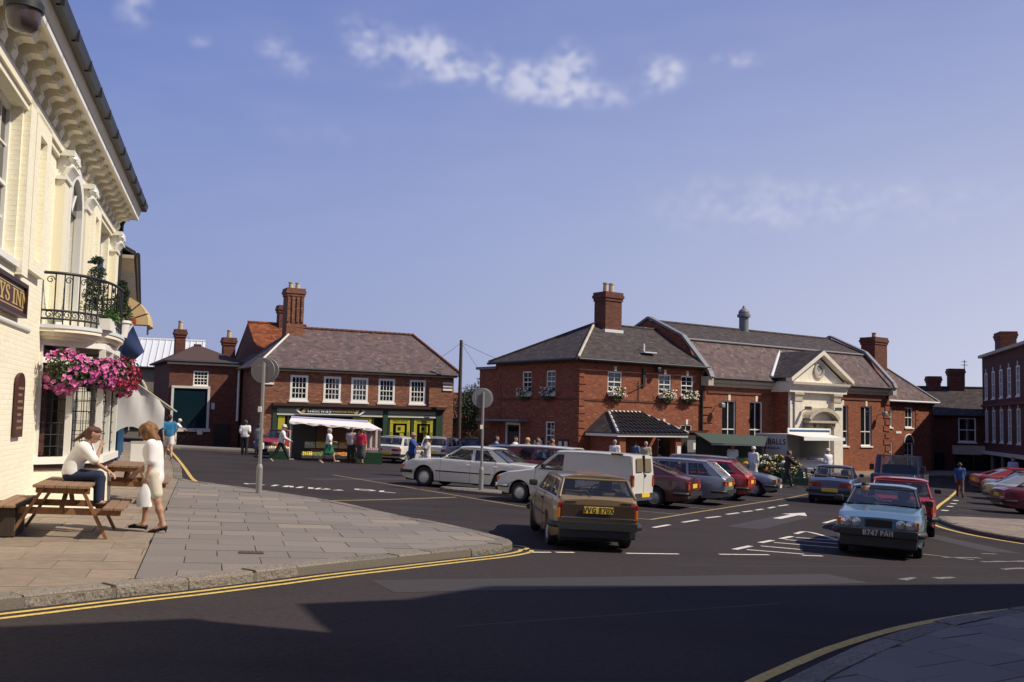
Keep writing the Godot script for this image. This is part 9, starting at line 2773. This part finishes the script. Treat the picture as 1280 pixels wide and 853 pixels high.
	m = MB.new(); m.quad(Vector3(0.1, 1.05, 0.15), Vector3(3.3, 1.05, 0.15), Vector3(3.3, 1.4, -0.2), Vector3(0.1, 1.4, -0.2)); put(m, "counter_glass", M.shop_glass, o)
	for k in 6:
		m = MB.new(); m.rbox(Vector3(0.2 + k * 0.5, 1.06, -0.3), Vector3(0.6 + k * 0.5, 1.14, 0.02), 0.03); put(m, "tray", [cloth(Color(0.4, 0.1, 0.08)), cloth(Color(0.6, 0.5, 0.45)), M.grey_white][k % 3], o)
	m = MB.new(); sheet(m, [Vector3(-0.05, 2.3, 1.1), Vector3(3.3, 2.22, 1.1), Vector3(3.3, 2.42, 0.05), Vector3(0.0, 2.42, 0.05)], 0.03); put(m, "awning", M.canvas_bright, o)
	m = MB.new(); m.box(Vector3(-0.05, 2.1, 1.08), Vector3(3.3, 2.26, 1.11)); put(m, "awning_valance", M.white_paint, o)
	m = MB.new(); m.box(Vector3(-0.02, 2.42, 0.0), Vector3(3.5, 2.72, 0.06)); var sb := put(m, "roof_board", M.white_paint, o)
	m = MB.new(); m.box(Vector3(0.1, 2.52, 0.06), Vector3(3.4, 2.63, 0.065)); put(m, "blue_band", M.shop_blue, sb)
	text("K.J.BALLS", 0.42, M.black_trim, o, "lettering", Transform3D(Basis(Vector3(0, 0, 1), Vector3(0, 1, 0), Vector3(-1, 0, 0)), Vector3(-0.004, 1.98, -1.0)), true)
	m = MB.new()
	for k in 11: m.box(Vector3(-0.006, 1.6, -1.55 + k * 0.1), Vector3(0.0, 1.6 + [0.1, 0.1, 0.07][k % 3], -1.48 + k * 0.1))
	put(m, "small_lettering", M.shop_blue, o)
	for x in [1.2, 2.4]: make_wheel(o, x, 0.02, 0.3, 1.0, M.hubcap)
	m = MB.new(); m.tube([Vector3(3.55, 0.0, -1), Vector3(3.55, 0.5, -1)], 0.04, 6); m.tube([Vector3(3.5, 0.5, -1), Vector3(4.4, 0.48, -1)], 0.04, 6); put(m, "drawbar", M.black_iron, o)

func bicycle(pos: Vector3, az: float, label: String) -> void:
	var o := thing("bicycle", label, "bicycle", pos, az, "bicycles")
	var m: MB
	for x in [-0.52, 0.52]:
		m = MB.new(); m.xf = Transform3D(Basis(Vector3(1, 0, 0), Vector3(0, 0, 1), Vector3(0, -1, 0)), Vector3(x, 0.33, 0)); m.lathe([Vector2(0.3, 0), Vector2(0.315, -0.018), Vector2(0.33, 0), Vector2(0.315, 0.018), Vector2(0.3, 0)], 24)
		for k in 10: m.tube([Vector3.ZERO, Vector3(cos(k * TAU / 10) * 0.31, 0, sin(k * TAU / 10) * 0.31)], 0.004, 3, false)
		put(m, "wheel", M.rubber, o)
	m = MB.new()
	for q in [[Vector3(-0.52, 0.33, 0), Vector3(-0.05, 0.3, 0)], [Vector3(-0.05, 0.3, 0), Vector3(-0.2, 0.85, 0)], [Vector3(-0.52, 0.33, 0), Vector3(-0.17, 0.78, 0)], [Vector3(-0.17, 0.76, 0), Vector3(0.35, 0.78, 0)], [Vector3(-0.05, 0.3, 0), Vector3(0.37, 0.7, 0)], [Vector3(0.34, 0.95, 0), Vector3(0.52, 0.33, 0)]]: m.tube(q, 0.018, 6)
	put(m, "frame", M.black_iron, o)
	m = MB.new(); m.tube([Vector3(0.22, 1.0, -0.26), Vector3(0.34, 1.0, -0.12), Vector3(0.34, 1.0, 0.12), Vector3(0.22, 1.0, 0.26)], 0.013, 5); put(m, "handlebar", M.chrome, o)
	m = MB.new(); m.rbox(Vector3(-0.34, 0.85, -0.08), Vector3(-0.06, 0.92, 0.08), 0.03); put(m, "saddle", M.dark_brown, o)
	m = MB.new(); m.rbox(Vector3(0.42, 0.72, -0.16), Vector3(0.7, 0.95, 0.16), 0.03); put(m, "basket", M.stone, o)

func crowd() -> void:
	rng.seed = 79
	var walk := {"hip": [18, -16], "knee": [6, 18], "arm": [[-18, 8, 15], [18, 8, 20]]}
	var stand := {"hip": [2, -2], "knee": [2, 2], "arm": [[6, 8, 20], [4, 8, 15]]}
	var W := Color(0.72, 0.71, 0.69)
	person("person in bright blue T-shirt and white shorts walking away along the inn's pavement", P(-13.2, 38.7, 0.125), -22.0, mix(walk, {"h": 1.72, "top": Color(0.02, 0.16, 0.33), "wear": "shorts", "legs": Color(0.62, 0.6, 0.56), "hair": Color(0.02, 0.014, 0.01), "cell": 0.024, "shoes": Color(0.4, 0.25, 0.16)}))
	person("person in white with a white cap bending over a bicycle by the great window", P(-19.3, 57.6), 80.0, mix(stand, {"h": 1.6, "lean": 18, "top": W, "legs": Color(0.6, 0.55, 0.52), "hat": Color(0.7, 0.66, 0.6), "arm": [[45, 5, 20], [45, 5, 20]]}))
	bicycle(P(-18.5, 57.8), 80.0, "dark bicycle with a white basket by the great window")
	person("person in white shirt and black trousers seen from behind, hands clasped", P(-13.35, 50.4), -5.0, mix(stand, {"h": 1.76, "top": W, "legs": Color(0.02, 0.02, 0.022), "hair": Color(0.05, 0.03, 0.02), "arm": [[-20, 10, 30, 0.7], [-20, 10, 30, 0.7]], "fat": 1.05}))
	person("person in grey dress carrying a cream bag beside the white-shirted walker", P(-12.75, 50.8), 5.0, mix(stand, {"h": 1.62, "fem": true, "top": Color(0.2, 0.2, 0.24), "wear": "skirt", "legs": Color(0.16, 0.17, 0.21), "skirt": 1.25, "hair": Color(0.04, 0.03, 0.02), "bag": Color(0.68, 0.62, 0.48)}))
	person("person in white shirt, dark trousers and flat cap striding right by the sign post", P(-10.35, 45.3), 80.0, {"h": 1.7, "hip": [30, -26], "knee": [8, 16], "arm": [[-15, 6, 25], [25, 6, 40]], "lean": 7, "top": W, "legs": Color(0.018, 0.018, 0.022), "hat": Color(0.68, 0.64, 0.56), "sleeve": 1.5, "shoes": Color(0.35, 0.27, 0.2), "fat": 1.05})
	person("person in white blouse and green skirt walking past the fruit stall", P(-8.4, 46.5), 92.0, {"h": 1.62, "fem": true, "hip": [24, -22], "knee": [6, 14], "arm": [[-12, 8, 20], [20, 8, 60]], "top": W, "wear": "skirt", "legs": Color(0.015, 0.13, 0.07), "skirt": 0.95, "hair": Color(0.4, 0.37, 0.33), "shoes": Color(0.6, 0.58, 0.52)})
	person("person in crimson jacket and dark skirt standing at the fruit stall", P(-7.05, 47.5), 10.0, mix(stand, {"h": 1.68, "fem": true, "top": Color(0.42, 0.02, 0.055), "sleeve": 1.5, "wear": "skirt", "legs": Color(0.06, 0.06, 0.065), "skirt": 1.3, "hair": Color(0.12, 0.05, 0.025)}))
	person("person in pale pink top left of the crimson jacket at the fruit stall", P(-7.55, 47.6), 15.0, mix(stand, {"h": 1.7, "top": Color(0.48, 0.36, 0.33), "legs": Color(0.03, 0.025, 0.025), "hair": Color(0.06, 0.035, 0.02)}))
	person("person in royal blue shirt and straw hat behind the white saloon's bonnet", P(-3.75, 38.6), 95.0, mix(stand, {"h": 1.66, "top": Color(0.025, 0.06, 0.24), "legs": Color(0.03, 0.03, 0.05), "hat": Color(0.36, 0.24, 0.14), "arm": [[40, 6, 40], [40, 6, 50]], "fat": 1.15}))
	person("person with a white sun hat facing the royal blue shirt, by the white saloon", P(-3.2, 38.9), -110.0, mix(stand, {"h": 1.56, "fem": true, "top": Color(0.56, 0.53, 0.48), "wear": "skirt", "legs": Color(0.66, 0.63, 0.6), "hat": Color(0.74, 0.72, 0.68), "brim": 0.06, "arm": [[45, 6, 45], [45, 6, 45]]}))
	var heads := [[-0.6, 45.2, Color(0.2, 0.32, 0.52), Color(0.05, 0.03, 0.02), "person in light blue shirt behind the white saloon's roof"], [0.25, 46.0, W, Color(0.03, 0.02, 0.015), "dark haired person in white behind the parked cars"], [0.8, 45.0, Color(0.5, 0.3, 0.16), Color(0.5, 0.32, 0.14), "fair haired person behind the parked cars by the office"], [1.3, 46.4, Color(0.36, 0.14, 0.08), Color(0.1, 0.04, 0.02), "person in rust red top behind the white roofed car"], [1.95, 46.0, Color(0.4, 0.16, 0.1), Color(0.12, 0.05, 0.02), "person in orange brown top near the office corner"]]
	for q in heads: person(q[4], P(q[0], q[1]), rng.randf_range(60, 120), mix(stand, {"h": 1.68, "top": q[2], "legs": Color(0.04, 0.04, 0.05), "hair": q[3]}))
	person("person in white shirt seen from behind at the brick shelter", P(5.05, 48.0), 20.0, mix(stand, {"h": 1.72, "top": W, "legs": Color(0.05, 0.05, 0.06), "hair": Color(0.3, 0.27, 0.24), "sleeve": 1.5}))
	person("person in blue shirt inside the brick shelter", P(6.2, 49.4), 30.0, mix(stand, {"h": 1.68, "top": Color(0.1, 0.16, 0.3), "legs": Color(0.04, 0.04, 0.05), "hair": Color(0.06, 0.04, 0.03)}))
	person("person in beige jacket at the shelter's right hand pier", P(6.6, 48.4), 10.0, mix(stand, {"h": 1.7, "top": Color(0.38, 0.33, 0.25), "legs": Color(0.12, 0.1, 0.08), "hair": Color(0.36, 0.33, 0.3), "sleeve": 1.5}))
	person("grey haired person in white shirt under the green awning", P(11.3, 50.6), 200.0, mix(stand, {"h": 1.75, "top": W, "legs": Color(0.04, 0.04, 0.05), "hair": Color(0.2, 0.15, 0.12)}))
	person("person in white coat and white scarf in front of the flower stall", P(11.85, 48.6), 40.0, mix(stand, {"h": 1.72, "top": W, "sleeve": 1.5, "legs": Color(0.5, 0.5, 0.48), "hat": Color(0.74, 0.73, 0.7), "wear": "skirt", "skirt": 1.1}))
	person("stallholder in white coat and cap before the market trailer", P(16.0, 50.2), -30.0, mix(stand, {"h": 1.78, "top": W, "sleeve": 1.5, "legs": Color(0.4, 0.4, 0.4), "hat": Color(0.7, 0.66, 0.56), "fat": 1.12}))
	person("person in dark jacket pushing a bicycle beside the market trailer", P(12.95, 46.6), 95.0, mix(walk, {"h": 1.72, "lean": 6, "top": Color(0.05, 0.035, 0.03), "sleeve": 1.5, "legs": Color(0.06, 0.05, 0.045), "hair": Color(0.06, 0.03, 0.02), "arm": [[40, 8, 20], [45, 8, 20]]}))
	bicycle(P(13.3, 46.2), 95.0, "dark bicycle pushed along in front of the market trailer")
	person("person in blue shirt and brown trousers walking away along the right hand yellow line", P(20.8, 46.2), 20.0, mix(walk, {"h": 1.6, "top": Color(0.03, 0.07, 0.2), "legs": Color(0.13, 0.055, 0.035), "hair": Color(0.05, 0.025, 0.015), "fat": 1.05}))
	person("person in pale shirt standing behind the red fastback", P(28.2, 56.0), 200.0, mix(stand, {"h": 1.72, "top": Color(0.4, 0.45, 0.55), "legs": Color(0.03, 0.03, 0.04), "hair": Color(0.05, 0.03, 0.02)}))

func mix(a: Dictionary, b: Dictionary) -> Dictionary:
	return b.merged(a)
func _ready() -> void:
	environment()
	materials()
	after_materials()
	ground()
	pavements()
	markings()
	inn_house()
	neighbours()
	council_office()
	town_hall()
	corner_house()
	food_shop()
	back_row()
	right_row()
	shadow_row()
	cars()
	posts_and_trees()
	stalls()
	inn_yard()
	crowd()
	for c in get_children():
		for k in ["hand0", "hand1"]: if c.has_meta(k): c.remove_meta(k)
